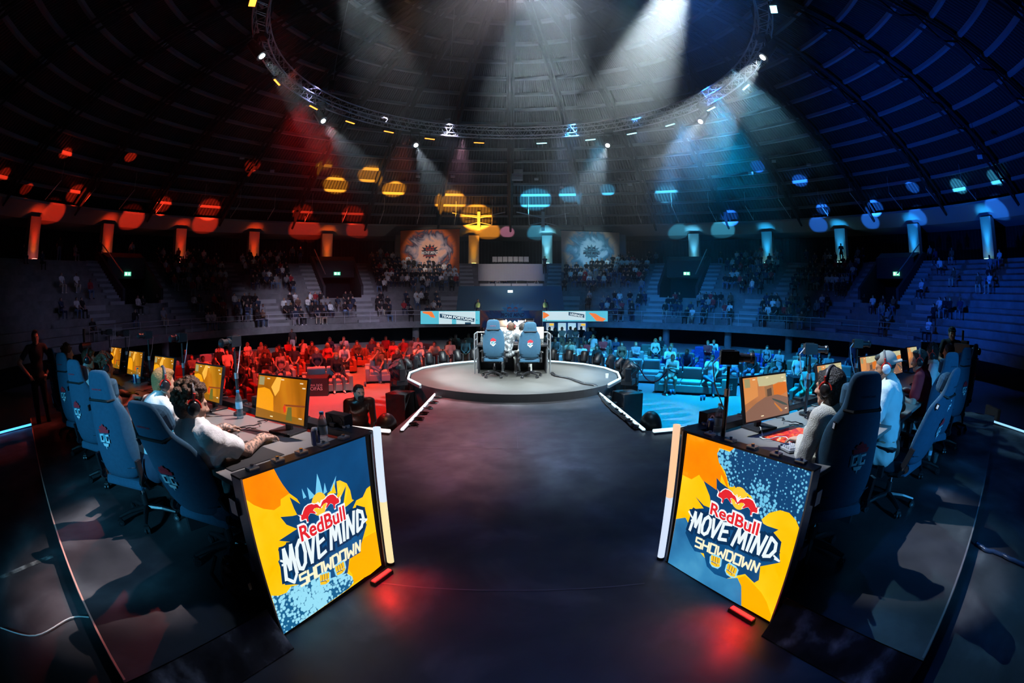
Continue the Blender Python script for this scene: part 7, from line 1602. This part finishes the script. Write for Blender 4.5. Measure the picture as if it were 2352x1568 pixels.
e, P = ribbon(1246, 1396, 714, 738, 'r', [('picture', rect(1246, 714, 1396, 738), S_c, 0), ('picture', rect(1252, 715, 1345, 735), S_w, 1), ('emblem', [(1247, 716), (1257, 720), (1262, 724), (1256, 728), (1247, 732)], S_o, 2), ('strip', [(1306, 716), (1342, 722), (1342, 730), (1306, 724)], S_n, 2), ('flame', [(1352, 718), (1368, 720), (1380, 728), (1392, 732), (1385, 738), (1370, 737), (1362, 728)], S_o, 2)], 'glowing ribbon screen reading LEGENDZ on the balcony right of the bar')
ribtext(e, P, 'LEGENDZ', 1309, 723, 1339, 729, 718)
# kiosk with fridges under the right ribbon
Yk = 34.0; A = aty(1247, 739, Yk); B = aty(1350, 800, Yk); e = empty('drinks_kiosk', ((A.x + B.x) / 2, Yk, FZ), 0, 'blue drinks kiosk with lit fridges under the right ribbon screen', 'kiosk'); w = B.x - A.x; h = A.z - FZ
mb = MB(); mb.box((0, .2, h / 2), (w, .3, h), mat('kiosk_blue', (.02, .12, .30), .5)); mb.build('wall', e)
for i, (x, cc) in enumerate(((-.34, 0), (-.08, 1), (.14, 1), (.36, 0))):
    mb = MB(); mb.box((x * w, .0, h * .62), (w * .17, .12, h * .66), mat('fridge_panel_%d' % cc, (.5, .6, .65), .4, emit=((.30, .38, .45), (.45, .72, .80))[cc], es=.8)); f_ = mb.build('fridge_door', e)
    mb = MB(); mb.box((x * w, -.08, h * .58), (w * .11, .02, h * .34), em('fridge_glow', (.7, .85, .9), .8)); mb.build('window', f_)
    if not cc: mb = MB(); mb.box((x * w + .1, -.08, h * .88), (w * .09, .02, h * .09), em('yellow_sign', (1, .6, .05), .9)); mb.build('sign', f_)
# balcony rails
for k0, k1, nm_ in ((-6.6, -1.0, 'left'), (1.3, 6.6, 'right')):
    o0 = hall(21.55, (k0 + k1) / 2, .66); e = empty('balcony_rail', o0, 0, 'glass balustrade with slim metal rail along the %s balcony edge' % nm_, 'railing')
    for z in (.55, .85): mb = MB(); mb.tube([hall(21.55, k0 + (k1 - k0) * i / 40, .66 + z) - o0 for i in range(41)], .025, M_alu, n=6); mb.build('rail', e)
    for i in range(15): kk = k0 + (k1 - k0) * i / 14; mb = MB(); mb.tube([hall(21.55, kk, .66) - o0, hall(21.55, kk, 1.5) - o0], .02, M_alu, n=5); mb.build('post', e)
# equipment at the far left and right of the stage
for (x, y, lb) in ((-7.9, 5.3, 'left'), (8.6, 5.0, 'right')):
    e = empty('light_tree', (x, y, 0), 0, 'black lighting tower with several lamps at the far %s of the stage' % lb, 'light stand')
    mb = MB(); mb.cyl((0, 0, 0), (0, 0, 1.75), .03, M_blackg, n=8); mb.build('pole', e); mb = MB(); mb.cyl((0, 0, 0), (0, 0, .04), .32, M_black, n=16); mb.build('base', e)
    for z in (.5, .95, 1.4): mb = MB(); mb.cyl((0, -.1, z), (.05, .12, z), .10, M_blackg, n=14); mb.cyl((0, -.11, z), (0, -.12, z), .08, mat('dark_lens'), n=14); mb.build('lamp_head', e)
e = empty('video_camera', (7.55, 4.35, 0), 0, 'broadcast camera on a tripod operated by the cameraman at the far right', 'camera')
mb = MB(); mb.box((0, 0, 1.45), (.18, .4, .2), M_blackg); mb.cyl((0, -.2, 1.46), (-.03, -.42, 1.46), .06, M_blackg, n=14); mb.box((.13, .05, 1.55), (.1, .16, .1), M_blackg); mb.build('camera_body', e)
for a in (0, 2.1, 4.2): mb = MB(); mb.tube([(0, 0, 1.32), (.38 * math.cos(a), .38 * math.sin(a), 0)], .018, M_blackg, n=6); mb.build('leg', e)
# monitor on stand in the right background
e = empty('stage_screen', (9.9, 6.4, FZ), -.8, 'large dark flat screen on a stand beyond the far right of the stage', 'screen'); mb = MB(); mb.box((0, 0, 2.0), (1.3, .1, .75), M_blackg, R=Matrix.Rotation(-.3, 3, 'X')); mb.build('panel', e); mb = MB(); mb.cyl((0, 0, 0), (0, 0, 1.7), .04, M_black, n=8); mb.build('stand', e)
e = empty('armchair', (11.6, 5.6, FZ), 1.1, 'white armchair beyond the far right stage edge', 'armchair'); mb = MB(); mb.box((0, 0, .25), (.75, .75, .3), SMT['white']); mb.build('seat', e, bevel=.04); mb = MB(); mb.box((0, -.32, .62), (.75, .15, .55), SMT['white']); mb.build('backrest', e, bevel=.04)
for s in (-1, 1): mb = MB(); mb.box((s * .36, 0, .42), (.14, .75, .3), SMT['white']); mb.build('armrest', e, bevel=.03)
# ------------------------------------------------------------------ haze
hz = bpy.data.materials.new('stage_haze'); hz.use_nodes = True; nt = hz.node_tree; nt.nodes.remove(nt.nodes['Principled BSDF'])
vs_ = nt.nodes.new('ShaderNodeVolumeScatter'); vs_.inputs['Color'].default_value = (.85, .92, 1, 1); vs_.inputs['Anisotropy'].default_value = .35; nt.links.new(vs_.outputs[0], nt.nodes['Material Output'].inputs['Volume'])
HZ_D = .0165
tc = nt.nodes.new('ShaderNodeTexCoord'); n = nt.nodes.new('ShaderNodeTexNoise'); n.inputs['Scale'].default_value = .32; n.inputs['Detail'].default_value = 3.5; n.inputs['Distortion'].default_value = .8; nt.links.new(tc.outputs['Object'], n.inputs['Vector'])
mr = nt.nodes.new('ShaderNodeMapRange'); mr.inputs['From Min'].default_value = .38; mr.inputs['From Max'].default_value = .66; mr.inputs['To Min'].default_value = .25; mr.inputs['To Max'].default_value = 1.6; nt.links.new(n.outputs['Fac'], mr.inputs['Value'])
sx = nt.nodes.new('ShaderNodeSeparateXYZ'); nt.links.new(tc.outputs['Object'], sx.inputs[0])
gx = nt.nodes.new('ShaderNodeMapRange'); gx.inputs['From Min'].default_value = -7; gx.inputs['From Max'].default_value = 2.5; gx.inputs['To Min'].default_value = .08; gx.inputs['To Max'].default_value = 1.0; nt.links.new(sx.outputs['X'], gx.inputs['Value'])
vd = nt.nodes.new('ShaderNodeVectorMath'); vd.operation = 'DISTANCE'; vd.inputs[1].default_value = (1.5, 7.0, 6.9); nt.links.new(tc.outputs['Object'], vd.inputs[0])
cl = nt.nodes.new('ShaderNodeMapRange'); cl.inputs['From Min'].default_value = 4.9; cl.inputs['From Max'].default_value = .8; cl.inputs['To Min'].default_value = 1.0; cl.inputs['To Max'].default_value = 15.0; nt.links.new(vd.outputs['Value'], cl.inputs['Value'])
m1 = nt.nodes.new('ShaderNodeMath'); m1.operation = 'MULTIPLY'; nt.links.new(mr.outputs['Result'], m1.inputs[0]); nt.links.new(gx.outputs['Result'], m1.inputs[1])
m2 = nt.nodes.new('ShaderNodeMath'); m2.operation = 'MULTIPLY'; nt.links.new(m1.outputs[0], m2.inputs[0]); nt.links.new(cl.outputs['Result'], m2.inputs[1])
gz = nt.nodes.new('ShaderNodeMapRange'); gz.inputs['From Min'].default_value = 4.6; gz.inputs['From Max'].default_value = 7.6; gz.inputs['To Min'].default_value = .10; gz.inputs['To Max'].default_value = 1.0; nt.links.new(sx.outputs['Z'], gz.inputs['Value'])
m4 = nt.nodes.new('ShaderNodeMath'); m4.operation = 'MULTIPLY'; nt.links.new(m2.outputs[0], m4.inputs[0]); nt.links.new(gz.outputs['Result'], m4.inputs[1]); m2 = m4
m3 = nt.nodes.new('ShaderNodeMath'); m3.operation = 'MULTIPLY'; m3.inputs[1].default_value = HZ_D; nt.links.new(m2.outputs[0], m3.inputs[0]); nt.links.new(m3.outputs[0], vs_.inputs['Density'])
mb = MB(); mb.cyl((RX, RY, 1.6), (RX, RY, 9.0), 7.9, hz, n=40); o = mb.build('haze', None, label='thin drifting stage haze hanging under the lighting ring', cat='haze', kind='stuff')
hz.cycles.volume_step_rate = 1.0
